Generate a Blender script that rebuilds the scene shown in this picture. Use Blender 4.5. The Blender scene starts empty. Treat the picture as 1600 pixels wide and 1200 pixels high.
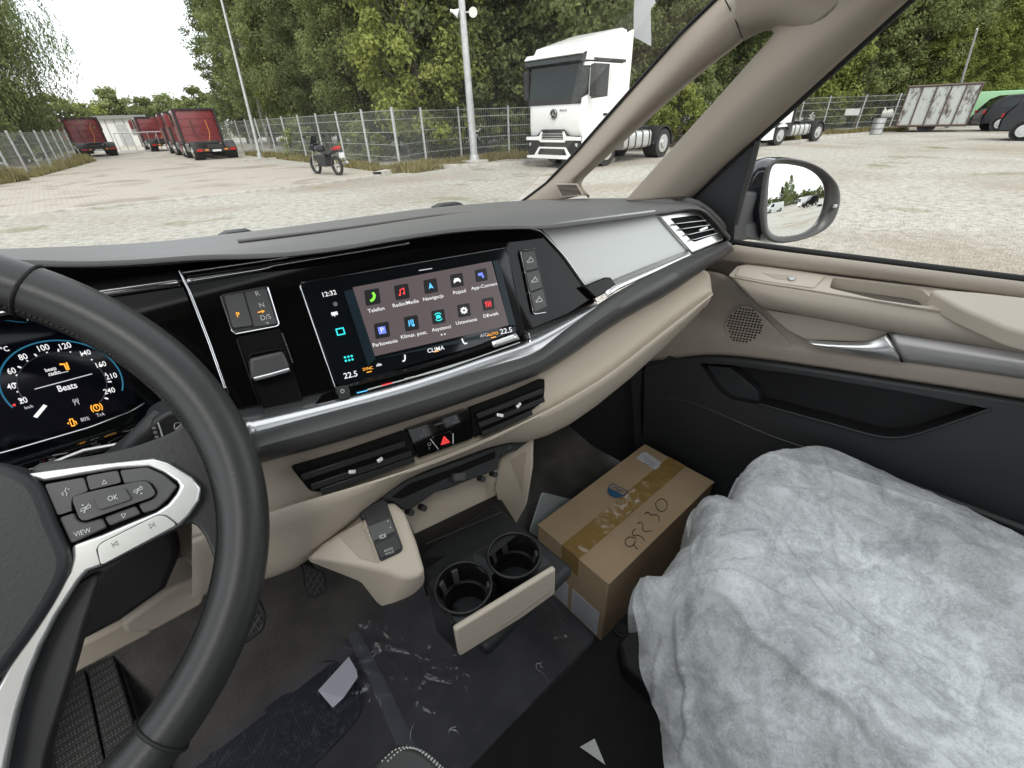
import bpy, bmesh, math, random
from mathutils import Vector as V, Matrix
random.seed(7)
sc = bpy.context.scene
COL = sc.collection
# ------------------------------------------------------------------ camera
CZ = 1.62
CAM = V((0, 0, CZ))
FPX = 685.0
def _basis():
    d = V(((845-800)/FPX, -(1720-600)/FPX, -1.0)).normalized()
    up = -d
    fw = V((0, 0, -1.0)); fh = (fw - up*fw.dot(up)).normalized()
    rt = fh.cross(up)
    y = math.radians(42)
    Y = fh*math.cos(y) - rt*math.sin(y)
    X = fh*math.sin(y) + rt*math.cos(y)
    return Matrix((X, Y, up))
MB = _basis()
cam = bpy.data.cameras.new('camera'); camo = bpy.data.objects.new('camera', cam); COL.objects.link(camo)
cam.sensor_fit = 'HORIZONTAL'; cam.sensor_width = 36; cam.lens = FPX/1600*36
cam.clip_start = 0.02; cam.clip_end = 600
camo.matrix_world = Matrix.Translation(CAM) @ MB.to_4x4()
sc.camera = camo
# ------------------------------------------------------------------ light
SUN_EL, SUN_AZ = 48, 205      # degrees; azimuth clockwise from +Y
w = bpy.data.worlds.new('World'); sc.world = w; w.use_nodes = True
nt = w.node_tree; nt.nodes.clear()
wo = nt.nodes.new('ShaderNodeOutputWorld'); bg = nt.nodes.new('ShaderNodeBackground')
sky = nt.nodes.new('ShaderNodeTexSky'); sky.sky_type = 'NISHITA'; sky.sun_disc = False
sky.sun_elevation = math.radians(SUN_EL); sky.sun_rotation = math.radians(SUN_AZ)
sky.air_density = 1.0; sky.dust_density = 4.0
cl = nt.nodes.new('ShaderNodeRGB'); cl.outputs[0].default_value = (10.2, 10.6, 10.9, 1)
tcw = nt.nodes.new('ShaderNodeTexCoord'); nzw = nt.nodes.new('ShaderNodeTexNoise')
nzw.inputs['Scale'].default_value = 2.2; nzw.inputs['Detail'].default_value = 5
nt.links.new(tcw.outputs['Generated'], nzw.inputs['Vector'])
rw = nt.nodes.new('ShaderNodeValToRGB'); rw.color_ramp.elements[0].position = 0.34; rw.color_ramp.elements[1].position = 0.6
rw.color_ramp.elements[0].color = (.55, .55, .55, 1)
nt.links.new(nzw.outputs['Fac'], rw.inputs['Fac'])
mxw = nt.nodes.new('ShaderNodeMixRGB')
nt.links.new(rw.outputs['Color'], mxw.inputs['Fac'])
nt.links.new(sky.outputs['Color'], mxw.inputs['Color1']); nt.links.new(cl.outputs[0], mxw.inputs['Color2'])
nt.links.new(mxw.outputs[0], bg.inputs['Color']); bg.inputs['Strength'].default_value = 0.125
nt.links.new(bg.outputs[0], wo.inputs['Surface'])
sl = bpy.data.lights.new('sun', 'SUN'); sl.energy = 1.4; sl.angle = math.radians(14); sl.color = (1, .95, .87)
so = bpy.data.objects.new('sun', sl); COL.objects.link(so)
a_, e_ = math.radians(SUN_AZ), math.radians(SUN_EL)
sd = V((math.sin(a_)*math.cos(e_), math.cos(a_)*math.cos(e_), math.sin(e_)))
so.rotation_euler = sd.to_track_quat('Z', 'Y').to_euler()
sc.view_settings.view_transform = 'Standard'; sc.view_settings.look = 'None'
sc.view_settings.exposure = 0.7; sc.view_settings.gamma = 1
sc.cycles.max_bounces = 10; sc.cycles.transparent_max_bounces = 24
sc.cycles.caustics_reflective = False; sc.cycles.caustics_refractive = False
sc.cycles.sample_clamp_indirect = 6
try:
    sc.cycles.use_denoising = True
except Exception: pass

# ------------------------------------------------------------------ rays and planes
def ray(px, py):
    return MB @ V(((px-800)/FPX, -(py-600)/FPX, -1.0))
def on(px, py, p0, n):
    r = ray(px, py); n = V(n); p0 = V(p0)
    return CAM + r*(((p0-CAM).dot(n))/r.dot(n))
NS = V((-.101, -.913, .395)).normalized()          # the plane of the dashboard front
PS = V((.141, .491, CZ-.143))
def S(px, py, o=0.0): return on(px, py, PS+NS*o, NS)
NW = V((.0199, -.8185, .5741)).normalized()        # the plane of the steering wheel
PW = V((-.1557, .3185, CZ-.181))
def W(px, py, o=0.0): return on(px, py, PW+NW*o, NW)
FL = CZ-1.0                                        # cabin floor
def Z(px, py, z): return on(px, py, (0, 0, z), (0, 0, 1))
def G(px, py, z=0.0): return on(px, py, (0, 0, z), (0, 0, 1))
def Y(px, py, y): return on(px, py, (0, y, 0), (0, 1, 0))
def X(px, py, x): return on(px, py, (x, 0, 0), (1, 0, 0))
ND = V((-1, 0, .06)).normalized()                  # the passenger door's inner face
PD = V((1.03, 0, CZ-.25))
def D(px, py, o=0.0): return on(px, py, PD+ND*o, ND)
NT = V((-1, 0, -.22)).normalized()                 # side glass leaning inwards
PT = V((1.04, 0, CZ-.22))
def T(px, py, o=0.0): return on(px, py, PT+NT*o, NT)
def mp(f, pts, o=0.0): return [f(a, b, o) for a, b in pts]

# ------------------------------------------------------------------ materials
def nodes(name):
    m = bpy.data.materials.new(name); m.use_nodes = True
    t = m.node_tree; b = t.nodes['Principled BSDF']
    return m, t, b
def mat(name, col, rough=.5, metal=0, bump=0, bscale=200, var=0, vscale=8, coat=0, spec=.5, col2=None, detail=4, space='Object', sheen=0, rvar=0):
    m, t, b = nodes(name)
    b.inputs['Base Color'].default_value = (*col, 1); b.inputs['Roughness'].default_value = rough
    b.inputs['Metallic'].default_value = metal; b.inputs['Coat Weight'].default_value = coat
    b.inputs['Coat Roughness'].default_value = .03
    b.inputs['Specular IOR Level'].default_value = spec
    if sheen: b.inputs['Sheen Weight'].default_value = sheen
    tc = t.nodes.new('ShaderNodeTexCoord')
    if var or col2:
        n = t.nodes.new('ShaderNodeTexNoise'); n.inputs['Scale'].default_value = vscale; n.inputs['Detail'].default_value = detail
        t.links.new(tc.outputs[space], n.inputs['Vector'])
        r = t.nodes.new('ShaderNodeValToRGB'); r.color_ramp.elements[0].position = .35; r.color_ramp.elements[1].position = .65
        c2 = col2 or tuple(min(1, c*(1+var)) for c in col)
        r.color_ramp.elements[0].color = (*(col if col2 else tuple(c*(1-var) for c in col)), 1); r.color_ramp.elements[1].color = (*c2, 1)
        t.links.new(n.outputs['Fac'], r.inputs['Fac']); t.links.new(r.outputs[0], b.inputs['Base Color'])
        if rvar:
            mr = t.nodes.new('ShaderNodeMapRange'); mr.inputs['To Min'].default_value = max(0, rough-rvar); mr.inputs['To Max'].default_value = rough+rvar
            t.links.new(n.outputs['Fac'], mr.inputs['Value']); t.links.new(mr.outputs[0], b.inputs['Roughness'])
    if bump:
        n = t.nodes.new('ShaderNodeTexNoise'); n.inputs['Scale'].default_value = bscale; n.inputs['Detail'].default_value = 3
        t.links.new(tc.outputs[space], n.inputs['Vector'])
        bp = t.nodes.new('ShaderNodeBump'); bp.inputs['Strength'].default_value = bump; bp.inputs['Distance'].default_value = .22/bscale
        t.links.new(n.outputs['Fac'], bp.inputs['Height']); t.links.new(bp.outputs[0], b.inputs['Normal'])
    return m
def emit(name, col, s=1.0):
    m, t, b = nodes(name)
    b.inputs['Base Color'].default_value = (0, 0, 0, 1)
    b.inputs['Emission Color'].default_value = (*col, 1); b.inputs['Emission Strength'].default_value = s
    b.inputs['Roughness'].default_value = .3
    return m
def glassy(name, tint=(1, 1, 1), refl=.06, rough=0.0, bump=0, bscale=10, milk=0.0, milkcol=(.8, .8, .8)):
    m = bpy.data.materials.new(name); m.use_nodes = True; t = m.node_tree; t.nodes.clear()
    o = t.nodes.new('ShaderNodeOutputMaterial'); tr = t.nodes.new('ShaderNodeBsdfTransparent'); gl = t.nodes.new('ShaderNodeBsdfGlossy')
    tr.inputs[0].default_value = (*tint, 1); gl.inputs['Roughness'].default_value = rough
    mx = t.nodes.new('ShaderNodeMixShader'); lw0 = t.nodes.new('ShaderNodeLayerWeight'); lw0.inputs['Blend'].default_value = .5; pw = t.nodes.new('ShaderNodeMath'); pw.operation = 'POWER'; pw.inputs[1].default_value = 4.0; t.links.new(lw0.outputs['Facing'], pw.inputs[0]); lw = t.nodes.new('ShaderNodeMath'); lw.operation = 'MULTIPLY_ADD'; lw.inputs[1].default_value = .75; lw.inputs[2].default_value = refl; t.links.new(pw.outputs[0], lw.inputs[0])
    if bump:
        tc = t.nodes.new('ShaderNodeTexCoord'); n = t.nodes.new('ShaderNodeTexNoise'); n.inputs['Scale'].default_value = bscale; n.inputs['Detail'].default_value = 2.5; n.inputs['Distortion'].default_value = 1.5
        t.links.new(tc.outputs['Object'], n.inputs['Vector'])
        bp = t.nodes.new('ShaderNodeBump'); bp.inputs['Strength'].default_value = bump; bp.inputs['Distance'].default_value = .02
        t.links.new(n.outputs['Fac'], bp.inputs['Height']); t.links.new(bp.outputs[0], gl.inputs['Normal']); t.links.new(bp.outputs[0], lw0.inputs['Normal'])
    t.links.new(lw.outputs[0], mx.inputs['Fac']); t.links.new(tr.outputs[0], mx.inputs[1]); t.links.new(gl.outputs[0], mx.inputs[2])
    last = mx
    if milk:
        df = t.nodes.new('ShaderNodeBsdfDiffuse'); df.inputs[0].default_value = (*milkcol, 1)
        m2 = t.nodes.new('ShaderNodeMixShader'); m2.inputs['Fac'].default_value = milk
        t.links.new(mx.outputs[0], m2.inputs[1]); t.links.new(df.outputs[0], m2.inputs[2]); last = m2
    t.links.new(last.outputs[0], o.inputs['Surface'])
    return m
M = {}
M['beige'] = mat('beige_plastic', (.48, .418, .345), .55, bump=.25, bscale=900)
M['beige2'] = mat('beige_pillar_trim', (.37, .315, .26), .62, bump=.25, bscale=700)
M['traydark'] = mat('tray_black', (.012, .012, .013), .42, spec=.4, bump=.2, bscale=900)
M['dark'] = mat('dark_plastic', (.022, .022, .024), .5, bump=.3, bscale=900)
M['pillar'] = mat('pillar_backlit_trim', (.31, .265, .215), .75, bump=.3, bscale=700)  # beige trim with its backlit shade put into the colour
M['lip'] = mat('grey_soft_plastic', (.055, .055, .055), .42, bump=.25, bscale=900)
M['pad'] = mat('dash_pad_grain', (.12, .117, .116), .5, bump=.35, bscale=500)
M['doorblack'] = mat('door_dark_plastic', (.034, .035, .037), .5, bump=.3, bscale=700)
M['gloss'] = mat('gloss_black', (.003, .003, .003), .04, spec=.28)
M['vblack'] = mat('vent_black', (.008, .008, .008), .32, spec=.35)
M['pit'] = mat('black_recess', (.004, .004, .004), .6, spec=.1)
M['ledge'] = mat('ledge_metal', (.55, .55, .56), .22, .9)
M['chrome'] = mat('chrome', (.75, .75, .76), .12, 1)
M['darkchrome'] = mat('dark_chrome', (.42, .42, .43), .13, 1)
M['silver'] = mat('silver_satin', (.45, .455, .445), .38, .7, bump=.06, bscale=1500)
M['silverw'] = mat('silver_trim', (.84, .84, .83), .28, .85)
M['doorsilver'] = mat('door_satin', (.50, .485, .47), .42, .6)
M['leather'] = mat('wheel_leather', (.026, .027, .027), .38, bump=.18, bscale=420)
M['airbag'] = mat('airbag_plastic', (.022, .024, .026), .5, bump=.3, bscale=500)
M['button'] = mat('button_grey', (.075, .074, .076), .42, bump=.1, bscale=900)
M['screen'] = mat('screen_glass', (.004, .006, .008), .06)
M['tile'] = emit('screen_menu_field', (.072, .056, .058), 1)
M['tileblk'] = emit('screen_icon_tile', (.008, .008, .009), 1)
M['wht'] = emit('screen_white', (.62, .62, .62), 1.0)
M['wht2'] = emit('screen_white_dim', (.4, .4, .42), 1)
M['grn'] = emit('screen_green', (.2, .85, .05)); M['red'] = emit('screen_red', (.85, .05, .06)); M['blu'] = emit('screen_blue', (.1, .5, .9))
M['vio'] = emit('screen_violet', (.14, .2, .85)); M['cya'] = emit('screen_cyan', (.03, .62, .62)); M['org'] = emit('screen_orange', (.9, .38, .04))
M['teal'] = emit('screen_teal_glow', (.0005, .006, .010)); M['cblu'] = emit('cluster_blue', (.012, .09, .15))
M['print'] = mat('white_print', (.62, .62, .62), .5); M['printg'] = mat('grey_print', (.16, .16, .17), .5); M['ink'] = mat('marker_ink', (.03, .025, .022), .6)
M['redbtn'] = emit('hazard_red', (.55, .03, .03))
M['card'] = mat('cardboard', (.47, .335, .205), .8, var=.10, vscale=6, bump=.2, bscale=120)
M['label'] = mat('paper_label', (.62, .62, .66), .6)
M['bluep'] = mat('blue_print', (.02, .10, .22), .6)
M['tape'] = mat('packing_tape', (.33, .21, .07), .07, bump=.6, bscale=26, coat=.5)
M['paper'] = mat('white_paper', (.80, .80, .93), .7, bump=.1, bscale=60)
M['sheet'] = mat('pale_sheet', (.55, .60, .62), .5)
M['rubber'] = mat('rubber', (.013, .0135, .015), .55, bump=.3, bscale=300)
M['seatfab'] = mat('seat_fabric', (.06, .06, .065), .85, bump=.5, bscale=600)
M['seatlea'] = mat('seat_leather', (.05, .05, .05), .5, bump=.2, bscale=400)
M['stitch'] = mat('stitch', (.55, .55, .52), .8)
M['mirror'] = mat('mirror_silver', (.9, .92, .92), .0, 1)
M['navy'] = mat('navy_paint', (.006, .008, .018), .12, coat=1)
M['seal'] = mat('rubber_seal', (.008, .008, .008), .6)
M['glass'] = glassy('window_glass', (.97, .98, .96), .012)
M['glassr'] = glassy('added_roof_glass', (.65, .67, .67), .05)
M['film'] = glassy('plastic_film', (.97, .975, 1), .07, rough=.09, bump=.02, bscale=30, milk=.055, milkcol=(.45, .47, .6))
M['film2'] = glassy('film_overlap', (.97, .975, 1), .05, rough=.1, milk=.10, milkcol=(.5, .53, .66))
M['crease'] = glassy('film_crease', (.9, .9, .9), .45, rough=.06, milk=.12, milkcol=(.7, .72, .78))  # brighter and more reflective than the film, standing in for its glints
M['headl'] = mat('headliner', (.25, .235, .21), .9)
M['white'] = mat('white_paint', (.8, .8, .78), .35, coat=.4)
M['redp'] = mat('red_paint', (.165, .018, .022), .4, var=.12, vscale=3, coat=.3)
M['blackp'] = mat('black_chassis', (.018, .018, .018), .6)
M['tyre'] = mat('tyre_rubber', (.02, .02, .02), .8)
M['alu'] = mat('aluminium', (.55, .55, .54), .35, .7)
M['carblk'] = mat('black_car_paint', (.008, .008, .010), .2, spec=.35)
M['carglass'] = mat('vehicle_glass', (.012, .018, .018), .05, spec=.3)
M['green'] = mat('green_car_paint', (.25, .45, .26), .4)
M['steel'] = mat('galvanised_steel', (.42, .43, .43), .5, .4, var=.12, vscale=6)
M['fence'] = mat('fence_wire', (.33, .35, .33), .6, .3)
M['conc'] = mat('concrete', (.38, .36, .33), .9, var=.2, vscale=5, bump=.4, bscale=40)
M['bark'] = mat('bark', (.10, .085, .07), .95, var=.3, vscale=5, bump=.6, bscale=12)
M['birch'] = mat('pale_bark', (.30, .29, .26), .95, col2=(.12, .11, .10), vscale=6)
M['orange'] = mat('orange_marker', (.6, .2, .02), .5)
M['tail'] = mat('tail_lens', (.4, .01, .01), .3)
M['bldg'] = mat('white_building', (.6, .6, .58), .8)
M['roofg'] = mat('grey_roof', (.2, .21, .2), .8)

def carpet():
    m, t, b = nodes('carpet'); tc = t.nodes.new('ShaderNodeTexCoord')
    n = t.nodes.new('ShaderNodeTexNoise'); n.inputs['Scale'].default_value = 900; n.inputs['Detail'].default_value = 2
    n2 = t.nodes.new('ShaderNodeTexNoise'); n2.inputs['Scale'].default_value = 7; n2.inputs['Detail'].default_value = 5
    t.links.new(tc.outputs['Object'], n.inputs['Vector']); t.links.new(tc.outputs['Object'], n2.inputs['Vector'])
    mx = t.nodes.new('ShaderNodeMath'); mx.operation = 'MULTIPLY'; t.links.new(n.outputs['Fac'], mx.inputs[0]); t.links.new(n2.outputs['Fac'], mx.inputs[1])
    r = t.nodes.new('ShaderNodeValToRGB'); r.color_ramp.elements[0].position = .12; r.color_ramp.elements[1].position = .42
    r.color_ramp.elements[0].color = (.03, .0285, .028, 1); r.color_ramp.elements[1].color = (.16, .15, .146, 1)
    t.links.new(mx.outputs[0], r.inputs[0]); t.links.new(r.outputs[0], b.inputs['Base Color']); b.inputs['Roughness'].default_value = .95
    bp = t.nodes.new('ShaderNodeBump'); bp.inputs['Strength'].default_value = .8; bp.inputs['Distance'].default_value = .002
    t.links.new(n.outputs['Fac'], bp.inputs['Height']); t.links.new(bp.outputs[0], b.inputs['Normal'])
    return m
M['carpet'] = carpet()
def gravel():
    m, t, b = nodes('gravel'); tc = t.nodes.new('ShaderNodeTexCoord')
    def noise(s, d=4, dist=0):
        n = t.nodes.new('ShaderNodeTexNoise'); n.inputs['Scale'].default_value = s; n.inputs['Detail'].default_value = d; n.inputs['Distortion'].default_value = dist
        t.links.new(tc.outputs['Object'], n.inputs['Vector']); return n
    v = t.nodes.new('ShaderNodeTexVoronoi'); v.inputs['Scale'].default_value = 48; t.links.new(tc.outputs['Object'], v.inputs['Vector'])
    r = t.nodes.new('ShaderNodeValToRGB'); e = r.color_ramp.elements; e[0].position = .0; e[0].color = (.26, .245, .215, 1); e[1].position = .8; e[1].color = (.58, .555, .50, 1)
    sp = t.nodes.new('ShaderNodeSeparateColor'); t.links.new(v.outputs['Color'], sp.inputs[0])
    n0 = noise(7, 10); ad = t.nodes.new('ShaderNodeMath'); ad.operation = 'MULTIPLY_ADD'; ad.inputs[1].default_value = .55
    t.links.new(sp.outputs[0], ad.inputs[0]); 
    sb = t.nodes.new('ShaderNodeMath'); sb.operation = 'MULTIPLY_ADD'; sb.inputs[1].default_value = 1.6; sb.inputs[2].default_value = -.55
    t.links.new(n0.outputs['Fac'], sb.inputs[0]); t.links.new(sb.outputs[0], ad.inputs[2]); t.links.new(ad.outputs[0], r.inputs[0])
    # worn tracks and dry leaves
    n1 = noise(.22, 6, .6); r1 = t.nodes.new('ShaderNodeValToRGB'); r1.color_ramp.elements[0].position = .48; r1.color_ramp.elements[1].position = .66
    t.links.new(n1.outputs['Fac'], r1.inputs[0])
    mx = t.nodes.new('ShaderNodeMixRGB'); mx.inputs['Color2'].default_value = (.30, .24, .17, 1); t.links.new(r.outputs[0], mx.inputs['Color1'])
    mf = t.nodes.new('ShaderNodeMath'); mf.operation = 'MULTIPLY'; mf.inputs[1].default_value = .6; t.links.new(r1.outputs[0], mf.inputs[0]); t.links.new(mf.outputs[0], mx.inputs['Fac'])
    n2 = noise(.5, 7); r2 = t.nodes.new('ShaderNodeValToRGB'); r2.color_ramp.elements[0].position = .60; r2.color_ramp.elements[1].position = .70
    t.links.new(n2.outputs['Fac'], r2.inputs[0]); mx2 = t.nodes.new('ShaderNodeMixRGB'); mx2.inputs['Color2'].default_value = (.16, .17, .05, 1)
    mf2 = t.nodes.new('ShaderNodeMath'); mf2.operation = 'MULTIPLY'; mf2.inputs[1].default_value = .7; t.links.new(r2.outputs[0], mf2.inputs[0])
    t.links.new(mx.outputs[0], mx2.inputs['Color1']); t.links.new(mf2.outputs[0], mx2.inputs['Fac']); t.links.new(mx2.outputs[0], b.inputs['Base Color'])
    b.inputs['Roughness'].default_value = .95
    bp = t.nodes.new('ShaderNodeBump'); bp.inputs['Strength'].default_value = .8; bp.inputs['Distance'].default_value = .05
    t.links.new(v.outputs['Distance'], bp.inputs['Height']); t.links.new(bp.outputs[0], b.inputs['Normal'])
    return m
M['gravel'] = gravel()
def paving():
    m, t, b = nodes('block_paving'); tc = t.nodes.new('ShaderNodeTexCoord')
    br = t.nodes.new('ShaderNodeTexBrick'); br.inputs['Scale'].default_value = 1; br.inputs['Brick Width'].default_value = .24; br.inputs['Row Height'].default_value = .17
    br.inputs['Mortar Size'].default_value = .03; br.inputs['Color1'].default_value = (.39, .36, .31, 1); br.inputs['Color2'].default_value = (.34, .312, .268, 1); br.inputs['Mortar'].default_value = (.30, .27, .225, 1)
    t.links.new(tc.outputs['Object'], br.inputs['Vector'])
    n = t.nodes.new('ShaderNodeTexNoise'); n.inputs['Scale'].default_value = .5; n.inputs['Detail'].default_value = 8; n.inputs['Distortion'].default_value = 1
    t.links.new(tc.outputs['Object'], n.inputs['Vector'])
    r = t.nodes.new('ShaderNodeValToRGB'); r.color_ramp.elements[0].position = .52; r.color_ramp.elements[1].position = .68; t.links.new(n.outputs['Fac'], r.inputs[0])
    mx = t.nodes.new('ShaderNodeMixRGB'); mx.inputs['Color2'].default_value = (.11, .08, .055, 1); t.links.new(br.outputs['Color'], mx.inputs['Color1'])
    mf = t.nodes.new('ShaderNodeMath'); mf.operation = 'MULTIPLY'; mf.inputs[1].default_value = .6; t.links.new(r.outputs[0], mf.inputs[0]); t.links.new(mf.outputs[0], mx.inputs['Fac'])
    t.links.new(mx.outputs[0], b.inputs['Base Color']); b.inputs['Roughness'].default_value = .9
    return m
M['paving'] = paving()
def scuff(m):
    t = m.node_tree; b = t.nodes['Principled BSDF']; src = b.inputs['Base Color'].links[0].from_socket
    tc = t.nodes.new('ShaderNodeTexCoord'); n = t.nodes.new('ShaderNodeTexNoise'); n.inputs['Scale'].default_value = 26; n.inputs['Detail'].default_value = 10; n.inputs['Roughness'].default_value = .8; n.inputs['Distortion'].default_value = 2
    t.links.new(tc.outputs['Object'], n.inputs['Vector']); r = t.nodes.new('ShaderNodeMapRange'); r.inputs['From Min'].default_value = .53; r.inputs['From Max'].default_value = .72; r.inputs['To Max'].default_value = .75
    t.links.new(n.outputs['Fac'], r.inputs['Value']); mx = t.nodes.new('ShaderNodeMixRGB'); mx.inputs['Color2'].default_value = (.25, .25, .27, 1)
    t.links.new(src, mx.inputs['Color1']); t.links.new(r.outputs[0], mx.inputs['Fac']); t.links.new(mx.outputs[0], b.inputs['Base Color'])
def leafmat(name, c1, c2, trans=.42):
    m = bpy.data.materials.new(name); m.use_nodes = True; t = m.node_tree; t.nodes.clear()
    o = t.nodes.new('ShaderNodeOutputMaterial'); tc = t.nodes.new('ShaderNodeTexCoord'); n = t.nodes.new('ShaderNodeTexNoise')
    n.inputs['Scale'].default_value = 1.1; n.inputs['Detail'].default_value = 8; n.inputs['Roughness'].default_value = .75
    t.links.new(tc.outputs['Object'], n.inputs['Vector'])
    oi = t.nodes.new('ShaderNodeObjectInfo'); ad = t.nodes.new('ShaderNodeMath'); ad.operation = 'MULTIPLY_ADD'; ad.inputs[1].default_value = .22
    t.links.new(oi.outputs['Random'], ad.inputs[0]); t.links.new(n.outputs['Fac'], ad.inputs[2])
    r = t.nodes.new('ShaderNodeValToRGB'); r.color_ramp.elements[0].position = .42; r.color_ramp.elements[1].position = .78  # natural leaf tone, contrast raised to paint in top-lit clumps
    r.color_ramp.elements[0].color = (*c1, 1); r.color_ramp.elements[1].color = (*c2, 1); t.links.new(ad.outputs[0], r.inputs[0])
    d = t.nodes.new('ShaderNodeBsdfDiffuse'); tr = t.nodes.new('ShaderNodeBsdfTranslucent'); mx = t.nodes.new('ShaderNodeMixShader'); mx.inputs[0].default_value = trans
    t.links.new(r.outputs[0], d.inputs[0]); t.links.new(r.outputs[0], tr.inputs[0]); t.links.new(d.outputs[0], mx.inputs[1]); t.links.new(tr.outputs[0], mx.inputs[2])
    t.links.new(mx.outputs[0], o.inputs[0]); return m
M['leaf'] = leafmat('leaves_mid', (.09, .11, .042), (.30, .345, .145))
M['leafd'] = leafmat('leaves_dark', (.07, .09, .04), (.225, .27, .115))
M['leafy'] = leafmat('leaves_yellowgreen', (.10, .13, .04), (.34, .37, .11))
M['grass'] = leafmat('grass_blades', (.14, .12, .05), (.26, .23, .11), .2)
def rust():
    m, t, b = nodes('flaking_white_rust'); tc = t.nodes.new('ShaderNodeTexCoord'); n = t.nodes.new('ShaderNodeTexNoise')
    n.inputs['Scale'].default_value = 3.4; n.inputs['Detail'].default_value = 12; n.inputs['Roughness'].default_value = .75; mpn = t.nodes.new('ShaderNodeMapping'); mpn.inputs['Scale'].default_value = (1, 1, .4); t.links.new(tc.outputs['Object'], mpn.inputs[0]); t.links.new(mpn.outputs[0], n.inputs['Vector'])
    r = t.nodes.new('ShaderNodeValToRGB'); e = r.color_ramp.elements; e[0].position = .40; e[0].color = (.09, .07, .06, 1); e[1].position = .50; e[1].color = (.42, .44, .42, 1)
    t.links.new(n.outputs['Fac'], r.inputs[0]); t.links.new(r.outputs[0], b.inputs['Base Color']); b.inputs['Roughness'].default_value = .8; return m
M['rust'] = rust()
def cover():
    m = bpy.data.materials.new('nonwoven_cover'); m.use_nodes = True; t = m.node_tree; b = t.nodes['Principled BSDF']; o = t.nodes['Material Output']
    tc = t.nodes.new('ShaderNodeTexCoord')
    def nz(s, d, dist, rough=.6):
        n = t.nodes.new('ShaderNodeTexNoise'); n.inputs['Scale'].default_value = s; n.inputs['Detail'].default_value = d; n.inputs['Distortion'].default_value = dist; n.inputs['Roughness'].default_value = rough
        t.links.new(tc.outputs['Object'], n.inputs['Vector']); return n
    a = nz(15, 12, 1.0, .66); c = nz(150, 6, 1.2, .8)
    ad = t.nodes.new('ShaderNodeMath'); ad.operation = 'MULTIPLY_ADD'; ad.inputs[1].default_value = .75
    t.links.new(c.outputs['Fac'], ad.inputs[0]); t.links.new(a.outputs['Fac'], ad.inputs[2])
    r = t.nodes.new('ShaderNodeValToRGB'); e = r.color_ramp.elements; e[0].position = .66; e[0].color = (.58, .605, .62, 1); e[1].position = 1.02; e[1].color = (.90, .92, .93, 1)
    t.links.new(ad.outputs[0], r.inputs[0]); last = r.outputs[0]
    for sc_, di, th_ in ((12, 2.5, .004), (26, 2.0, .006), (50, 2, .010), (90, 2, .016)):      # stray white fibres
        f = nz(sc_, 2, di, .5); s1 = t.nodes.new('ShaderNodeMath'); s1.operation = 'SUBTRACT'; s1.inputs[1].default_value = .5; t.links.new(f.outputs['Fac'], s1.inputs[0])
        s2 = t.nodes.new('ShaderNodeMath'); s2.operation = 'ABSOLUTE'; t.links.new(s1.outputs[0], s2.inputs[0])
        s3 = t.nodes.new('ShaderNodeMapRange'); s3.inputs['From Min'].default_value = th_; s3.inputs['From Max'].default_value = 0; s3.inputs['To Max'].default_value = .6; t.links.new(s2.outputs[0], s3.inputs['Value'])
        m2 = t.nodes.new('ShaderNodeMixRGB'); m2.inputs['Color2'].default_value = (.85, .87, .87, 1); t.links.new(s3.outputs[0], m2.inputs['Fac']); t.links.new(last, m2.inputs['Color1']); last = m2.outputs[0]
    t.links.new(last, b.inputs['Base Color']); b.inputs['Roughness'].default_value = .6
    al = t.nodes.new('ShaderNodeMapRange'); al.inputs['From Min'].default_value = .62; al.inputs['From Max'].default_value = 1.0; al.inputs['To Min'].default_value = .60; al.inputs['To Max'].default_value = .90
    t.links.new(ad.outputs[0], al.inputs['Value'])
    lo = nz(4.2, 3, .6, .5); cl_r = t.nodes.new('ShaderNodeMapRange'); cl_r.inputs['From Min'].default_value = .40; cl_r.inputs['From Max'].default_value = .56; cl_r.inputs['To Min'].default_value = .74; cl_r.inputs['To Max'].default_value = 1.05
    t.links.new(lo.outputs['Fac'], cl_r.inputs['Value']); mlt = t.nodes.new('ShaderNodeMath'); mlt.operation = 'MULTIPLY'; mlt.use_clamp = True
    t.links.new(al.outputs[0], mlt.inputs[0]); t.links.new(cl_r.outputs[0], mlt.inputs[1]); t.links.new(mlt.outputs[0], b.inputs['Alpha'])
    bp = t.nodes.new('ShaderNodeBump'); bp.inputs['Strength'].default_value = .12; bp.inputs['Distance'].default_value = .002
    t.links.new(ad.outputs[0], bp.inputs['Height']); t.links.new(bp.outputs[0], b.inputs['Normal'])
    return m
M['cover'] = cover()
def dotted(name, base, dot, s=110):
    m, t, b = nodes(name); tc = t.nodes.new('ShaderNodeTexCoord'); v = t.nodes.new('ShaderNodeTexVoronoi'); v.inputs['Scale'].default_value = s; v.inputs['Randomness'].default_value = .05
    t.links.new(tc.outputs['Object'], v.inputs['Vector']); r = t.nodes.new('ShaderNodeValToRGB'); r.color_ramp.elements[0].position = .25; r.color_ramp.elements[1].position = .38
    r.color_ramp.elements[0].color = (*dot, 1); r.color_ramp.elements[1].color = (*base, 1); t.links.new(v.outputs['Distance'], r.inputs[0]); t.links.new(r.outputs[0], b.inputs['Base Color'])
    b.inputs['Roughness'].default_value = .55
    bp = t.nodes.new('ShaderNodeBump'); bp.invert = True; bp.inputs['Strength'].default_value = .6; bp.inputs['Distance'].default_value = .002; t.links.new(v.outputs['Distance'], bp.inputs['Height']); t.links.new(bp.outputs[0], b.inputs['Normal'])
    return m
M['dots'] = dotted('dotted_rubber', (.025, .025, .027), (.085, .085, .09), 210)
M['ribs'] = dotted('ribbed_rubber', (.012, .015, .024), (.05, .055, .072), 170)
scuff(M['ribs'])

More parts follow.
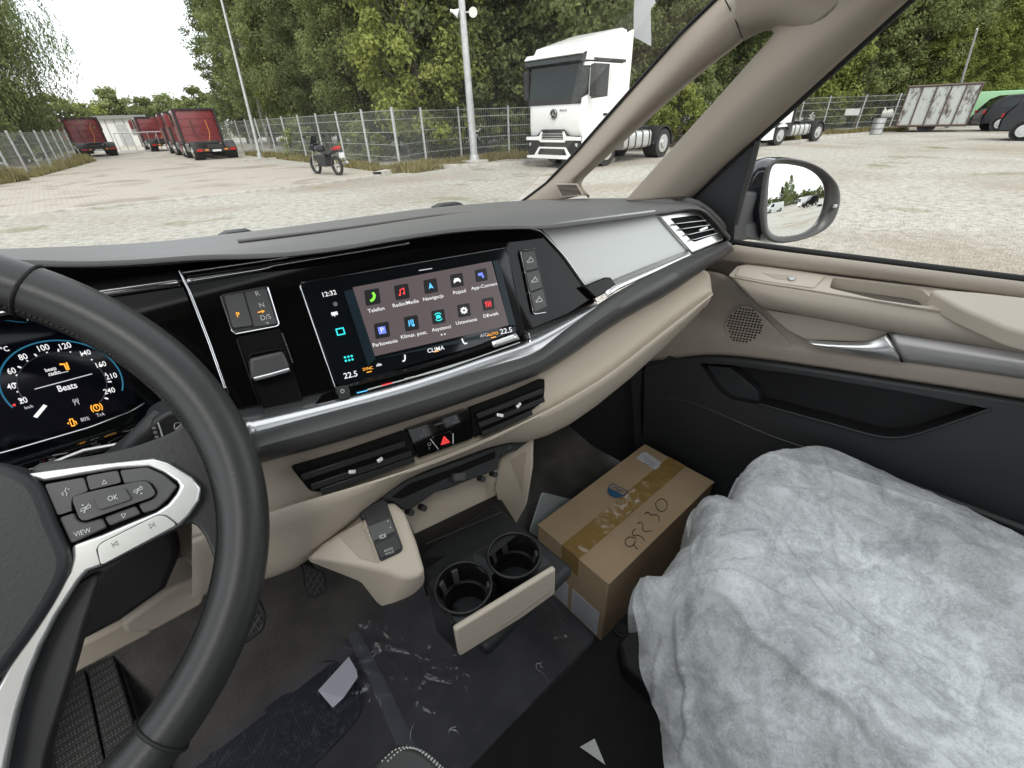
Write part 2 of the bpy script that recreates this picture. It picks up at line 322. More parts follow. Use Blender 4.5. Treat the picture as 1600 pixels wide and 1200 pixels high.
# ------------------------------------------------------------------ building helpers
ORG = {}
def put(o, parent=None, kind=None, label=None, cat=None, group=None):
    COL.objects.link(o)
    if parent is not None:
        o.parent = parent; ORG[o.name] = ORG[parent.name]
    else: ORG[o.name] = V((0, 0, 0))
    if kind: o['kind'] = kind
    if label: o['label'] = label
    if cat: o['category'] = cat
    if group: o['group'] = group
    return o
def thing(name, label, cat, loc=(0, 0, 0), rz=0, group=None):
    o = bpy.data.objects.new(name, None); o.empty_display_size = .1
    o.location = loc; o.rotation_euler = (0, 0, rz)
    put(o, None, None, label, cat, group); ORG[o.name] = V(loc) if rz == 0 else V((0, 0, 0)); return o
def local(name, label, cat, loc, rz=0, group=None):     # parts given in the thing's own coordinates
    o = thing(name, label, cat, loc, rz, group); ORG[o.name] = V((0, 0, 0)); return o
def mesh(name, vs, fs, m, parent=None, smooth=None, mods=None, **k):
    me = bpy.data.meshes.new(name)
    og = ORG[parent.name] if parent is not None else V((0, 0, 0))
    me.from_pydata([V(v)-og for v in vs], [], fs); me.update()
    ms = m if isinstance(m, (list, tuple)) else [m]
    for q in ms: me.materials.append(q)
    bm = bmesh.new(); bm.from_mesh(me); bmesh.ops.recalc_face_normals(bm, faces=bm.faces); bm.to_mesh(me); bm.free()
    if smooth is not None:
        me.shade_smooth(); me.set_sharp_from_angle(angle=math.radians(smooth))
    o = bpy.data.objects.new(name, me)
    return put(o, parent, **k)
def bev(o, w, seg=2, ang=30):
    b = o.modifiers.new('bevel', 'BEVEL'); b.width = w; b.segments = seg; b.limit_method = 'ANGLE'; b.angle_limit = math.radians(ang)
    o.data.shade_smooth(); o.data.set_sharp_from_angle(angle=math.radians(40)); b.harden_normals = False
    return o
def roundp(pts, r=.3, k=4):
    out = []; n = len(pts)
    for i in range(n):
        a, b, c = V(pts[i-1]), V(pts[i]), V(pts[(i+1) % n])
        if r < 1: d1 = (a-b)*min(.5, r); d2 = (c-b)*min(.5, r)
        p, q = b+d1, b+d2
        for j in range(k+1):
            t = j/k; out.append(p*(1-t)**2+b*2*t*(1-t)+q*t*t)
    return out
def roundm(pts, r, k=4):
    out = []; n = len(pts)
    for i in range(n):
        a, b, c = V(pts[i-1]), V(pts[i]), V(pts[(i+1) % n])
        l1, l2 = (a-b).length, (c-b).length
        p = b+(a-b)*(min(r, l1*.48)/l1); q = b+(c-b)*(min(r, l2*.48)/l2)
        for j in range(k+1):
            t = j/k; out.append(p*(1-t)**2+b*2*t*(1-t)+q*t*t)
    return out
def prism(name, pts, ext, m, parent=None, bevel=0, seg=2, rnd=0, **k):
    """polygon pts (front face) extended by vector ext"""
    if rnd: pts = roundm(pts, rnd)
    n = len(pts); ext = V(ext)
    vs = [V(p) for p in pts]+[V(p)+ext for p in pts]
    fs = [list(range(n)), list(range(2*n-1, n-1, -1))]+[[i, (i+1) % n, n+(i+1) % n, n+i] for i in range(n)]
    o = mesh(name, vs, fs, m, parent, smooth=35, **k)
    if bevel: bev(o, bevel, seg, 40)
    return o
def resample(pl, n):
    pl = [V(p) for p in pl]; L = [0]
    for a, b in zip(pl, pl[1:]): L.append(L[-1]+(b-a).length)
    out = []
    for i in range(n):
        s = L[-1]*i/(n-1); j = 0
        while j < len(L)-2 and L[j+1] < s: j += 1
        t = (s-L[j])/max(1e-9, L[j+1]-L[j]); out.append(pl[j].lerp(pl[j+1], t))
    return out
def crom(P, k):
    out = []
    for i in range(len(P)-1):
        a, b, c, d = P[max(0, i-1)], P[i], P[i+1], P[min(len(P)-1, i+2)]
        for j in range(k):
            t = j/k; out.append(.5*((2*b)+(c-a)*t+(2*a-5*b+4*c-d)*t*t+(3*b-a-3*c+d)*t**3))
    out.append(P[-1]); return out
def soft(pl, it=1):
    for _ in range(it):
        o = [pl[0]]
        for a, b in zip(pl, pl[1:]): o += [a.lerp(b, .25), a.lerp(b, .75)]
        o.append(pl[-1]); pl = o
    return pl
def loft(name, rows, m, parent=None, n=48, sub=1, thick=0, smooth=40, closed=False, rs=True, sm=1, **k):
    R = [resample(soft([V(p) for p in r], sm) if sm else r, n) if rs else [V(p) for p in r] for r in rows]
    if sub > 1:
        cols = [crom([r[i] for r in R], sub) for i in range(len(R[0]))]
        R = [[c[j] for c in cols] for j in range(len(cols[0]))]
    n = len(R[0]); vs = [p for r in R for p in r]; fs = []
    for i in range(len(R)-1):
        for j in range(n-1 if not closed else n):
            a = i*n+j; b = i*n+(j+1) % n; fs.append([a, b, b+n, a+n])
    o = mesh(name, vs, fs, m, parent, smooth=smooth, **k)
    if thick:
        s = o.modifiers.new('solid', 'SOLIDIFY'); s.thickness = thick; s.offset = -1
    return o
def tube(name, path, r, m, parent=None, seg=10, closed=False, caps=True, **k):
    P = [V(p) for p in path]; n = len(P); vs = []; fs = []
    prev = None
    for i, p in enumerate(P):
        t = (P[(i+1) % n]-P[i-1]) if closed else (P[min(n-1, i+1)]-P[max(0, i-1)])
        t.normalize()
        if prev is None:
            u = t.orthogonal().normalized()
        else: u = (prev-t*prev.dot(t)).normalized()
        prev = u; v = t.cross(u); rr = r[i] if isinstance(r, (list, tuple)) else r
        for j in range(seg):
            a = 2*math.pi*j/seg; vs.append(p+(u*math.cos(a)+v*math.sin(a))*rr)
    for i in range(n if closed else n-1):
        for j in range(seg):
            a = i*seg+j; b = i*seg+(j+1) % seg; c = ((i+1) % n)*seg
            fs.append([a, b, c+(j+1) % seg, c+j])
    if caps and not closed: fs += [list(range(seg)), list(range((n-1)*seg, n*seg))]
    return mesh(name, vs, fs, m, parent, smooth=50, **k)
def boxm(lo, hi):
    x0, y0, z0 = lo; x1, y1, z1 = hi
    v = [(x0, y0, z0), (x1, y0, z0), (x1, y1, z0), (x0, y1, z0), (x0, y0, z1), (x1, y0, z1), (x1, y1, z1), (x0, y1, z1)]
    f = [(0, 3, 2, 1), (4, 5, 6, 7), (0, 1, 5, 4), (1, 2, 6, 5), (2, 3, 7, 6), (3, 0, 4, 7)]
    return v, f
def box(name, lo, hi, m, parent=None, bevel=0, **k):
    v, f = boxm(lo, hi); o = mesh(name, v, f, m, parent, **k)
    if bevel: bev(o, bevel)
    return o
class Acc:
    def __init__(s): s.v = []; s.f = []; s.mi = []
    def add(s, v, f, mi=0):
        n = len(s.v); s.v += [V(p) for p in v]; s.f += [[i+n for i in q] for q in f]; s.mi += [mi]*len(f)
    def box(s, lo, hi, mi=0): s.add(*boxm(lo, hi), mi)
    def bar(s, a, b, r, mi=0, seg=4):
        a, b = V(a), V(b); t = (b-a).normalized(); u = t.orthogonal().normalized(); w_ = t.cross(u)
        vs = [p+(u*math.cos(2*math.pi*j/seg+.785)+w_*math.sin(2*math.pi*j/seg+.785))*r for p in (a, b) for j in range(seg)]
        s.add(vs, [[j, (j+1) % seg, seg+(j+1) % seg, seg+j] for j in range(seg)]+[list(range(seg))[::-1], list(range(seg, 2*seg))], mi)
    def cyl(s, c, ax, r, h, seg=20, mi=0, r2=None):
        c = V(c); t = V(ax).normalized(); u = t.orthogonal().normalized(); w_ = t.cross(u); r2 = r if r2 is None else r2
        vs = [c+t*(z)+(u*math.cos(2*math.pi*j/seg)+w_*math.sin(2*math.pi*j/seg))*q for z, q in ((-h/2, r), (h/2, r2)) for j in range(seg)]
        s.add(vs, [[j, (j+1) % seg, seg+(j+1) % seg, seg+j] for j in range(seg)]+[list(range(seg))[::-1], list(range(seg, 2*seg))], mi)
    def make(s, name, m, parent=None, smooth=None, **k):
        o = mesh(name, s.v, s.f, m, parent, smooth=smooth, **k)
        if any(s.mi):
            for p, q in zip(o.data.polygons, s.mi): p.material_index = q
        return o
def frame_at(f, px, py, dx, dy, o=0.0, n=None):
    """3-D frame on surface f: origin, unit x along pixel direction, unit y, metres per pixel"""
    p = f(px, py, o); q = f(px+dx, py+dy, o); d = q-p; s = d.length/math.hypot(dx, dy); x = d.normalized()
    y = n.cross(x).normalized()
    return p, x, y, s
_tc = {}
def text(body, f, px, py, h, ang, m, parent, n, o=.0012, name='lettering', align='CENTER', sx=1.0, bold=0, depth=0.0002):
    """h: letter height in photo pixels; ang: baseline angle in degrees (picture, counter-clockwise)"""
    dx, dy = math.cos(math.radians(ang))*10, -math.sin(math.radians(ang))*10
    p, x, y, s = frame_at(f, px, py, dx, dy, o, n)
    # metres per pixel along the letter's height
    q = f(px, py-10, o)-p; hy = abs(q.dot(y)); sy = hy/10/max(.2, 1) if hy > 1e-6 else s
    key = (body, align, bold)
    if key not in _tc:
        cu = bpy.data.curves.new('lettering', 'FONT'); cu.body = body; cu.size = 1; cu.align_x = align; cu.align_y = 'CENTER'; cu.offset = bold; cu.resolution_u = 3
        ob = bpy.data.objects.new('tmp', cu); COL.objects.link(ob)
        dg = bpy.context.evaluated_depsgraph_get(); me = bpy.data.meshes.new_from_object(ob.evaluated_get(dg))
        _tc[key] = ([v.co.copy() for v in me.vertices], [list(pp.vertices) for pp in me.polygons])
        bpy.data.objects.remove(ob); bpy.data.meshes.remove(me)
    vs, fs = _tc[key]; k = h/.7
    return mesh(name, [p+x*(v.x*k*s*sx)+y*(v.y*k*sy) for v in vs], fs, m, parent)
def icon(shapes, f, px, py, size, ang, m, parent, n, o=.0012, name='icon', w=.09, sy=None):
    """shapes: list of ('l', pts, closed) strokes or ('p', pts) fills in a -1..1 square; size: half size in photo pixels"""
    dx, dy = math.cos(math.radians(ang))*10, -math.sin(math.radians(ang))*10
    p, x, y, s = frame_at(f, px, py, dx, dy, o, n)
    q = f(px, py-10, o)-p; ky = abs(q.dot(y))/10
    A = Acc()
    def P(u, v): return p+x*(u*size*s)+y*(v*size*ky)
    for sh in shapes:
        if sh[0] == 'p':
            A.add([P(u, v) for u, v in sh[1]], [list(range(len(sh[1])))])
        else:
            pts = list(sh[1])
            if sh[2]: pts.append(pts[0])
            for (a, b), (c, d) in zip(pts, pts[1:]):
                L = math.hypot(c-a, d-b) or 1; nx, ny = -(d-b)/L*w, (c-a)/L*w; ex, ey = (c-a)/L*w*.6, (d-b)/L*w*.6
                A.add([P(a-ex+nx, b-ey+ny), P(a-ex-nx, b-ey-ny), P(c+ex-nx, d+ey-ny), P(c+ex+nx, d+ey+ny)], [[0, 1, 2, 3]])
    return A.make(name, m, parent)
def circ(r=1, k=16, cx=0, cy=0, a0=0, a1=360):
    nn = k if a1-a0 >= 360 else k+1
    return [(cx+r*math.cos(math.radians(a0+(a1-a0)*i/k)), cy+r*math.sin(math.radians(a0+(a1-a0)*i/k))) for i in range(nn)]
def strip(pl, f, wpx, m, parent, name, o=0.0, thick=.002, n=None):
    """a raised moulding that follows a photo polyline on surface f"""
    P = [f(a, b, o) for a, b in pl]; s = (f(pl[0][0]+10, pl[0][1], o)-P[0]).length/10
    return tube(name, resample(soft(P, 1), 24), wpx*s/2, m, parent, seg=8)
def plate(name, outer, holes, m, parent, nrm):
    bm = bmesh.new(); ed = []
    for lp in [outer]+holes:
        vs_ = [bm.verts.new(p-ORG[parent.name]) for p in lp]; ed += [bm.edges.new((vs_[i], vs_[(i+1) % len(vs_)])) for i in range(len(vs_))]
    bmesh.ops.triangle_fill(bm, use_beauty=True, use_dissolve=False, edges=ed, normal=nrm); bmesh.ops.recalc_face_normals(bm, faces=bm.faces)
    me = bpy.data.meshes.new(name); bm.to_mesh(me); bm.free(); me.materials.append(m); return put(bpy.data.objects.new(name, me), parent)
# ================================================================== CABIN SHELL
fy = [(-.85, -1.2), (1.12, -1.2), (1.12, .78), (-.85, .78)]
fl_o = loft('floor', [[(x, -3.3, FL) for x in (-1.15, 1.1)], [(x, .62, FL) for x in (-1.15, 1.1)], [(x, .80, FL+.05) for x in (-1.15, 1.1)], [(x, 1.05, FL+.38) for x in (-1.15, 1.1)], [(x, 1.1, FL+.75) for x in (-1.15, 1.1)]], M['carpet'], n=24, thick=.02, sm=0, kind='structure')
# bare dark plastic underlay right of the film
Fz = lambda px, py, o=0.0: Z(px, py, FL+o)
prism('underlay_mat', mp(Fz, [(925, 1000), (1080, 820), (1600, 1100), (1600, 1500), (600, 1500), (734, 1200)], .006), (0, 0, -.004), mat('underlay', (.014, .0135, .013), .8, bump=.4, bscale=300, var=.25, vscale=9), kind='thing', label='dark smooth floor covering between the clear film and the covered seat', cat='floor covering')
# body shell: roof, sides and tail, what shades the cabin
shell = thing('van_body', 'beige lined van cabin shell with roof and side openings round the seats', 'van', (.13, -1.5, FL))
box('headlining', (-.85, -3.3, CZ+.38), (1.05, -.42, CZ+.43), M['headl'], shell)
box('roof_header', (-.85, .03, CZ+.42), (1.0, .12, CZ+.47), M['headl'], shell)
box('added_roof_glass', (-.85, -.42, CZ+.44), (1.0, .03, CZ+.446), M['glassr'], shell)  # unseen, invented glass section, added to let skylight into the cabin
box('tail_panel', (-.85, -3.35, FL), (1.1, -3.3, CZ-.2), M['headl'], shell)
box('side_panel', (-.93, -3.3, FL), (-.88, .9, CZ-.3), M['doorblack'], shell)
box('side_panel', (1.06, -3.3, FL), (1.1, -.75, CZ-.2), M['doorblack'], shell)
for x in (-.9, 1.02):
    box('roof_pillar', (x-.04, -.85, CZ-.3), (x+.04, -.72, CZ+.4), M['beige2'], shell)
    box('roof_pillar', (x-.04, -2.2, CZ-.3), (x+.04, -2.05, CZ+.4), M['beige2'], shell)
    box('roof_pillar', (x-.04, -3.32, CZ-.3), (x+.04, -3.0, CZ+.4), M['beige2'], shell)
box('partition', (-.85, -1.55, FL), (1.0, -1.45, CZ-.1), M['seatfab'], shell)
# windscreen
ws = mesh('windscreen', [(-1.0, 1.16, CZ-.30), (1.0, 1.16, CZ-.30), (.93, .10, CZ+.43), (-.95, .10, CZ+.43)], [[0, 1, 2, 3]], M['glass'], label='large raked clear windscreen above the dashboard', cat='windscreen')


# ================================================================== DASHBOARD
dash = thing('dashboard', 'grey and beige van dashboard with gloss black centre and silver decor panel', 'dashboard', (.3, .6, FL+.4))
U = [(-150, 396), (0, 388), (120, 387), (233, 384), (290, 377), (343, 369), (533, 343), (683, 323), (816, 313), (900, 310), (980, 310), (1060, 311), (1079, 312), (1097, 321), (1124, 345), (1144, 370)]
Fr = [(-150, 412), (50, 409), (133, 412), (233, 409), (333, 400), (433, 398), (533, 387), (646, 367), (733, 356), (816, 353), (842, 354), (935, 343), (1025, 332), (1092, 322), (1112, 340), (1138, 372)]
def ud(px):   # depth of the pad's far edge
    return 1.10 if px < 816 else max(.42, 1.10-(px-816)/260*.6)
Ur = [Y(a, b, ud(a)) for a, b in U]
Us = [p.copy() for p in Ur]
far = [V((p.x*1.02, p.y+.03, p.z-.05)) for p in Ur]
mid1 = [(-150, 401), (0, 396), (233, 395), (372, 382), (533, 361), (673, 339), (816, 325), (980, 316), (1060, 315), (1086, 316), (1105, 332), (1141, 371)]
mm = []
for a, b in mid1:
    if a < 900: mm.append(Y(a, b, .86 if a < 816 else .80))
    else: mm.append(Y(a, b, max(.40, .80-(a-900)/200*.34)))
frr = [S(a, b, .012) for a, b in Fr]
und = [S(a, b+3, .002) for a, b in Fr]
und2 = [S(a, b+5, -.06) for a, b in Fr]
def ext(r):
    q = r[0].copy(); q.x = -.88; return [q]+list(r)
loft('dash_pad', [ext(r_) for r_ in (far, Ur, mm, frr, und, und2)], M['pad'], dash, n=90, sub=4, smooth=50, thick=.004)
# raised step line of the pad and defroster slot
stp = [(372, 377), (420, 371), (533, 357), (673, 337), (816, 324), (900, 318), (980, 314)]
tube('pad_ridge', resample([Y(a, b, .875) for a, b in stp], 40), .0035, M['pad'], dash, seg=8)
for (a, b, c, d) in ((343, 367, 397, 360), (682, 322, 724, 317)):
    p, q = Y(a, b, 1.17), Y(c, d, 1.17)
    prism('wiper_cap', [p+V((0, 0, -.02)), p-V((0, 0, .004)), p.lerp(q, .25)+V((0, 0, .003)), p.lerp(q, .85)+V((0, 0, .003)), q-V((0, 0, .004)), q+V((0, 0, -.02))], (0, .03, 0), M['rubber'], dash, bevel=.002)
# cluster hood recess
prism('hood_recess', mp(S, [(-200, 412), (50, 408), (233, 409), (333, 402), (430, 402), (285, 430), (133, 446), (-200, 500)], -.05), -NS*.05, M['pit'], dash)
# gloss fascia, left and centre
prism('gloss_fascia', mp(S, [(-150, 508), (0, 476), (133, 446), (281, 425), (352, 604), (374, 640), (392, 684), (330, 700), (285, 620), (235, 545), (150, 495), (0, 500), (-150, 540)], -.012), -NS*.03, M['gloss'], dash, bevel=.002)
cent = [(285, 426), (430, 406), (640, 375), (733, 362), (828, 357), (845, 362), (879, 399), (906, 437), (931, 472), (885, 492), (820, 519), (700, 560), (528, 608), (470, 622), (365, 642), (352, 604)]
prism('gloss_fascia', mp(S, cent), -NS*.04, M['gloss'], dash, bevel=.0015)
# sky-catching chamfers and thin chrome lines
def ledge(name, a, b, oa, ob, m, th=.003): return loft(name, [mp(S, a, oa), mp(S, b, ob)], m, dash, n=40, thick=th, sm=0)
ledge('chamfer_strip', [(-150, 508), (0, 471), (133, 443), (280, 423)], [(-150, 528), (0, 492), (170, 462), (284, 445)], -.009, -.0055, M['chrome'])
ledge('chamfer_strip', [(287, 427), (430, 408), (520, 395), (640, 376)], [(292, 443), (416, 421), (424, 416), (640, 379)], .0015, .0045, M['darkchrome'])
tube('chrome_line', resample(mp(S, [(281, 423), (296, 455), (325, 530), (352, 606)], .003), 20), .0014, M['chrome'], dash)
tube('chrome_line', resample(mp(S, [(285, 426), (430, 405), (640, 373), (733, 360), (828, 356), (846, 361), (881, 399), (908, 437), (932, 472)], .003), 60), .0011, M['chrome'], dash)
# metal ledge below the fascia
Tl = [(366, 642), (420, 632), (470, 622), (531, 608), (620, 585), (700, 560), (760, 539), (820, 519), (885, 492), (932, 473)]
Bl = [(391, 683), (433, 670), (533, 643), (600, 626), (680, 603), (766, 574), (833, 555), (856, 536), (890, 508), (934, 477)]
loft('metal_ledge', [mp(S, Tl, .0), mp(S, Bl, .028)], M['ledge'], dash, n=60, thick=.004)
# dark hollow left of the screen (shift knob pit)
prism('knob_recess', mp(S, [(371, 527), (437, 513), (452, 560), (473, 622), (466, 643), (432, 654), (424, 651), (409, 634)], .0035), -NS*.004, M['pit'], dash)
prism('knob_recess', mp(S, [(492, 632), (505, 617), (530, 608), (545, 634), (500, 646), (491, 640)], .012), -NS*.008, M['gloss'], dash)
# soft grey lip
Lt = [(391, 684), (433, 671), (533, 644), (600, 627), (680, 604), (766, 576), (833, 557), (857, 538), (890, 511), (933, 480), (966, 458), (1020, 429), (1079, 401), (1137, 379)]
Lb = [(403, 716), (433, 708), (533, 681), (633, 650), (700, 629), (766, 606), (845, 577), (867, 564), (900, 543), (935, 517), (980, 488), (1047, 452), (1097, 417), (1144, 386)]
Lm = [((a+c)/2, (b*.45+d*.55)) for (a, b), (c, d) in zip(Lt, Lb)]
loft('bumper_lip', [mp(S, Lt, .024), mp(S, Lm, .042), mp(S, Lb, .03), mp(S, [(a, b+3) for a, b in Lb], .0)], M['lip'], dash, n=80, sub=3, smooth=50, thick=.004)
tube('lip_crease', resample(mp(S, [(a, b) for a, b in Lb], .0305), 80), .0016, M['dark'], dash)
# beige face
L0 = [(300, 745), (403, 717), (433, 709), (533, 682), (633, 651), (766, 607), (845, 578), (867, 565), (935, 518), (980, 489), (1047, 453), (1094, 420)]
L1 = [(300, 775), (403, 745), (450, 731), (540, 700), (636, 668), (735, 634), (800, 610), (853, 588), (930, 545), (985, 506), (1055, 465), (1108, 428)]
L2 = [(300, 835), (405, 800), (480, 775), (560, 752), (650, 722), (738, 688), (823, 652), (862, 632), (945, 578), (1000, 535), (1070, 480), (1112, 452)]
L3 = [(300, 850), (405, 815), (490, 787), (570, 760), (660, 728), (745, 694), (830, 656), (880, 632), (952, 590), (1008, 545), (1072, 495), (1112, 462)]
L4 = [(300, 930), (417, 901), (477, 877), (560, 807), (602, 772), (640, 745), (710, 719), (785, 691), (836, 688), (905, 655), (1010, 570), (1104, 478)]
bev_rows = [mp(S, L0, .015), mp(S, L1, -.01), mp(S, L2, -.012), mp(S, L3, .012), mp(S, L4, -.045), mp(S, [(a-3, b-2) for a, b in L4], -.12)]
loft('lower_trim', bev_rows, M['beige'], dash, n=90, sub=4, smooth=60, thick=.004, sm=1)
tube('glovebox_seam', resample(mp(S, [(880, 632), (899, 618), (960, 575), (1005, 541), (1042, 508)], -.008), 20), .001, M['dark'], dash)
# knee bar left
prism('knee_bar', [Y(a, b, .60) for a, b in [(330, 893), (262, 924), (190, 976), (196, 992), (240, 988), (318, 945)]], (0, .06, 0), M['beige'], dash, bevel=.006, seg=3)
prism('knee_bar', [Y(a, b, .615) for a, b in [(236, 962), (190, 974), (105, 1018), (60, 1050), (40, 1092), (92, 1068), (240, 990)]], (0, .06, 0), M['beige'], dash, bevel=.006, seg=3)
prism('knee_bar', [Y(a, b, .56) for a, b in [(262, 822), (300, 800), (345, 800), (345, 900), (318, 897), (300, 886), (284, 868)]], (0, .06, 0), M['beige'], dash, bevel=.004, seg=2)
prism('column_shroud', [Y(a, b, .50) for a, b in [(100, 880), (160, 880), (262, 815), (282, 845), (285, 868), (262, 922), (190, 974), (107, 1018), (60, 1045)]], (0, .1, 0), M['dark'], dash, bevel=.01, seg=3)
# backing behind the footwell top so that nothing shows between parts
prism('under_dash', [V((-1.0, .92, FL+.02)), V((1.05, .92, FL+.02)), V((1.05, .75, CZ-.42)), V((-1.0, .75, CZ-.42))], (0, .04, 0), M['carpet'], dash)
hx = S(-150, 430, 0)
box('binnacle_back', (-.88, hx.y+.12, CZ-.40), (hx.x+.02, hx.y+.2, hx.z-.005), M['dark'], dash, bevel=.01)
box('left_fascia', (-.88, hx.y+.02, CZ-.33), (-.52, hx.y+.12, hx.z-.03), M['gloss'], dash, bevel=.01)
box('left_trim', (-.88, .50, CZ-.66), (-.50, .80, CZ-.33), M['beige'], dash, bevel=.03)
# ---- passenger decor panel
dp = [(843, 352), (935, 339), (1024, 327), (1027, 336), (1036, 349), (1080, 397), (1020, 422), (964, 448), (931, 466), (906, 433), (879, 397)]
prism('decor_panel', mp(S, dp, -.002), -NS*.02, M['silver'], dash, bevel=.0012)
loft('decor_edge', [mp(S, [(940, 448), (958, 437), (1020, 412), (1075, 391)], .0), mp(S, [(950, 462), (966, 450), (1024, 424), (1081, 398)], .017)], M['silverw'], dash, n=20, sm=0, thick=.003)
prism('tray_handle', mp(S, [(912, 447), (946, 433), (955, 433), (966, 448), (931, 466)], .010), -NS*.014, M['gloss'], dash, bevel=.002)
# ---- side vent
sv = [(1030, 336), (1060, 331), (1088, 329), (1096, 334), (1131, 369), (1131, 375), (1082, 397), (1040, 349)]
prism('vent_bezel', mp(S, sv, .003), -NS*.02, M['silverw'], dash, bevel=.003, seg=3)
def vent(pts, slats, frame, tabs, cat=None, tabm='silverw', rm='pit', lab=None, hslat=5, proud=.004):
    v = prism('air_vent', roundm(mp(S, pts, proud), .004), -NS*.012, M[rm], dash, label=lab) if lab else prism('air_vent', roundm(mp(S, pts, proud), .004), -NS*.012, M[rm], dash)
    for a, b, c, d in slats:
        p, q = S(a, b, proud+.002), S(c, d, proud+.002)
        up = NS.cross((q-p).normalized()).normalized(); hh = hslat*.0005
        P = [p-up*hh, q-up*hh, q+up*hh, p+up*hh]
        o = prism('slat', P, NS*.006-up*.002, M[frame], v, bevel=.0006)
    for a, b, c, d in tabs:
        p, q = S(a, b, proud+.011), S(c, d, proud+.011)
        up = NS.cross((q-p).normalized()).normalized()*.0022
        prism('vent_tab', [p-up, q-up, q+up, p+up], -NS*.004, M[tabm], v, bevel=.0006)
    return v
vent([(1048, 341), (1088, 336), (1095, 340), (1119, 364), (1117, 367), (1086, 378), (1081, 375)],
     [(1053, 349, 1098, 344), (1063, 357, 1105, 351), (1072, 366, 1111, 357), (1080, 374, 1116, 364)], 'darkchrome', [(1094, 360, 1106, 355)], hslat=2.0)
vent([(455, 731), (540, 706), (636, 673), (645, 692), (651, 713), (585, 738), (500, 769), (484, 767)],
     [(470, 742, 630, 690), (485, 757, 640, 705), (500, 764, 645, 714)], 'vblack', [(545, 738, 556, 737), (590, 722, 598, 716)], hslat=7)
vent([(735, 638), (800, 614), (851, 591), (851, 608), (849, 627), (823, 647), (785, 666), (740, 684)],
     [(742, 648, 845, 608), (745, 662, 847, 622), (750, 676, 828, 642)], 'vblack', [(777, 648, 787, 650), (808, 637, 814, 630)], hslat=7)
# ---- control panel between the vents
cp = prism('control_panel', mp(S, [(637, 672), (733, 639), (739, 685), (654, 716)], .006), -NS*.02, M['gloss'], dash, bevel=.001)
prism('hazard_button', mp(S, [(673, 684), (679, 679), (704, 672), (709, 680), (707, 694), (686, 701)], .008), -NS*.004, M['gloss'], cp, bevel=.0015)
icon([('l', [(-.9, -.7), (.9, -.7), (0, .85)], True), ('l', [(-.4, -.4), (.4, -.4), (0, .3)], True)], S, 695, 688, 7, 17, M['redbtn'], cp, NS, o=.0092, name='hazard_mark', w=.14)
for a, b, t in ((663, 677, 'REAR'), (671, 698, 'P'), (712, 657, 'MAX')):
    icon([('l', circ(.8, 8), True)], S, a, b-4, 3, 17, M['printg'], cp, NS, o=.0066, name='icon', w=.2)
    text(t, S, a, b+3, 4, 17, M['printg'], cp, NS, o=.0066)
text('AIRBAG OFF', S, 690, 661, 3, 17, M['printg'], cp, NS, o=.0066)
tube('chrome_line', resample(mp(S, [(672, 686), (685, 702)], .009), 4), .0006, M['chrome'], dash)
tube('chrome_line', resample(mp(S, [(708, 677), (708, 693)], .009), 4), .0006, M['chrome'], dash)
# ---- sliding-door button strip
ds = prism('door_button_strip', mp(S, [(813, 392), (834, 389), (838, 396), (858, 480), (852, 486), (835, 491)], .003), -NS*.006, M['dark'], dash, bevel=.0006)
tube('chrome_line', resample(mp(S, [(836, 388), (813, 391), (834, 491), (853, 488)], .004), 30), .0006, M['chrome'], dash, seg=6)
car_i = [('l', [(-.9, -.5), (-.9, 0), (-.4, .1), (-.1, .6), (.6, .6), (.9, .1), (.9, -.5), (-.9, -.5)], False), ('l', [(.1, .9), (.5, 1.1)], False)]
for i in range(3):
    t0, t1 = i/3+.012, (i+1)/3-.012
    l = lambda t: (815+t*21, 393+t*96); r_ = lambda t: (835+t*20, 390+t*90)
    b_ = prism('door_button', mp(S, [l(t0), r_(t0), r_(t1), l(t1)], .0055), -NS*.003, M['button'], ds, bevel=.0006)
    c_ = (l((t0+t1)/2), r_((t0+t1)/2))
    icon(car_i, S, (c_[0][0]+c_[1][0])/2, (c_[0][1]+c_[1][1])/2, 5, 12, M['print'], ds, NS, o=.0062, w=.11)
# ---- gear panel
gp = prism('gear_panel', roundm(mp(S, [(344, 460), (418, 446), (437, 508), (365, 523)], .003), .003), -NS*.006, M['dark'], dash, bevel=.0004)
tube('chrome_line', resample(mp(S, [(415, 447), (418, 448), (436, 507), (432, 510), (368, 522), (363, 517), (345, 463)], .0045), 60), .0007, M['chrome'], dash, seg=6)
prism('park_button', roundm(mp(S, [(350, 462), (380, 457), (395, 509), (364, 513)], .0055), .002), -NS*.003, M['button'], gp, bevel=.0005)
prism('gear_button', roundm(mp(S, [(382, 457), (415, 450), (433, 506), (397, 511)], .0048), .002), -NS*.003, M['button'], gp, bevel=.0004)
GA = 12
text('P', S, 372, 492, 8, GA, M['org'], gp, NS, o=.0062, bold=.01)
text('R', S, 402, 459, 8, GA, M['print'], gp, NS, o=.0056); text('N', S, 409, 477, 8, GA, M['print'], gp, NS, o=.0056)
text('D/S', S, 415, 496, 8, GA, M['print'], gp, NS, o=.0056)
icon([('l', [(-1, 0), (1, 0)], False), ('p', [(.3, -.6), (1, 0), (.3, .6)])], S, 408, 487, 5, GA, M['org'], gp, NS, o=.0056, w=.16)
icon([('l', [(-.8, .5), (.8, .5), (0, -.7)], True)], S, 418, 505, 3, GA, M['print'], gp, NS, o=.0056)
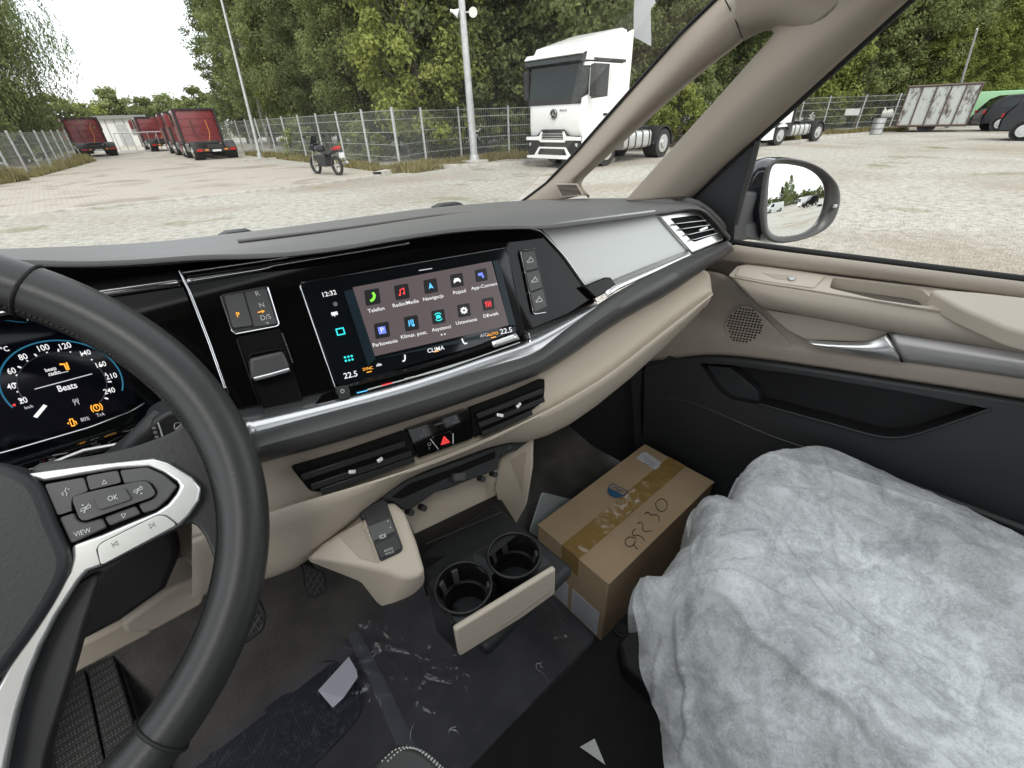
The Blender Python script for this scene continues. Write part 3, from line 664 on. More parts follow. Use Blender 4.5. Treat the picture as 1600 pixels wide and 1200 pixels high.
# ---- gear rocker
gr = prism('gear_rocker', mp(S, [(389, 560), (442, 548), (452, 569), (452, 582), (397, 596), (392, 590)], .018), -NS*.02, M['lip'], dash, bevel=.003, seg=3)
tube('rocker_bar', resample(mp(S, [(397, 592), (425, 585), (452, 577)], .021), 8), .0022, M['chrome'], gr)
prism('rocker_top', mp(S, [(387, 556), (395, 551), (440, 543), (442, 549), (389, 562)], .006), -NS*.006, M['gloss'], gr, bevel=.001)
tube('chrome_line', resample(mp(S, [(440, 520), (457, 567)], .004), 6), .0007, M['chrome'], dash, seg=6)
tube('chrome_line', resample(mp(S, [(370, 530), (405, 632)], .004), 6), .0005, M['darkchrome'], dash, seg=6)

# ================================================================== INFOTAINMENT SCREEN
scr = thing('infotainment_screen', 'wide lit touchscreen with ten menu icons in the middle of the dashboard', 'touchscreen', tuple(S(650, 600)))
sb = prism('screen_glass', roundm(mp(S, [(467, 441), (789, 386), (793, 392), (818, 512), (812, 521), (531, 604), (524, 598)], .005), .004), -NS*.008, M['screen'], scr, bevel=.0008)
tube('screen_edge', resample(mp(S, [(789, 387), (467, 442), (531, 627)], .0055), 60), .0006, M['darkchrome'], scr, seg=6)
tube('screen_edge', resample(mp(S, [(789, 387), (794, 395), (818, 514)], .0055), 30), .0006, M['darkchrome'], scr, seg=6)
SO = .0063
# dark teal glow bands that the display itself shows beside and under the menu
mesh('display_glow', mp(S, [(537, 455), (552, 452), (587, 560), (575, 572)], SO), [[0, 1, 2, 3]], M['teal'], scr)
mesh('display_glow', mp(S, [(770, 408), (779, 406), (806, 508), (795, 508)], SO), [[0, 1, 2, 3]], M['teal'], scr)
mesh('display_glow', mp(S, [(583, 562), (795, 513), (806, 510), (806, 519), (592, 583)], SO), [[0, 1, 2, 3]], M['teal'], scr)
mf = mesh('menu_field', mp(S, [(551, 449), (768, 408), (795, 508), (584, 557)], SO), [[0, 1, 2, 3]], M['tile'], scr)
ics = [
 ('Telefon', 582, 464, 588, 484, 'grn', [('l', [(.35, .8), (.5, .3), (.3, -.2), (-.1, -.6), (-.5, -.75)], False)], .26),
 ('Radio/Media', 628, 456, 634, 474, 'red', [('l', [(-.5, -.6), (-.3, .5), (.6, .8), (.5, -.4)], False), ('p', circ(.25, 8, -.65, -.6)), ('p', circ(.25, 8, .35, -.45))], .1),
 ('Nawigacja', 673, 447, 677, 465, 'blu', [('p', [(-.6, -.7), (0, .9), (0, -.35)]), ('p', [(.6, -.7), (0, .9), (0, -.35)])], .1),
 ('Pojazd', 714, 438, 718, 456, 'wht', [('p', [(-.9, -.6), (-.9, 0), (-.5, .6), (.5, .6), (.9, 0), (.9, -.6), (.5, -.6), (.5, -.3), (-.5, -.3), (-.5, -.6)])], .1),
 ('App-Connect', 752, 430, 757, 447, 'vio', [('p', [(-.8, -.1), (-.8, .7), (.5, .7), (.5, -.1)]), ('p', [(.1, -.8), (.1, -.1), (.6, -.1), (.6, -.8)])], .1),
 ('Parkowanie', 597, 516, 602, 536, 'vio', [('p', [(-.8, -.8), (-.8, .8), (.8, .8), (.8, -.8)])], .1),
 ('Klimat. post.', 643, 505, 647, 523, 'blu', [('l', [(-.6, -.6), (-.5, .7)], False), ('l', [(-.1, -.2), (0, .8)], False), ('l', [(.4, 0), (.4, .8)], False), ('p', circ(.35, 8, .3, -.5))], .12),
 ('Asystenci', 685, 495, 690, 513, 'cya', [('l', circ(.95, 10, 0, 0, 40, 140), False), ('l', circ(.95, 10, 0, 0, 220, 320), False), ('p', [(-.6, -.4), (-.6, .1), (-.3, .5), (.3, .5), (.6, .1), (.6, -.4)])], .12),
 ('Ustawienia', 725, 485, 729, 502, 'wht', [('l', circ(.5, 10), True), ('l', [(-.8, 0), (-.6, 0)], False), ('l', [(.6, 0), (.8, 0)], False), ('l', [(0, .6), (0, .8)], False), ('l', [(0, -.6), (0, -.8)], False), ('l', [(.5, .5), (.6, .6)], False), ('l', [(-.5, .5), (-.6, .6)], False), ('l', [(.5, -.5), (.6, -.6)], False), ('l', [(-.5, -.5), (-.6, -.6)], False)], .2),
 ('Dźwięk', 763, 475, 767, 492, 'red', [('l', [(-.6, -.8), (-.6, .8)], False), ('l', [(0, -.8), (0, .8)], False), ('l', [(.6, -.8), (.6, .8)], False), ('l', [(-.8, .3), (-.4, .3)], False), ('l', [(-.2, -.3), (.2, -.3)], False), ('l', [(.4, .2), (.8, .2)], False)], .12)]
for t, a, b, c, d, mcol, shp, ww in ics:
    k = 14.0-(a-582)/180*3.2; ta = 10.5
    tl = prism('icon_tile', roundm(mp(S, [(a-k*.95, b-k*.72), (a+k*.72, b-k*1.02), (a+k*.95, b+k*.72), (a-k*.72, b+k*1.02)], SO+.0004), .002), -NS*.0003, M['tileblk'], scr)
    icon(shp, S, a, b, k*.52, ta, M[mcol], tl, NS, o=SO+.0009, w=ww)
    text(t, S, c, d, 6.0-(a-582)/180*.8, ta+1, M['wht'], tl, NS, o=SO+.0006, name='menu_lettering', bold=.006)
text('P', S, 597, 516, 8, 11, M['wht'], mf, NS, o=SO+.0012)
for t, a, b, h, mc in (('12:32', 514, 459, 7.5, 'wht'), ('22.5', 548, 586, 9, 'wht'), ('22.5', 791, 517, 8, 'wht'), ('CLIMA', 681, 546, 6.5, 'wht'), ('A/C', 756, 524, 5, 'wht2'), ('SYNC', 575, 576, 4.5, 'org'), ('AUTO', 770, 522, 4.5, 'org')):
    text(t, S, a, b, h, 12, M[mc], scr, NS, o=SO+.0006, name='screen_lettering', bold=.01)
for a, b in ((577, 581), (771, 527), (682, 549)): icon([('l', [(-1, 0), (1, 0)], False)], S, a, b, 3.5, 14, M['org'], scr, NS, o=SO+.0006, w=.2)
icon([('l', [(-.8, -.7), (-.8, .7), (.8, .7), (.8, -.7)], True)], S, 532, 518, 7, 12, M['cya'], scr, NS, o=SO+.0006, w=.14)
icon([('p', circ(.28, 6, x_, y_)) for x_ in (-.75, 0, .75) for y_ in (-.4, .4)], S, 545, 560, 7, 12, M['cya'], scr, NS, o=SO+.0006)
icon([('p', circ(.8, 12))], S, 524, 475, 4.5, 12, M['printg'], scr, NS, o=SO+.0006)
icon([('p', [(-.9, -.3), (-.9, .7), (.9, .7), (.9, -.3), (0, -.3), (-.1, -.8), (-.4, -.3)])], S, 523, 491, 5.5, 12, M['wht'], scr, NS, o=SO+.0006)
icon([('p', [(-.9, -.4), (-.7, .2), (0, .5), (.9, .1), (.9, -.4)])], S, 592, 570, 5, 12, M['wht2'], scr, NS, o=SO+.0006)
icon([('l', [(.3, .9), (.2, 0), (-.1, -.6), (-.6, -.7)], False)], S, 632, 560, 5.5, 12, M['wht'], scr, NS, o=SO+.0006, w=.2)
icon([('l', [(-.4, .9), (-.2, -.1), (.1, -.6), (.7, -.6)], False)], S, 725, 534, 5.5, 12, M['wht'], scr, NS, o=SO+.0006, w=.2)
icon([('l', [(-1, 0), (1, 0)], False)], S, 665, 421, 10, 9, M['wht2'], scr, NS, o=SO+.0006, w=.07)
for a, b in ((690, 523), (695, 522)): icon([('p', circ(1, 8))], S, a, b, 1.3, 9, M['wht'], scr, NS, o=SO+.0009)
# slider strip under the display
sls = loft('slider_strip', [mp(S, [(527, 603), (600, 583), (700, 555), (818, 515)], .006), mp(S, [(523, 610), (600, 592), (700, 565), (825, 522)], .016), mp(S, [(531, 627), (610, 607), (720, 577), (829, 534)], .013)], M['gloss'], scr, n=30, sub=2, thick=.003)
tube('slider_edge', resample(mp(S, [(531, 628), (610, 608), (720, 578), (829, 535), (826, 520)], .0145), 40), .0007, M['chrome'], scr, seg=6)
for p in ([(574, 609), (700, 575), (812, 535)], [(650, 588), (742, 560)]):
    tube('slider_groove', resample(mp(S, p, .0165), 30), .0009, M['silverw'], scr, seg=6)
loft('slider_pad', [mp(S, [(768, 534), (806, 520)], .0165), mp(S, [(772, 543), (812, 530)], .0175)], M['silverw'], scr, n=8, sm=0, thick=.001)
icon([('l', [(-1, 0), (1, 0)], False)], S, 566, 612, 8, 14, M['blu'], scr, NS, o=.0176, w=.1)
icon([('l', [(-1, 0), (1, 0)], False)], S, 605, 600, 8, 14, M['red'], scr, NS, o=.0186, w=.1)
icon([('l', [(-1, 0), (1, 0)], False)], S, 640, 590, 8, 14, M['print'], scr, NS, o=.0186, w=.1)
pb = prism('power_button', roundm(mp(S, [(523, 605), (543, 602), (547, 610), (547, 621), (532, 625)], .0165), .002), -NS*.004, M['dark'], scr, bevel=.0005)
icon([('l', circ(.8, 12, 0, 0, 120, 420), False), ('l', [(0, .2), (0, 1)], False)], S, 535, 611, 3.5, 12, M['print'], pb, NS, o=.0172, w=.13)

# ================================================================== INSTRUMENT CLUSTER
NC = V((.10, -.90, .42)).normalized(); PC = V((-.06, .62, CZ-.22))
def K(px, py, o=0.0): return on(px, py, PC+NC*o, NC)
clu = thing('instrument_cluster', 'digital speedometer display seen through the steering wheel rim', 'instrument display', tuple(K(95, 700)))
prism('cluster_glass', roundm(mp(K, [(-200, 560), (0, 500), (150, 470), (330, 500), (330, 600), (222, 655), (140, 680), (0, 722), (-200, 790)]), .01), -NC*.01, M['screen'], clu)
prism('cluster_display', mp(K, [(-150, 545), (0, 508), (150, 500), (196, 560), (214, 628), (140, 660), (0, 700), (-150, 735)], .002), -NC*.001, mat('cluster_face', (.010, .011, .02), .08), clu)
CA = 13
def ell(cx, cy, rx, ry, rot, a0, a1, k=60):
    c, s = math.cos(math.radians(rot)), math.sin(math.radians(rot)); o = []
    for i in range(k+1):
        a = math.radians(a0+(a1-a0)*i/k); x, y = rx*math.cos(a), ry*math.sin(a); o.append((cx+x*c-y*s, cy-(x*s+y*c)))
    return o
tube('dial_ring', mp(K, ell(95, 598, 97, 66, -4, -5, 222), .0035), .0007, M['cblu'], clu, seg=6)
tube('dial_ring', mp(K, ell(97, 600, 70, 49, -4, -30, 215), .003), .0006, mat('dial_grey', (.12, .12, .13), .4), clu, seg=6)
for a, x0, y0, h in (('20', 36, 626, 8), ('40', 18, 604, 8), ('60', 18, 580, 8), ('80', 36, 558, 8), ('100', 67, 544, 8), ('120', 101, 541, 8), ('140', 133, 552, 7), ('160', 157, 570, 7), ('210', 174, 588, 7), ('240', 171, 611, 7), ('5 °C', 3, 547, 7), ('km/h', 45, 636, 4)):
    text(a, K, x0, y0, h*1.2, CA, M['wht'] if a != 'km/h' else M['wht2'], clu, NC, o=.004, name='dial_number', bold=.008)
text('Beats', K, 105, 605, 10, CA, M['wht'], clu, NC, o=.004, bold=.012)
text('beats', K, 79, 577, 6, CA, M['wht'], clu, NC, o=.004, bold=.012); text('radio', K, 85, 583, 6.5, CA, M['wht'], clu, NC, o=.004, bold=.012)
icon([('l', [(-.8, .9), (.2, .7), (.2, -.9)], False), ('l', [(.9, .9), (.7, -.9)], False)], K, 101, 573, 6, CA, M['org'], clu, NC, o=.004, w=.22)
for (a, b, c, d), g in (((54, 608, 144, 584), .0005), ((76, 587, 107, 580), .0004)):
    tube('dial_rule', resample(mp(K, [(a, b), (c, d)], .004), 3), g, M['wht2'], clu, seg=5)
tube('needle', resample(mp(K, [(55, 652), (71, 633)], .005), 3), .0017, M['wht'], clu, seg=6)
for i in range(17):
    a = 214-i*14.6; p1 = ell(97, 600, 72, 50.5, -4, a, a, 1)[0]; p2 = ell(97, 600, 78 if i % 2 == 0 else 74, 54.5 if i % 2 == 0 else 52, -4, a, a, 1)[0]
    tube('tick', resample(mp(K, [p1, p2], .004), 2), .0008, M['wht'], clu, seg=4)
icon([('p', [(-1, 0), (1, .8), (1, -.8)])], K, 21, 633, 3, CA, M['red'], clu, NC, o=.004)
icon([('l', circ(.6, 12), True), ('l', circ(1, 6, 0, 0, 140, 220), False), ('l', circ(1, 6, 0, 0, -40, 40), False), ('l', [(0, -.1), (0, .4)], False)], K, 151, 637, 8.5, CA, M['org'], clu, NC, o=.004, w=.1)
icon([('l', [(-.4, -.8), (-.4, .8), (.3, .8), (.3, -.8)], True), ('l', [(.3, .3), (.8, 0), (.8, -.6)], False), ('p', [(-1.2, 0), (-.8, .3), (-.8, -.3)])], K, 113, 660, 7, CA, M['org'], clu, NC, o=.004, w=.12)
text('80%', K, 133, 655, 6, CA, M['wht2'], clu, NC, o=.004); text('TrA', K, 157, 648, 5.5, CA, M['wht2'], clu, NC, o=.004)
icon([('l', [(0, .9), (-.7, -.9)], False), ('l', [(0, .9), (.7, -.9)], False), ('l', circ(.8, 5, 0, .5, 140, 220), False), ('l', circ(.8, 5, 0, .5, -40, 40), False)], K, 119, 628, 5, CA, M['wht2'], clu, NC, o=.004, w=.1)
# cowl below the display
loft('cluster_cowl', [mp(K, [(-200, 790), (0, 722), (140, 680), (222, 655), (240, 640)], .0), mp(K, [(-200, 800), (0, 730), (140, 690), (215, 665), (250, 645)], .06), mp(K, [(-200, 850), (0, 760), (150, 712), (250, 690), (330, 640)], .10)], M['gloss'], clu, n=30, sub=3, thick=.004)
tube('cowl_line', resample(mp(K, [(-100, 735), (20, 703), (140, 668), (205, 643), (226, 630)], .012), 30), .0011, M['darkchrome'], clu, seg=6)
tube('cowl_line', resample(mp(K, [(-60, 760), (60, 732), (130, 704), (240, 684), (330, 640)], .085), 30), .0018, M['silverw'], clu, seg=6)

# ================================================================== STEERING WHEEL
swh = thing('steering_wheel', 'black leather steering wheel with silver spoke trim and buttons', 'steering wheel', tuple(PW))
nw = NW; uw = V((1, 0, 0)); uw = (uw-nw*uw.dot(nw)).normalized(); vw = nw.cross(uw)
vw = vw if vw.z > 0 else -vw
def wp(a, r, o=0.0): return PW+(uw*math.cos(math.radians(a))+vw*math.sin(math.radians(a)))*r+nw*o
RT = .0159; RR = .185-RT
rr = []
for i in range(144):
    a = i*2.5; rr.append(RT*(1+.05*max(0, math.cos(math.radians(a-20))**8)))
tube('rim', [wp(i*2.5, RR) for i in range(144)], rr, M['leather'], swh, seg=24, closed=True)
# seams where leather pieces meet and the inner stitch line
for px, py in ((52, 440), (262, 1150)):
    best = min(range(0, 360), key=lambda a: (lambda c: (c[0]-px)**2+(c[1]-py)**2)(((lambda q: (800+FPX*q.x/-q.z, 600-FPX*q.y/-q.z))(MB.transposed() @ (wp(a, RR)-CAM)))))
    tube('rim_seam', [wp(best, RR)+((wp(best, 1)-PW).normalized()*math.cos(t)+nw*math.sin(t))*(RT*1.035) for t in [i*math.pi/12 for i in range(24)]], .0011, M['seal'], swh, seg=6, closed=True)
st = Acc()
for i in range(150):
    a = -75+i*1.0; c = wp(a, RR); ir = -(wp(a, 1)-PW).normalized()
    p = c+ir*RT*.96+nw*RT*.36; t = (wp(a+1, 1)-wp(a, 1)).normalized()
    st.bar(p-t*.0011+nw*.0006, p+t*.0011-nw*.0006, .0007)
st.make('rim_stitching', mat('dark_stitch', (.008, .008, .008), .7), swh)
# spoke body merging into the rim
spb = [(40, 724), (120, 716), (205, 700), (283, 670), (300, 640), (340, 660), (372, 740), (374, 860), (345, 905), (333, 868), (318, 832), (300, 815), (280, 826), (158, 890), (100, 905), (60, 800)]
prism('spoke_body', roundm(mp(W, spb, -.004), .01), -NW*.024, M['leather'], swh, bevel=.004, seg=4)
prism('spoke_body', roundm(mp(W, [(158, 893), (128, 985), (112, 1045), (70, 1180), (60, 1260), (-60, 1260), (0, 1180), (50, 1020), (120, 908)], -.006), .006), -NW*.02, M['dark'], swh, bevel=.004, seg=3)
ab = [(-330, 700), (-150, 702), (0, 722), (44, 740), (66, 760), (90, 825), (110, 866), (107, 896), (79, 950), (25, 1029), (-60, 1130), (-330, 1180)]
prism('airbag_cover', roundm(mp(W, ab, .012), .014), -NW*.035, M['airbag'], swh, bevel=.008, seg=5)
# silver frame (one ring open to the left) with the lower strip
fo = [(41, 740), (140, 727), (240, 716), (262, 722), (300, 745), (315, 762), (312, 782), (296, 806), (280, 822), (220, 853), (158, 885), (136, 893), (125, 905), (106, 934), (88, 962), (64, 1008), (44, 1056), (27, 1110), (14, 1170), (0, 1250), (-45, 1250), (-30, 1150), (-14, 1090), (12, 1040), (45, 985), (84, 925), (106, 895), (112, 872), (112, 858)]
fi = [(112, 852), (158, 836), (200, 818), (244, 800), (262, 788), (275, 772), (281, 760), (276, 752), (255, 738), (232, 729), (180, 733), (120, 743), (68, 752), (50, 748)]
fr_o = prism('spoke_trim', mp(W, fo+fi, .007), -NW*.008, M['silverw'], swh, bevel=.0022, seg=3)
prism('button_bed', mp(W, [(50, 750), (232, 728), (282, 760), (272, 780), (246, 803), (112, 858), (100, 840)], .0), -NW*.006, M['pit'], swh)
def btn(name, pts, o=.007, m='button', b=.0008, r=.0015, par=None): return prism(name, roundm(mp(W, pts, o), r), -NW*.006, M[m], par or swh, bevel=b)
bv = btn('voice_button', [(69, 757), (131, 746), (138, 768), (113, 777), (112, 794), (114, 798), (90, 806)])
bw = btn('view_button', [(92, 809), (116, 801), (122, 813), (132, 817), (160, 809), (167, 824), (111, 850)])
bu = btn('up_button', [(134, 744), (184, 735), (190, 754), (145, 765), (140, 766)])
bd_ = btn('down_button', [(163, 808), (212, 790), (220, 803), (171, 822)])
br_ = btn('blank_button', [(187, 735), (230, 730), (256, 742), (277, 760), (262, 780), (244, 796), (224, 802), (216, 788), (240, 779), (246, 770), (238, 757), (226, 752), (194, 757)])
ring = btn('centre_rocker', [(112, 780), (116, 775), (145, 767), (222, 751), (232, 753), (244, 770), (238, 777), (150, 808), (134, 814), (124, 812)], o=.0092, b=.0016, r=.003)
ok = btn('ok_button', [(145, 776), (196, 763), (206, 780), (200, 783), (158, 797), (152, 795)], o=.0108, b=.0008)
text('OK', W, 176, 778, 8, 13, M['print'], ok, NW, o=.0114); text('VIEW', W, 129, 832, 8, 17, M['print'], bw, NW, o=.0076)
icon([('l', [(-.9, -.7), (.9, -.7), (0, .8)], True)], W, 163, 753, 4.2, 12, M['print'], bu, NW, o=.0076, w=.1)
icon([('l', [(-.9, .7), (.9, .7), (0, -.8)], True)], W, 193, 806, 4.2, 12, M['print'], bd_, NW, o=.0076, w=.1)
rad = [('l', [(-1, -.35), (-1, .1), (1, .6), (1, .1), (-1, -.35)], False), ('l', [(-.5, -.7), (.7, .9)], False), ('l', [(-.3, -.7), (-.1, .4)], False)]
icon(rad, W, 134, 795, 8, 13, M['print'], ring, NW, o=.0098, w=.06); icon(rad, W, 216, 766, 7, 13, M['print'], ring, NW, o=.0098, w=.06)
icon([('p', [(-1, 0), (.6, .7), (.6, -.7)])], W, 129, 789, 2.2, 13, M['print'], ring, NW, o=.0098); icon([('p', [(1, 0), (-.6, .7), (-.6, -.7)])], W, 221, 771, 2.2, 13, M['print'], ring, NW, o=.0098)
icon([('l', [(.3, 1), (-.1, .3), (.4, -.2), (.2, -.9)], False), ('l', [(-.5, .1), (-.9, -.3)], False), ('l', [(.7, .5), (1, .7)], False), ('l', [(-.4, -.4), (-.7, -.7)], False)], W, 102, 769, 6.5, 10, M['print'], bv, NW, o=.0076, w=.09)
tk = btn('track_button', [(152, 856), (158, 849), (246, 805), (258, 806), (276, 820), (160, 882), (157, 880)], o=.0088, m='silverw', b=.001, r=.002)
tube('button_gap', resample(mp(W, [(159, 884), (152, 858), (158, 849), (246, 805), (258, 806), (277, 820)], .0078), 40), .0006, M['dark'], swh, seg=5)
icon([('l', [(.7, .8), (.7, -.8), (-.6, 0)], True), ('l', [(-.9, .9), (-.9, -.9)], False)], W, 180, 850, 5, 25, M['printg'], tk, NW, o=.0092, w=.09)
icon([('l', [(-.7, .8), (-.7, -.8), (.6, 0)], True), ('l', [(.9, .9), (.9, -.9)], False)], W, 237, 821, 5, 25, M['printg'], tk, NW, o=.0092, w=.09)

# the off-side spoke: the same pieces mirrored about the wheel's upright axis
for c_ in [o for o in swh.children if o.name.split('.')[0] in ('spoke_body', 'spoke_trim', 'button_bed', 'voice_button', 'view_button', 'up_button', 'down_button', 'blank_button', 'centre_rocker', 'ok_button', 'track_button')]:
    me = c_.data.copy(); 
    for v in me.vertices: v.co -= uw*(2*v.co.dot(uw))
    me.flip_normals(); o = bpy.data.objects.new(c_.name.split('.')[0], me); put(o, swh)
    for m_ in c_.modifiers:
        b_ = o.modifiers.new('bevel', 'BEVEL'); b_.width = m_.width; b_.segments = m_.segments; b_.limit_method = 'ANGLE'; b_.angle_limit = m_.angle_limit

# ================================================================== WIPER STALK
stk = thing('wiper_stalk', 'black wiper stalk with white symbols behind the wheel rim', 'wiper stalk', tuple(Y(250, 690, .40)))
p0 = Y(150, 740, .47); p1 = Y(238, 672, .405); p2 = Y(292, 655, .385)
prism('stalk_end', roundm([Y(a, b, .41) for a, b in [(234, 664), (262, 644), (300, 640), (300, 690), (280, 693), (246, 692)]], .006), (0, .03, 0), M['dark'], stk, bevel=.004, seg=3)
tube('stalk_arm', resample([p0, p1.lerp(p0, .2), V((p1.x+.01, p1.y+.02, p1.z))], 8), [.009]*8, M['dark'], stk)
NY = V((0, -1, 0))
def Ys(px, py, o=0.0): return Y(px, py, .41-o)
icon([('l', circ(.9, 8, 0, 0, 20, 160), False), ('l', [(-.8, .3), (-.3, -.7), (.3, -.7), (.8, .3)], False), ('l', [(0, -.6), (.5, .6)], False)], Ys, 277, 666, 7, -15, M['print'], stk, NY, o=.0012, w=.1)
for i in range(4): icon([('l', [(-1, 0), (1, .2)], False), ('l', [(-1, -.8), (1, -.6)], False)], Ys, 241+i*2, 668+i*7, 2.6, -10, M['print'], stk, NY, o=.0012, w=.15)
tube('stalk_ring', resample([Ys(247, 661, .001), Ys(252, 675, .001), Ys(256, 690, .001)], 6), .0006, M['print'], stk, seg=5)
prism('stalk_base', roundm([Y(a, b, .43) for a, b in [(190, 716), (215, 706), (244, 695), (262, 697), (250, 712), (215, 722)]], .004), (0, .03, 0), M['dark'], stk, bevel=.003)
text('OFF', lambda a, b, o=0.0: Y(a, b, .43-o), 241, 701, 5, 4, M['print'], stk, NY, o=.0012)

# ================================================================== PARKING BRAKE CONSOLE
NPc = V((-.10, -.42, .90)).normalized(); PPc = Y(610, 891, .345)
def C(px, py, o=0.0): return on(px, py, PPc+NPc*o, NPc)
con = thing('brake_switch_console', 'beige lower console pod carrying the parking brake and auto hold switches', 'console', tuple(C(600, 900)))
top = [(600, 786), (616, 783), (632, 799), (650, 845), (664, 892), (652, 902), (630, 904), (604, 893), (560, 884), (481, 872), (503, 849), (530, 831), (566, 812)]
body_dn = []
lowp = [(600, 786), (616, 783), (632, 799), (652, 850), (664, 918), (652, 928), (628, 942), (599, 951), (583, 942), (566, 910), (484, 880), (503, 849), (530, 831), (566, 812)]
rows = [[C(sum(a for a, b in top)/len(top)+(a-sum(x for x, y in top)/len(top))*.55, 852+(b-852)*.55, .0) for a, b in top], mp(C, top, .0)]
t0_ = mp(C, top)
low = []
for (a, b), p in zip(top, t0_): low.append(p)
side = [(600, 790), (618, 787), (634, 802), (652, 850), (665, 900), (664, 915), (646, 930), (600, 951), (584, 944), (566, 914), (480, 879), (503, 853), (530, 835), (566, 816)]
side = [(600, 800), (617, 800), (634, 812), (652, 855), (665, 912), (648, 930), (620, 944), (596, 951), (566, 912), (479, 877), (503, 855), (530, 838), (566, 820)]
lowr = []
for (a, b), p in zip(side, t0_): lowr.append(on(a, b, p+V((0, .028, -.0)), (0, -.97, .2)) if False else Y(a, b, p.y+.012))
rows = [mp(C, top), lowr, [p+V((0, .05, .0)) for p in lowr]]
R = rows; n_ = len(top); vs = [p for r in R for p in r]; fs = [list(range(n_))]+[[i*n_+j, i*n_+(j+1) % n_, (i+1)*n_+(j+1) % n_, (i+1)*n_+j] for i in range(2) for j in range(n_)]
pod = mesh('pod_body', vs, fs, M['beige'], con, smooth=35); bev(pod, .008, 4, 25)
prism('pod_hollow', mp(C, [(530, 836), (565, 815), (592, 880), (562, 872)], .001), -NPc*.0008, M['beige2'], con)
prism('switch_panel', roundm(mp(C, [(566, 798), (603, 782), (630, 856), (626, 862), (594, 877)], .0035), .003), -NPc*.01, M['dark'], con, bevel=.001)
b1 = prism('brake_switch', roundm(mp(C, [(573, 822), (610, 808), (618, 830), (583, 846)], .007), .002), -NPc*.006, M['button'], con, bevel=.0012)
b2 = prism('hold_switch', roundm(mp(C, [(584, 850), (619, 834), (628, 857), (595, 873)], .006), .002), -NPc*.006, M['dark'], con, bevel=.001)
icon([('l', circ(.55, 12), True), ('l', circ(.95, 6, 0, 0, 140, 220), False), ('l', circ(.95, 6, 0, 0, -40, 40), False)], C, 598, 838, 5, 18, M['print'], b1, NPc, o=.0076, w=.11)
text('AUTO', C, 607, 859, 3.6, 18, M['print'], b2, NPc, o=.0066); text('HOLD', C, 609, 864, 3.6, 18, M['print'], b2, NPc, o=.0066)
for a, b in ((575, 828), (577, 836), (580, 844), (606, 814), (610, 824)): icon([('p', circ(1, 6))], C, a, b, 1.1, 0, M['print'], b1, NPc, o=.0076)
prism('pod_neck', mp(C, [(560, 800), (580, 786), (602, 776), (604, 790), (566, 812)], .003), -NPc*.02, M['dark'], con, bevel=.003)

# ================================================================== PHONE CRADLE AND OPEN BIN
NB = V((.05, -.9, .35)).normalized(); PB = Y(700, 800, .47)
def Bk(px, py, o=0.0): return on(px, py, PB+NB*o, NB)
bn = thing('storage_bin', 'open storage recess under the air vents with black phone cradle and beige sides', 'storage recess', tuple(Bk(700, 830)))
prism('bin_back', mp(Bk, [(625, 792), (700, 745), (790, 715), (790, 800), (772, 778), (650, 836)], .0), -NB*.01, M['beige'], bn)
NBin = V((0, -.2, .98)).normalized(); PBin = Y(700, 850, .40)
def Bi(px, py, o=0.0): return on(px, py, PBin+NBin*o, NBin)
prism('bin_floor', [Bk(640, 838, .001), Bk(778, 772, .001)]+mp(Bi, [(816, 832), (825, 850), (740, 890), (664, 925), (655, 880)]), (0, 0, -.01), M['traydark'], bn)
tube('bin_rib', [Bi(665, 850, .002), Bi(785, 800, .002)], .0012, M['dark'], bn)
sp = [(782, 716), (800, 703), (832, 687), (831, 735), (822, 790), (806, 820), (797, 815), (777, 782), (772, 762)]
def Sd(px, py, o=0.0): return on(px, py, Y(800, 760, .43)+V((-o, 0, 0)), V((-.8, -.55, .2)).normalized())
prism('bin_side', mp(Sd, sp), (.012, .008, 0), M['beige'], bn, bevel=.003)
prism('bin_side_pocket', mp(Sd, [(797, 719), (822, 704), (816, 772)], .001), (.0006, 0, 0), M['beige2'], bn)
def Cr(px, py, o=0.0): return on(px, py, Y(700, 740, .415)+NB*o, NB)
cr = prism('phone_cradle', mp(Cr, [(592, 778), (602, 772), (640, 748), (710, 722), (785, 694), (822, 684), (826, 690), (808, 704), (782, 712), (778, 734), (730, 752), (720, 756), (700, 764), (680, 770), (640, 798), (628, 796), (616, 786)]), -NB*.03, M['rubber'], bn, bevel=.002)
prism('cradle_slot', mp(Cr, [(612, 777), (640, 756), (710, 731), (774, 705), (774, 716), (705, 744), (628, 779)], .0008), -NB*.0006, M['pit'], cr)
prism('cradle_clip', mp(Cr, [(709, 741), (728, 738), (728, 750), (710, 753)], .008), -NB*.008, M['lip'], cr, bevel=.001)
icon([('l', [(-.8, -.6), (0, .8), (.8, -.6)], True)], Cr, 796, 698, 4, 15, M['printg'], cr, NB, o=.001)
for a, b in ((660, 793), (640, 800), (752, 748), (771, 741)): 
    ac = Acc(); ac.cyl(Cr(a, b, -.004), NB, .0045, .012, 12); ac.make('cradle_stud', M['dark'], bn, smooth=50)

# ================================================================== CUP HOLDER DRAWER
ZT = CZ-.492
def H(px, py, o=0.0): return Z(px, py, ZT+o)
cup = thing('cup_holder_drawer', 'pulled out cup holder tray with two round cup wells and a beige front', 'cup holder', tuple(H(760, 900, -.1)))
outl = [(668, 912), (700, 886), (760, 850), (815, 831), (842, 858), (866, 886), (712, 984), (695, 955)]
wells = [((722, 917), 38, 33), ((800, 871), 36, 31)]
def wring(cx, cy, f, z, k=28, s=1.0):
    c = H(cx, cy, 0); return [V((c.x+.0335*s*math.cos(2*math.pi*i/k), c.y+.0335*s*math.sin(2*math.pi*i/k), ZT+z)) for i in range(k)]
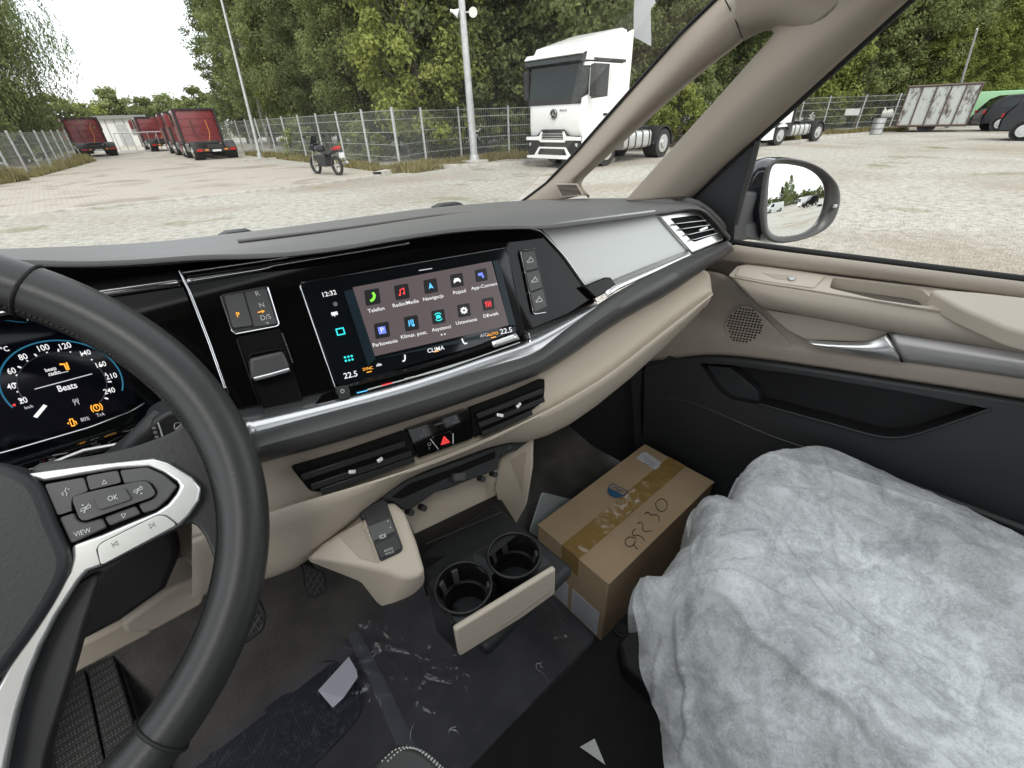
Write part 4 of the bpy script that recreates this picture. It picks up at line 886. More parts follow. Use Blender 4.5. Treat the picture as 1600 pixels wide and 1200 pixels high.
# tray plate with real wells: boolean-free, plate polygon with bridge cuts by triangulated fill
bm = bmesh.new()
def addloop(pts):
    vs = [bm.verts.new(p-ORG[cup.name]) for p in pts]; return [bm.edges.new((vs[i], vs[(i+1) % len(vs)])) for i in range(len(vs))]
ed = addloop(roundm(mp(H, outl), .006)); wc = [(724, 918), (803, 868)]
for cx, cy in wc: ed += addloop(wring(cx, cy, 1, 0))
bmesh.ops.triangle_fill(bm, use_beauty=True, edges=ed, normal=(0, 0, 1)); bmesh.ops.recalc_face_normals(bm, faces=bm.faces)
me = bpy.data.meshes.new('tray_top'); bm.to_mesh(me); bm.free(); me.materials.append(M['traydark'])
put(bpy.data.objects.new('tray_top', me), cup)
for cx, cy in wc:
    c0 = H(cx, cy)
    wl = loft('cup_well', [r+[r[0]] for r in (wring(cx, cy, 1, .0, s=1.06), wring(cx, cy, 1, .004, s=1.02), wring(cx, cy, 1, .0, s=.98), wring(cx, cy, 1, -.03, s=.94), wring(cx, cy, 1, -.031, s=.84), wring(cx, cy, 1, -.07, s=.78), wring(cx, cy, 1, -.071, s=.05))], M['vblack'], cup, rs=False, smooth=30)
    tube('well_rim', wring(cx, cy, 1, -.030, s=.89), .0012, M['traydark'], wl, seg=6, closed=True)
    tube('well_rim', wring(cx, cy, 1, .003, s=1.03), .0018, M['traydark'], wl, seg=8, closed=True)
    for a in (75, 118, 200, 330):
        d_ = V((math.cos(math.radians(a)), math.sin(math.radians(a)), 0)); q = V((c0.x, c0.y, ZT-.012))+d_*.0325; s_ = V((-d_.y, d_.x, 0))*.004
        prism('well_clip', [q-s_+V((0, 0, .008)), q+s_+V((0, 0, .008)), q+s_-V((0, 0, .012))-d_*.004, q-s_-V((0, 0, .012))-d_*.004], -d_*.003, M['lip'], wl, bevel=.0006)
cm = (H(*wc[0])+H(*wc[1]))/2
prism('tray_step', [cm+V((.008*math.cos(i*.524), .02*math.sin(i*.524)+.012, .0009)) for i in range(12)], (0, 0, -.0006), M['rubber'], cup)
fa, fb_ = H(711, 986, .004), H(869, 889, .004); dz = V((0, 0, -.060)); off = V(((fb_-fa).y, -(fb_-fa).x, 0)).normalized()*.008
prism('drawer_front', [fa, fb_, fb_+V((0, 0, -.052)), fb_.lerp(fa, .35)+V((0, 0, -.058)), fa+V((0, 0, -.055))], -off, M['beige'], cup, bevel=.003, seg=3)
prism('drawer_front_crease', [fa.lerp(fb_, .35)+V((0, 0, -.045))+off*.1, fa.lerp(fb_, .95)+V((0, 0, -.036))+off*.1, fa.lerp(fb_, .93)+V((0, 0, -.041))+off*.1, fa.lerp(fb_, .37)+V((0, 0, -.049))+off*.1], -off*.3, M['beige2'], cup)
la = H(666, 915, -.002)
prism('drawer_side', [la, fa-off*1.1, fa-off*1.1+V((0, 0, -.06)), la+V((0, 0, -.10))], (.006, 0, 0), M['vblack'], cup, bevel=.001)
box('drawer_bottom', (la.x+.02, la.y-.085, ZT-.085), (la.x+.185, la.y+.09, ZT-.06), M['rubber'], cup, bevel=.008)

# ================================================================== PEDALS, FOOTREST, MATS
def pedal(name, pts, y, label, lines):
    t = thing(name, label, 'pedal', tuple(Y(pts[0][0], pts[0][1], y)))
    n_ = V((0, -.75, .66)).normalized(); P0 = Y(pts[0][0], pts[0][1], y)
    f = lambda a, b, o=0.0: on(a, b, P0+n_*o, n_)
    prism('pedal_pad', roundm(mp(f, pts), .008), -n_*.012, M['rubber'], t, bevel=.002)
    ac = Acc()
    xs = [p[0] for p in pts]; ys = [p[1] for p in pts]; x0, x1, y0, y1 = min(xs), max(xs), min(ys), max(ys)
    for i in range(-3, 7):
        for s in (1, -1):
            a = x0+(x1-x0)*i/4; b_ = y0; seg_ = []
            for k in range(21):
                yy = y0+(y1-y0)*k/20; xx = (a+(yy-y0)*.6) if s > 0 else (x1-(a-x0)-(yy-y0)*.6)
                if inside(xx, yy, pts, .86): seg_.append((xx, yy))
            if len(seg_) > 1: ac.bar(f(*seg_[0], .001), f(*seg_[-1], .001), .0016)
    ac.make('tread', M['lip'], t)
    c = f((x0+x1)/2, (y0+y1)/2, -.01); tube('pedal_arm', [c, c+V((0, .08, .05)), c+V((0, .12, .3))], .01, M['dark'], t)
def inside(x, y, pts, sc_=1.0):
    cx = sum(p[0] for p in pts)/len(pts); cy = sum(p[1] for p in pts)/len(pts)
    P = [(cx+(a-cx)*sc_, cy+(b-cy)*sc_) for a, b in pts]; r = False
    for i in range(len(P)):
        (a, b), (c, d) = P[i-1], P[i]
        if (b > y) != (d > y) and x < (c-a)*(y-b)/(d-b)+a: r = not r
    return r
pedal('brake_pedal', [(472, 878), (507, 894), (512, 920), (503, 930), (483, 936), (476, 915)], .66, 'black brake pedal with diamond tread beside the beige console pod', 4)
pedal('accelerator_pedal', [(380, 925), (405, 932), (417, 962), (413, 984), (386, 1006), (370, 1010)], .60, 'accelerator pedal half hidden behind the right side of the wheel rim', 4)
NF = V((0, -.35, .94)).normalized(); PF = Z(150, 1130, FL+.11)
def Fo(px, py, o=0.0): return on(px, py, PF+NF*o, NF)
fr = thing('footrest', 'dotted rubber footrest plates left of the steering column', 'footrest', tuple(Fo(140, 1180)))
prism('footrest_plate', mp(Fo, [(88, 1066), (132, 1046), (175, 1250), (100, 1300), (75, 1110)], .002), -NF*.012, M['dots'], fr, bevel=.002)
prism('footrest_plate', mp(Fo, [(135, 1044), (176, 1024), (210, 1135), (230, 1200), (250, 1260), (178, 1250)], .002), -NF*.012, M['dots'], fr, bevel=.002)
prism('footrest_base', mp(Fo, [(70, 1060), (180, 1010), (260, 1260), (60, 1330)], -.012), -NF*.02, M['dark'], fr)
hm = thing('heel_mat', 'navy black ribbed rubber heel mat lying on the driver carpet', 'heel mat', tuple(Fz(430, 1150)))
prism('mat_sheet', roundm(mp(Fz, [(300, 1188), (400, 1080), (512, 1027), (540, 1044), (562, 1075), (569, 1110), (533, 1152), (440, 1230), (330, 1300), (260, 1300)], .008), .02), (0, 0, -.006), M['ribs'], hm, bevel=.003, seg=3)
tube('mat_edge', resample(soft(mp(Fz, [(383, 1092), (400, 1080), (512, 1027), (540, 1044), (562, 1075), (569, 1110), (533, 1152), (470, 1215)], .010), 2), 50), .0022, M['rubber'], hm, seg=6)
for i in range(3):
    for j in range(4):
        a = (372+i*62, 1112+i*-14+j*30+5); 
        u_ = .9
        q = [(a[0]-26-j*12, a[1]-4+j*3), (a[0]+24-j*12, a[1]-24+j*3), (a[0]+34-j*10, a[1]-2+j*3), (a[0]-14-j*10, a[1]+22+j*3)]
        if all(inside(x_, y_, [(300, 1188), (400, 1080), (512, 1027), (540, 1044), (562, 1075), (569, 1110), (533, 1152), (440, 1230), (330, 1300)]) for x_, y_ in q):
            prism('mat_pad', roundm(mp(Fz, q, .0105), .01), (0, 0, -.003), M['ribs'], hm, bevel=.0012)
UP_ = V((0, 0, 1))
# clear protective film, crinkled
random.seed(11)
fb = [(544, 985), (600, 945), (664, 912), (760, 905), (868, 920), (929, 1001), (880, 1056), (831, 1102), (780, 1152), (734, 1200), (690, 1250), (300, 1260), (190, 1240), (310, 1165), (430, 1075), (505, 1015)]
fc = [p for p in mp(Fz, fb, .014)]
bm = bmesh.new(); vv = [bm.verts.new(p) for p in fc]; bm.faces.new(vv); bmesh.ops.triangulate(bm, faces=bm.faces)
for _ in range(6): bmesh.ops.subdivide_edges(bm, edges=[e for e in bm.edges if e.calc_length() > .012], cuts=1, use_grid_fill=True); bmesh.ops.triangulate(bm, faces=bm.faces)
from mathutils import noise as NZ
for v in bm.verts:
    c = v.co; r1 = 1-abs(NZ.noise(V((c.x*16, c.y*9, 1)))*2); r2 = 1-abs(NZ.noise(V((c.x*30, c.y*34, 5)))*2)
    am = .35+max(0, NZ.noise(V((c.x*4, c.y*4, 9)))*1.6+.35)
    am = max(0, NZ.noise(V((c.x*5, c.y*5, 9)))*2.0+.2); r3 = 1-abs(NZ.noise(V(((c.x+c.y)*26, (c.x-c.y)*6, 3)))*2)
    v.co.z += am*(.010*max(0, r1)**9+.011*max(0, r3)**9)
me = bpy.data.meshes.new('protective_film'); bm.to_mesh(me); bm.free(); me.shade_smooth(); me.materials.append(M['film'])
put(bpy.data.objects.new('protective_film', me), None, label='crinkled clear plastic film spread over the driver footwell carpet', cat='plastic film')
bandp = mp(Fz, [(541, 990), (560, 984), (600, 1060), (648, 1160), (668, 1210), (640, 1215), (618, 1160), (575, 1060)], .0265)
mesh('film_overlap', bandp, [list(range(len(bandp)))], M['film2'], bpy.data.objects['protective_film'])
cre = Acc(); rdc = random.Random(8)
for (cx, cy, n_, sp) in ((700, 1150, 4, 36), (868, 1045, 4, 20)):
    for _ in range(n_):
        x0 = cx+rdc.gauss(0, sp); y0 = cy+rdc.gauss(0, sp*.6)
        if not inside(x0, y0, fb, .93): continue
        an = rdc.choice((-.9, -.7, .9, .5, -1.1))+rdc.gauss(0, .35); L = rdc.uniform(4, 15); bend = rdc.uniform(3, 7)
        pts = [(x0+math.cos(an)*L*(t-.5)*2+math.sin(an)*bend*(1-(2*t-1)**2), y0+math.sin(an)*L*(t-.5)*2-math.cos(an)*bend*(1-(2*t-1)**2)) for t in (0, .25, .5, .75, 1)]
        if not all(inside(a, b, fb, .97) for a, b in pts): continue
        q = resample(soft(mp(Fz, pts, .0165), 1), 9); w_ = rdc.uniform(.0007, .0018)
        for i in range(8):
            d = (q[i+1]-q[i]).normalized(); sd_ = V((-d.y, d.x, 0)); a0 = w_*math.sin(math.pi*i/8)+.0001; a1 = w_*math.sin(math.pi*(i+1)/8)+.0001
            cre.add([q[i]-sd_*a0, q[i]+UP_*a0*1.5, q[i+1]+UP_*a1*1.5, q[i+1]-sd_*a1, q[i]+sd_*a0, q[i+1]+sd_*a1], [[0, 1, 2, 3], [1, 4, 5, 2]])
cre.make('film_glint_creases', M['crease'], bpy.data.objects['protective_film'], smooth=180, kind='stuff')
# paper scraps
pp = thing('folded_paper', 'small folded white paper slip lying on the dark heel mat', 'paper', tuple(Fz(527, 1070)))
pz = lambda pts: [Fz(a, b, o) for a, b, o in pts]
q = pz([(497, 1079, .022), (520, 1106, .026), (537, 1090, .036), (559, 1058, .030), (557, 1047, .028), (545, 1026, .024)])
mesh('paper_sheet', q, [[0, 1, 2], [0, 2, 5], [2, 3, 4], [2, 4, 5]], M['paper'], pp)
tri = mesh('paper_scrap', pz([(906, 1167, .010), (929, 1154, .014), (946, 1195, .012)]), [[0, 1, 2]], M['white'], label='small white triangular paper scrap on the dark floor', cat='paper scrap')
tri.modifiers.new('solid', 'SOLIDIFY').thickness = .0006
ps = [Z(a, b, z_) for a, b, z_ in [(845, 775, FL+.19), (851, 769, FL+.195), (905, 782, FL+.19), (905, 860, FL+.08), (870, 860, FL+.08), (828, 832, FL+.09)]]
prism('pale_sheet', roundm([Y(a, b, .56) for a, b in [(848, 770), (905, 784), (905, 870), (860, 850), (828, 832)]], .012), (0, .004, 0), M['sheet'], None, label='pale blue grey plastic sheet standing behind the cardboard box', cat='plastic sheet')
# floor stud
ac = Acc(); c = Fz(971, 985, .01); ac.cyl(c, (0, 0, 1), .017, .006, 24); ac.cyl(c+V((0, 0, .004)), (0, 0, 1), .009, .004, 20)
ac.make('floor_stud', M['rubber'], None, smooth=40, label='round black floor fastener between the cardboard box and the seat', cat='fastener')

# ================================================================== CARDBOARD BOX
Eb = V((.477, .279, FL)); ca, sa_ = math.cos(-.0258-1.6073+math.pi/2), 0
bxX = (V((.892, .254, 0))-V((.482, .269, 0))).normalized(); bxY = V((-bxX.y, bxX.x, 0)); LB, WB, HB = .411, .1985, .2056
Eb = V((.480, .274, FL+.007))
def bp(u, v, w_): return Eb+bxX*u+bxY*v+V((0, 0, w_))
cb = thing('cardboard_box', 'taped brown cardboard box marked 95230 by hand in the passenger footwell', 'cardboard box', tuple(bp(LB/2, WB/2, 0)))
def bq(name, pts, ext, m, **k): return prism(name, [bp(*p) for p in pts], ext, m, cb, **k)
bq('box_body', [(0, 0, 0), (LB, 0, 0), (LB, WB, 0), (0, WB, 0)], (0, 0, HB-.004), M['card'], bevel=.0015)
bq('top_flap', [(-.001, -.0015, HB-.0035), (LB+.001, -.0015, HB-.0035), (LB+.001, WB*.5-.0007, HB-.0045), (-.001, WB*.5-.0007, HB-.0045)], (0, 0, .0035), M['card'], bevel=.001)
bq('top_flap', [(-.001, WB*.5+.0007, HB-.0045), (LB+.001, WB*.5+.0007, HB-.0045), (LB+.001, WB+.001, HB-.0035), (-.001, WB+.001, HB-.0035)], (0, 0, .0035), M['card'], bevel=.001)
tp = Acc(); random.seed(3)
nu, nv = 60, 6
for i in range(nu+1):
    for j in range(nv+1):
        u = LB*i/nu; v = WB*.5+.024*(j/nv*2-1)
        tp.v.append(bp(u, v, HB+.0012+max(0, NZ.noise(V((u*38, v*90, 3))))*.007*(1 if j < 5 else .3)))
for i in range(nu):
    for j in range(nv): a = i*(nv+1)+j; tp.f.append([a, a+1, a+nv+2, a+nv+1])
tp.make('packing_tape', M['tape'], cb, smooth=60)
tq = [bp(-.0022, WB*.5-.024, HB+.001), bp(-.0022, WB*.5+.024, HB+.001), bp(-.0026, WB*.5+.023, HB-.05), bp(-.0026, WB*.5-.024, HB-.055)]
mesh('packing_tape', tq, [[0, 1, 2, 3]], M['tape'], cb)
NU = V((0, 0, 1))
def Bt(px, py, o=0.0): return Z(px, py, FL+.007+HB+o)
bl = prism('address_label', mp(Bt, [(1003, 707), (1012, 704), (1037, 724), (1028, 732), (995, 714)][0:1]+[(1010, 706), (1036, 725), (1024, 734), (994, 716)], .0013), (0, 0, -.001), M['label'], cb)
for i in range(4):
    tube('print_line', [Bt(1004+i*-.2+2, 712+i*4.0, .0016), Bt(1020-i*1.0+4, 725+i*1.0, .0016)], .0005, M['printg'], bl, seg=4)
bl2 = prism('front_label', [bp(-.0018, .012, .008), bp(-.0018, .088, .008), bp(-.0018, .088, .092), bp(-.0018, .012, .092)], bxX*.0012, M['label'], cb)
bl3 = prism('front_label', [bp(-.0018, .100, .010), bp(-.0018, .145, .010), bp(-.0018, .145, .092), bp(-.0018, .100, .092)], bxX*.0012, M['label'], cb)
def Bf(u, v): return bp(-.0024, u, v)
for b0, b1_, par in ((.014, .086, bl2), (.102, .143, bl3)):
    ac = Acc()
    ac.add([Bf(b0, .049), Bf(b1_, .049), Bf(b1_, .0505), Bf(b0, .0505)], [[0, 1, 2, 3]])
    for k in range(9):
        z_ = .084-k*.009
        if abs(z_-.049) < .006: continue
        e = b0+(b1_-b0)*(random.uniform(.1, .45)); ac.add([Bf(e, z_), Bf(b1_-.004, z_), Bf(b1_-.004, z_+.0022), Bf(e, z_+.0022)], [[0, 1, 2, 3]])
    ac.make('label_print', mat('label_grey', (.33, .33, .36), .7), par)
# blue emblem: half disc with framed drawing
bo = .0014; ac = Acc()
em = Bt(963, 768, bo)
ex = (Bt(978, 782, bo)-Bt(948, 757, bo)); 
# frame on the box top: right and up directions as printed
eR = (Bt(982, 770, bo)-Bt(951, 755, bo)).normalized(); eU = V((0, 0, 1)).cross(eR).normalized()
def Eb2(u, v, s=.021): return em+eR*u*s+eU*v*s+V((0, 0, .0004))
ac.add([Eb2(math.cos(math.radians(a)), math.sin(math.radians(a))) for a in range(180, 361, 15)], [list(range(13))])
for (a, b, c, d) in ((-1, 0, -1, .85), (-1, .85, 1, .85), (1, .85, 1, 0)):
    ww = .05; L = math.hypot(c-a, d-b); nx, ny = -(d-b)/L*ww, (c-a)/L*ww
    ac.add([Eb2(a+nx, b+ny), Eb2(a-nx, b-ny), Eb2(c-nx, d-ny), Eb2(c+nx, d+ny)], [[0, 1, 2, 3]])
for pl in ([(-.7, .2), (-.3, .6), (.1, .3), (.3, .55)], [(-.1, .2), (.3, .3), (.7, .6)]):
    for (a, b), (c, d) in zip(pl, pl[1:]):
        ww = .05; L = math.hypot(c-a, d-b); nx, ny = -(d-b)/L*ww, (c-a)/L*ww
        ac.add([Eb2(a+nx, b+ny), Eb2(a-nx, b-ny), Eb2(c-nx, d-ny), Eb2(c+nx, d+ny)], [[0, 1, 2, 3]])
ac.make('emblem', M['bluep'], cb)
# handwriting 95230 (photo px strokes on the lid)
hand = [[(992, 845), (981, 847), (979, 853), (985, 856), (992, 850), (992, 845), (993, 850), (998, 857)],
        [(987, 831), (992, 831), (990, 838), (995, 840), (1004, 838), (1007, 843)],
        [(1001, 819), (1006, 817), (1009, 822), (1003, 829), (1008, 832), (1020, 828)],
        [(1007, 806), (1013, 799), (1018, 802), (1018, 810), (1024, 807), (1031, 811), (1030, 816)],
        [(1026, 781), (1037, 779), (1043, 785), (1042, 795), (1034, 800), (1027, 795), (1026, 787), (1029, 781)]]
hand = [[(994, 842), (985, 838), (977, 842), (977, 851), (984, 855), (992, 850), (993, 843), (990, 852), (997, 858)], [(993, 826), (987, 831), (990, 838), (997, 836), (1004, 839), (1007, 845)],
        [(996, 818), (1001, 815), (1005, 820), (1004, 829), (1009, 831), (1019, 829)], [(1007, 803), (1013, 799), (1017, 806), (1023, 803), (1030, 806), (1030, 815)],
        [(1024, 787), (1029, 780), (1037, 779), (1043, 786), (1042, 795), (1035, 800), (1027, 797), (1024, 787)]]
for s_ in hand: tube('handwriting', resample(soft(mp(Bt, s_, .0014), 2), 30), .0008, M['ink'], cb, seg=5)

# ================================================================== PASSENGER SEAT AND COVER
SZ = CZ-.585
random.seed(5)
seat = thing('passenger_seat', 'dark fabric front passenger seat under a pale protective cover', 'seat', (.85, 0, FL))
box('seat_cushion', (.54, -.52, SZ-.16), (.83, .04, SZ-.06), M['seatfab'], seat, bevel=.05)
box('seat_base', (.54, -.45, FL), (.86, .08, SZ-.15), M['dark'], seat, bevel=.02)
box('seat_backrest', (.58, -.62, SZ-.1), (1.0, -.48, SZ+.35), M['seatfab'], seat, bevel=.05)
tube('seat_seam', resample([V((.90, .10, SZ-.03)), V((.915, .03, SZ-.02)), V((.918, -.1, SZ-.015)), V((.92, -.3, SZ-.01))], 12), .006, M['seatlea'], seat)
tube('seat_rail', [V((.46, .06, FL+.05)), V((.46, -.5, FL+.05))], .016, M['dark'], seat)
prism('rail_cover', [V((.45, .20, FL+.06)), V((.48, .235, FL+.06)), V((.53, .235, FL+.06)), V((.53, -.2, FL+.07)), V((.45, -.2, FL+.07))], (0, 0, -.06), M['dark'], seat, bevel=.008)
CR = [
 [(1000,908,-.70),(1038,906,-.68),(1066,863,-.655),(1090,846,-.64),(1101,786,-.625),(1125,778,-.61),(1150,782,-.60),(1170,737,-.59),(1203,711,-.585),(1255,703,-.58),(1307,707,-.58),(1428,762,-.58),(1520,802,-.575),(1640,865,-.565),(1780,940,-.56)],
 [(995,922,-.71),(1042,918,-.675),(1078,890,-.64),(1106,862,-.615),(1125,835,-.60),(1148,815,-.592),(1172,800,-.585),(1196,772,-.58),(1232,748,-.572),(1275,738,-.567),(1325,742,-.567),(1435,792,-.567),(1530,836,-.565),(1655,905,-.555),(1790,985,-.55)],
 [(992,950,-.73),(1040,948,-.69),(1088,928,-.635),(1133,900,-.595),(1170,882,-.59),(1205,866,-.592),(1240,850,-.594),(1275,830,-.59),(1310,815,-.583),(1350,808,-.575),(1395,815,-.57),(1480,850,-.568),(1570,900,-.566),(1690,970,-.56),(1810,1050,-.55)],
 [(1000,1020,-.77),(1048,1020,-.72),(1105,990,-.65),(1180,955,-.592),(1225,945,-.594),(1270,935,-.60),(1315,925,-.603),(1360,915,-.60),(1400,905,-.595),(1440,900,-.588),(1480,905,-.58),(1560,945,-.575),(1640,990,-.57),(1740,1060,-.56),(1840,1130,-.55)],
 [(1022,1105,-.80),(1070,1100,-.745),(1145,1075,-.66),(1275,1040,-.588),(1325,1035,-.592),(1375,1030,-.60),(1420,1022,-.605),(1465,1015,-.602),(1510,1010,-.597),(1550,1010,-.59),(1590,1020,-.58),(1650,1055,-.572),(1720,1100,-.565),(1800,1160,-.555),(1880,1230,-.545)],
 [(1047,1205,-.82),(1105,1200,-.765),(1215,1190,-.67),(1437,1195,-.575),(1490,1190,-.58),(1540,1185,-.588),(1590,1180,-.592),(1640,1175,-.59),(1690,1175,-.585),(1740,1180,-.578),(1790,1190,-.568),(1840,1220,-.56),(1890,1260,-.55),(1950,1310,-.54),(2000,1350,-.535)]]
CR = [[Z(a, b, CZ+c) for a, b, c in r] for r in CR]
CR.append([p*1.0+(p-q)*.9+V((0, 0, .004)) for p, q in zip(CR[-1], CR[-2])])
def out_(p, d, dz): v = V((p.x-.68, p.y+.12, 0)).normalized(); return p+v*d+V((0, 0, dz))
CR = [[out_(p, .004, -.17) for p in CR[0]], [out_(p, .012, -.10) for p in CR[0]], [out_(p, .010, -.035) for p in CR[0]]]+CR
def cover_grid(i0=0, kr=26, kc=16):
    cols = [crom([r[i] for r in CR], kr) for i in range(i0, 15)]           # along the rows' direction
    G_ = [crom([c[j] for c in cols], kc) for j in range(len(cols[0]))]
    return G_
def seat_wr(p, side, lift, wrinkle):
    x, y, z = p
    e = lift
    if wrinkle:
        e += .0014*max(0, 1-abs(NZ.noise(V((x*7+y*5, y*4-x*3, z*4))))*3.4)**2
        e += .0022*max(0, 1-abs(NZ.noise(V((x*17-y*11, y*12+x*9, z*9+4))))*3.2)**3
        e += .0008*max(0, 1-abs(NZ.noise(V((x*40+y*30, y*22-x*26, z*20+9))))*3)**3
        e += side*.006*math.sin(y*46+x*26+4*NZ.noise(V((x*4, y*4, 0))))+side*.002*math.sin(y*101-x*50)
        # long tension folds from the front corner towards the back
        for k, (x0, y0, x1, y1, am) in enumerate(((.475, .10, .40, -.16, .010), (.49, .12, .58, -.20, .005), (.86, .08, .60, -.02, .006), (.58, .12, .78, -.16, .006), (.50, .06, .74, .08, .006), (.80, .09, .84, -.20, .007), (.45, .13, .33, .02, .008), (.66, .13, .50, -.10, .006), (.60, .03, .52, -.2, .005), (.42, .13, .28, .06, .006), (.56, .13, .66, .03, .006), (.70, .12, .76, .02, .006), (.44, .02, .34, -.06, .006), (.62, -.04, .80, -.10, .005), (.52, .10, .60, .0, .005))):
            dx2, dy2 = x1-x0, y1-y0; L2 = math.hypot(dx2, dy2); t = ((x-x0)*dx2+(y-y0)*dy2)/L2**2; dd = ((x-x0)*dy2-(y-y0)*dx2)/L2+.008*NZ.noise(V((t*5, k, 0)))
            if -.1 < t < 1.1: e += am*math.exp(-(dd/.0042)**2)*math.sin(math.pi*(t+.1)/1.2)
    return e
def seat_grid(name, i0, kr, kc, lift, wr, mt_, par, **k):
    G_ = cover_grid(i0, kr, kc); n = len(G_[0]); ac = Acc(); ac.v = [p for r in G_ for p in r]
    sides = [max(0, min(1, 1-(c/kc+i0)/3.0)) if r >= 2*kr else .8 for r in range(len(G_)) for c in range(n)]
    for j in range(len(G_)-1):
        for i in range(n-1): q_ = j*n+i; ac.f.append([q_, q_+1, q_+n+1, q_+n])
    o = ac.make(name, mt_, par, smooth=180, **k); bm = bmesh.new(); bm.from_mesh(o.data); og = ORG[o.name]
    for _ in range(6): bmesh.ops.smooth_vert(bm, verts=bm.verts, factor=.5, use_axis_x=True, use_axis_y=True, use_axis_z=True)
    bm.normal_update(); up = sum(v.normal.z for v in bm.verts) > 0; bm.verts.ensure_lookup_table()
    nn = [v.normal.copy() for v in bm.verts]
    for v, q_ in zip(bm.verts, nn): v.co += q_*(1 if up else -1)*seat_wr(v.co+og, sides[v.index], lift, wr)
    bm.to_mesh(o.data); bm.free(); o.data.update(); return o
seat_grid('cushion_top', 3, 6, 4, -.008, False, M['seatfab'], seat)
cv = seat_grid('seat_cover', 0, 26, 16, .003, True, M['cover'], None, label='wrinkled pale sheer nonwoven protective cover draped over the passenger seat', cat='seat cover')

# driver's seat corner at the picture's lower edge
dsz = CZ-.62
def Hs(px, py, o=0.0): return Z(px, py, CZ-.60+o)
dseat = thing('driver_seat', 'dark leather driver seat cushion corner with white stitching', 'seat', tuple(Hs(640, 1300, -.2)))
prism('seat_cushion', roundm(mp(Hs, [(500, 1330), (560, 1225), (592, 1180), (612, 1163), (642, 1160), (668, 1172), (700, 1205), (740, 1260), (760, 1330)], .0)[::-1]+[Hs(500, 1330)+V((-.06, -.10, 0)), V((-.42, -.16, CZ-.60)), V((-.42, -.55, CZ-.60)), V((.09, -.55, CZ-.60))], .02), (0, 0, -.10), M['seatlea'], dseat, bevel=.012, seg=4)
for off_ in (0, 9):
    sts = Acc(); path = resample(soft(mp(Hs, [(596+off_, 1190-off_*.0), (618+off_, 1169), (642+off_, 1166+off_*.3), (664+off_*.6, 1177+off_*.2), (700+off_*.6, 1213)], .001), 2), 44)
    for i in range(0, 42, 2): sts.bar(path[i], path[i+1], .0009)
    sts.make('stitching', M['stitch'], dseat)

# ================================================================== PASSENGER DOOR
door = thing('passenger_door', 'beige and black passenger door panel with silver handle and armrest tray', 'car door', (1.03, .2, FL+.2))
def dl(name, rows, m, n=60, sub=1, thick=.004, sm=1, smooth=40, par=None, **k): return loft(name, rows, m, par or door, n=n, sub=sub, thick=thick, sm=sm, smooth=smooth, **k)
prism('door_core', mp(D, [(1000, 366), (1145, 387), (1300, 406), (1600, 444), (1900, 482), (1900, 1300), (1000, 1000)], -.032), -ND*.03, M['beige2'], door)
b0 = [(1060, 372), (1145, 384), (1300, 403), (1450, 422), (1600, 441), (1900, 479)]
b0u = [(1060, 366), (1145, 378), (1300, 398), (1450, 417), (1600, 436), (1900, 474)]
b1r = [(1060, 385), (1146, 394), (1300, 413), (1450, 433), (1600, 453), (1900, 493)]
b2r = [(1060, 405), (1160, 411), (1300, 428), (1400, 440), (1470, 449), (1600, 467), (1900, 508)]
dl('belt_trim', [mp(D, b0, -.03), mp(D, b0, .0), mp(D, b1r, .012), mp(D, b2r, .006)], M['beige2'], sub=3)
tube('window_seal', resample(mp(D, b0u, -.02), 60), .006, M['seal'], door, seg=8)
# armrest: top surface, nose, face
at_out = [(1100, 428), (1141, 431), (1152, 414), (1172, 411), (1300, 430), (1400, 441), (1470, 450), (1600, 468), (1900, 510)]
at_in = [(1120, 440), (1141, 432), (1200, 444), (1260, 453), (1372, 471), (1470, 487), (1555, 502), (1600, 512), (1900, 560)]
armrest_rows = ([(1139, 430), (1152, 416), (1172, 412), (1300, 431), (1400, 443), (1470, 451), (1600, 469), (1900, 511)], [(1900, 558), (1600, 510), (1555, 501), (1470, 486), (1372, 470), (1260, 451), (1200, 442), (1141, 432)])
dl('armrest_face', [mp(D, [(1141, 432), (1200, 443), (1260, 452), (1372, 471), (1470, 487), (1555, 502), (1600, 511), (1900, 559)], .073), mp(D, [(1160, 452), (1220, 468), (1290, 480), (1400, 498), (1500, 515), (1600, 532), (1900, 582)], .078), mp(D, [(1184, 478), (1240, 488), (1300, 499), (1397, 517), (1500, 532), (1600, 549), (1900, 600)], .062), mp(D, [(1190, 480), (1240, 491), (1300, 502), (1397, 520), (1500, 536), (1600, 553), (1900, 604)], .02)], M['beige'], sub=3, smooth=55)
tube('armrest_edge', resample(mp(D, [(1141, 432), (1200, 443), (1260, 452), (1372, 471), (1470, 487), (1555, 502)], .073), 30), .0022, M['beige'], door, seg=8)
def At(px, py, o=0.0):      # on the armrest's sloping top
    p = D(1300, 431, .008); q = D(1260, 451, .072); r_ = D(1600, 469, .008); n_ = (q-p).cross(r_-p).normalized(); n_ = n_ if n_.z > 0 else -n_
    return on(px, py, p+n_*o, n_)
nA = (At(1300, 440, 1)-At(1300, 440, 0))
def Nn():
    p = D(1300, 431, .008); q = D(1260, 451, .072); r_ = D(1600, 469, .008); n_ = (q-p).cross(r_-p).normalized(); return n_ if n_.z > 0 else -n_
NA = Nn()
swp = prism('switch_panel', roundm(mp(At, [(1148, 430), (1156, 416), (1176, 414), (1290, 431), (1272, 449), (1210, 441)], .003), .006), -NA*.004, M['beige'], door, bevel=.0015)
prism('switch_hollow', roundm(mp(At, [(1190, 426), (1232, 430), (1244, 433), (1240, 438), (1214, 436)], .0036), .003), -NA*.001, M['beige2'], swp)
prism('window_switch', roundm(mp(At, [(1230, 432), (1244, 433), (1241, 437), (1234, 437)], .006), .002), -NA*.004, M['darkchrome'], swp, bevel=.001)
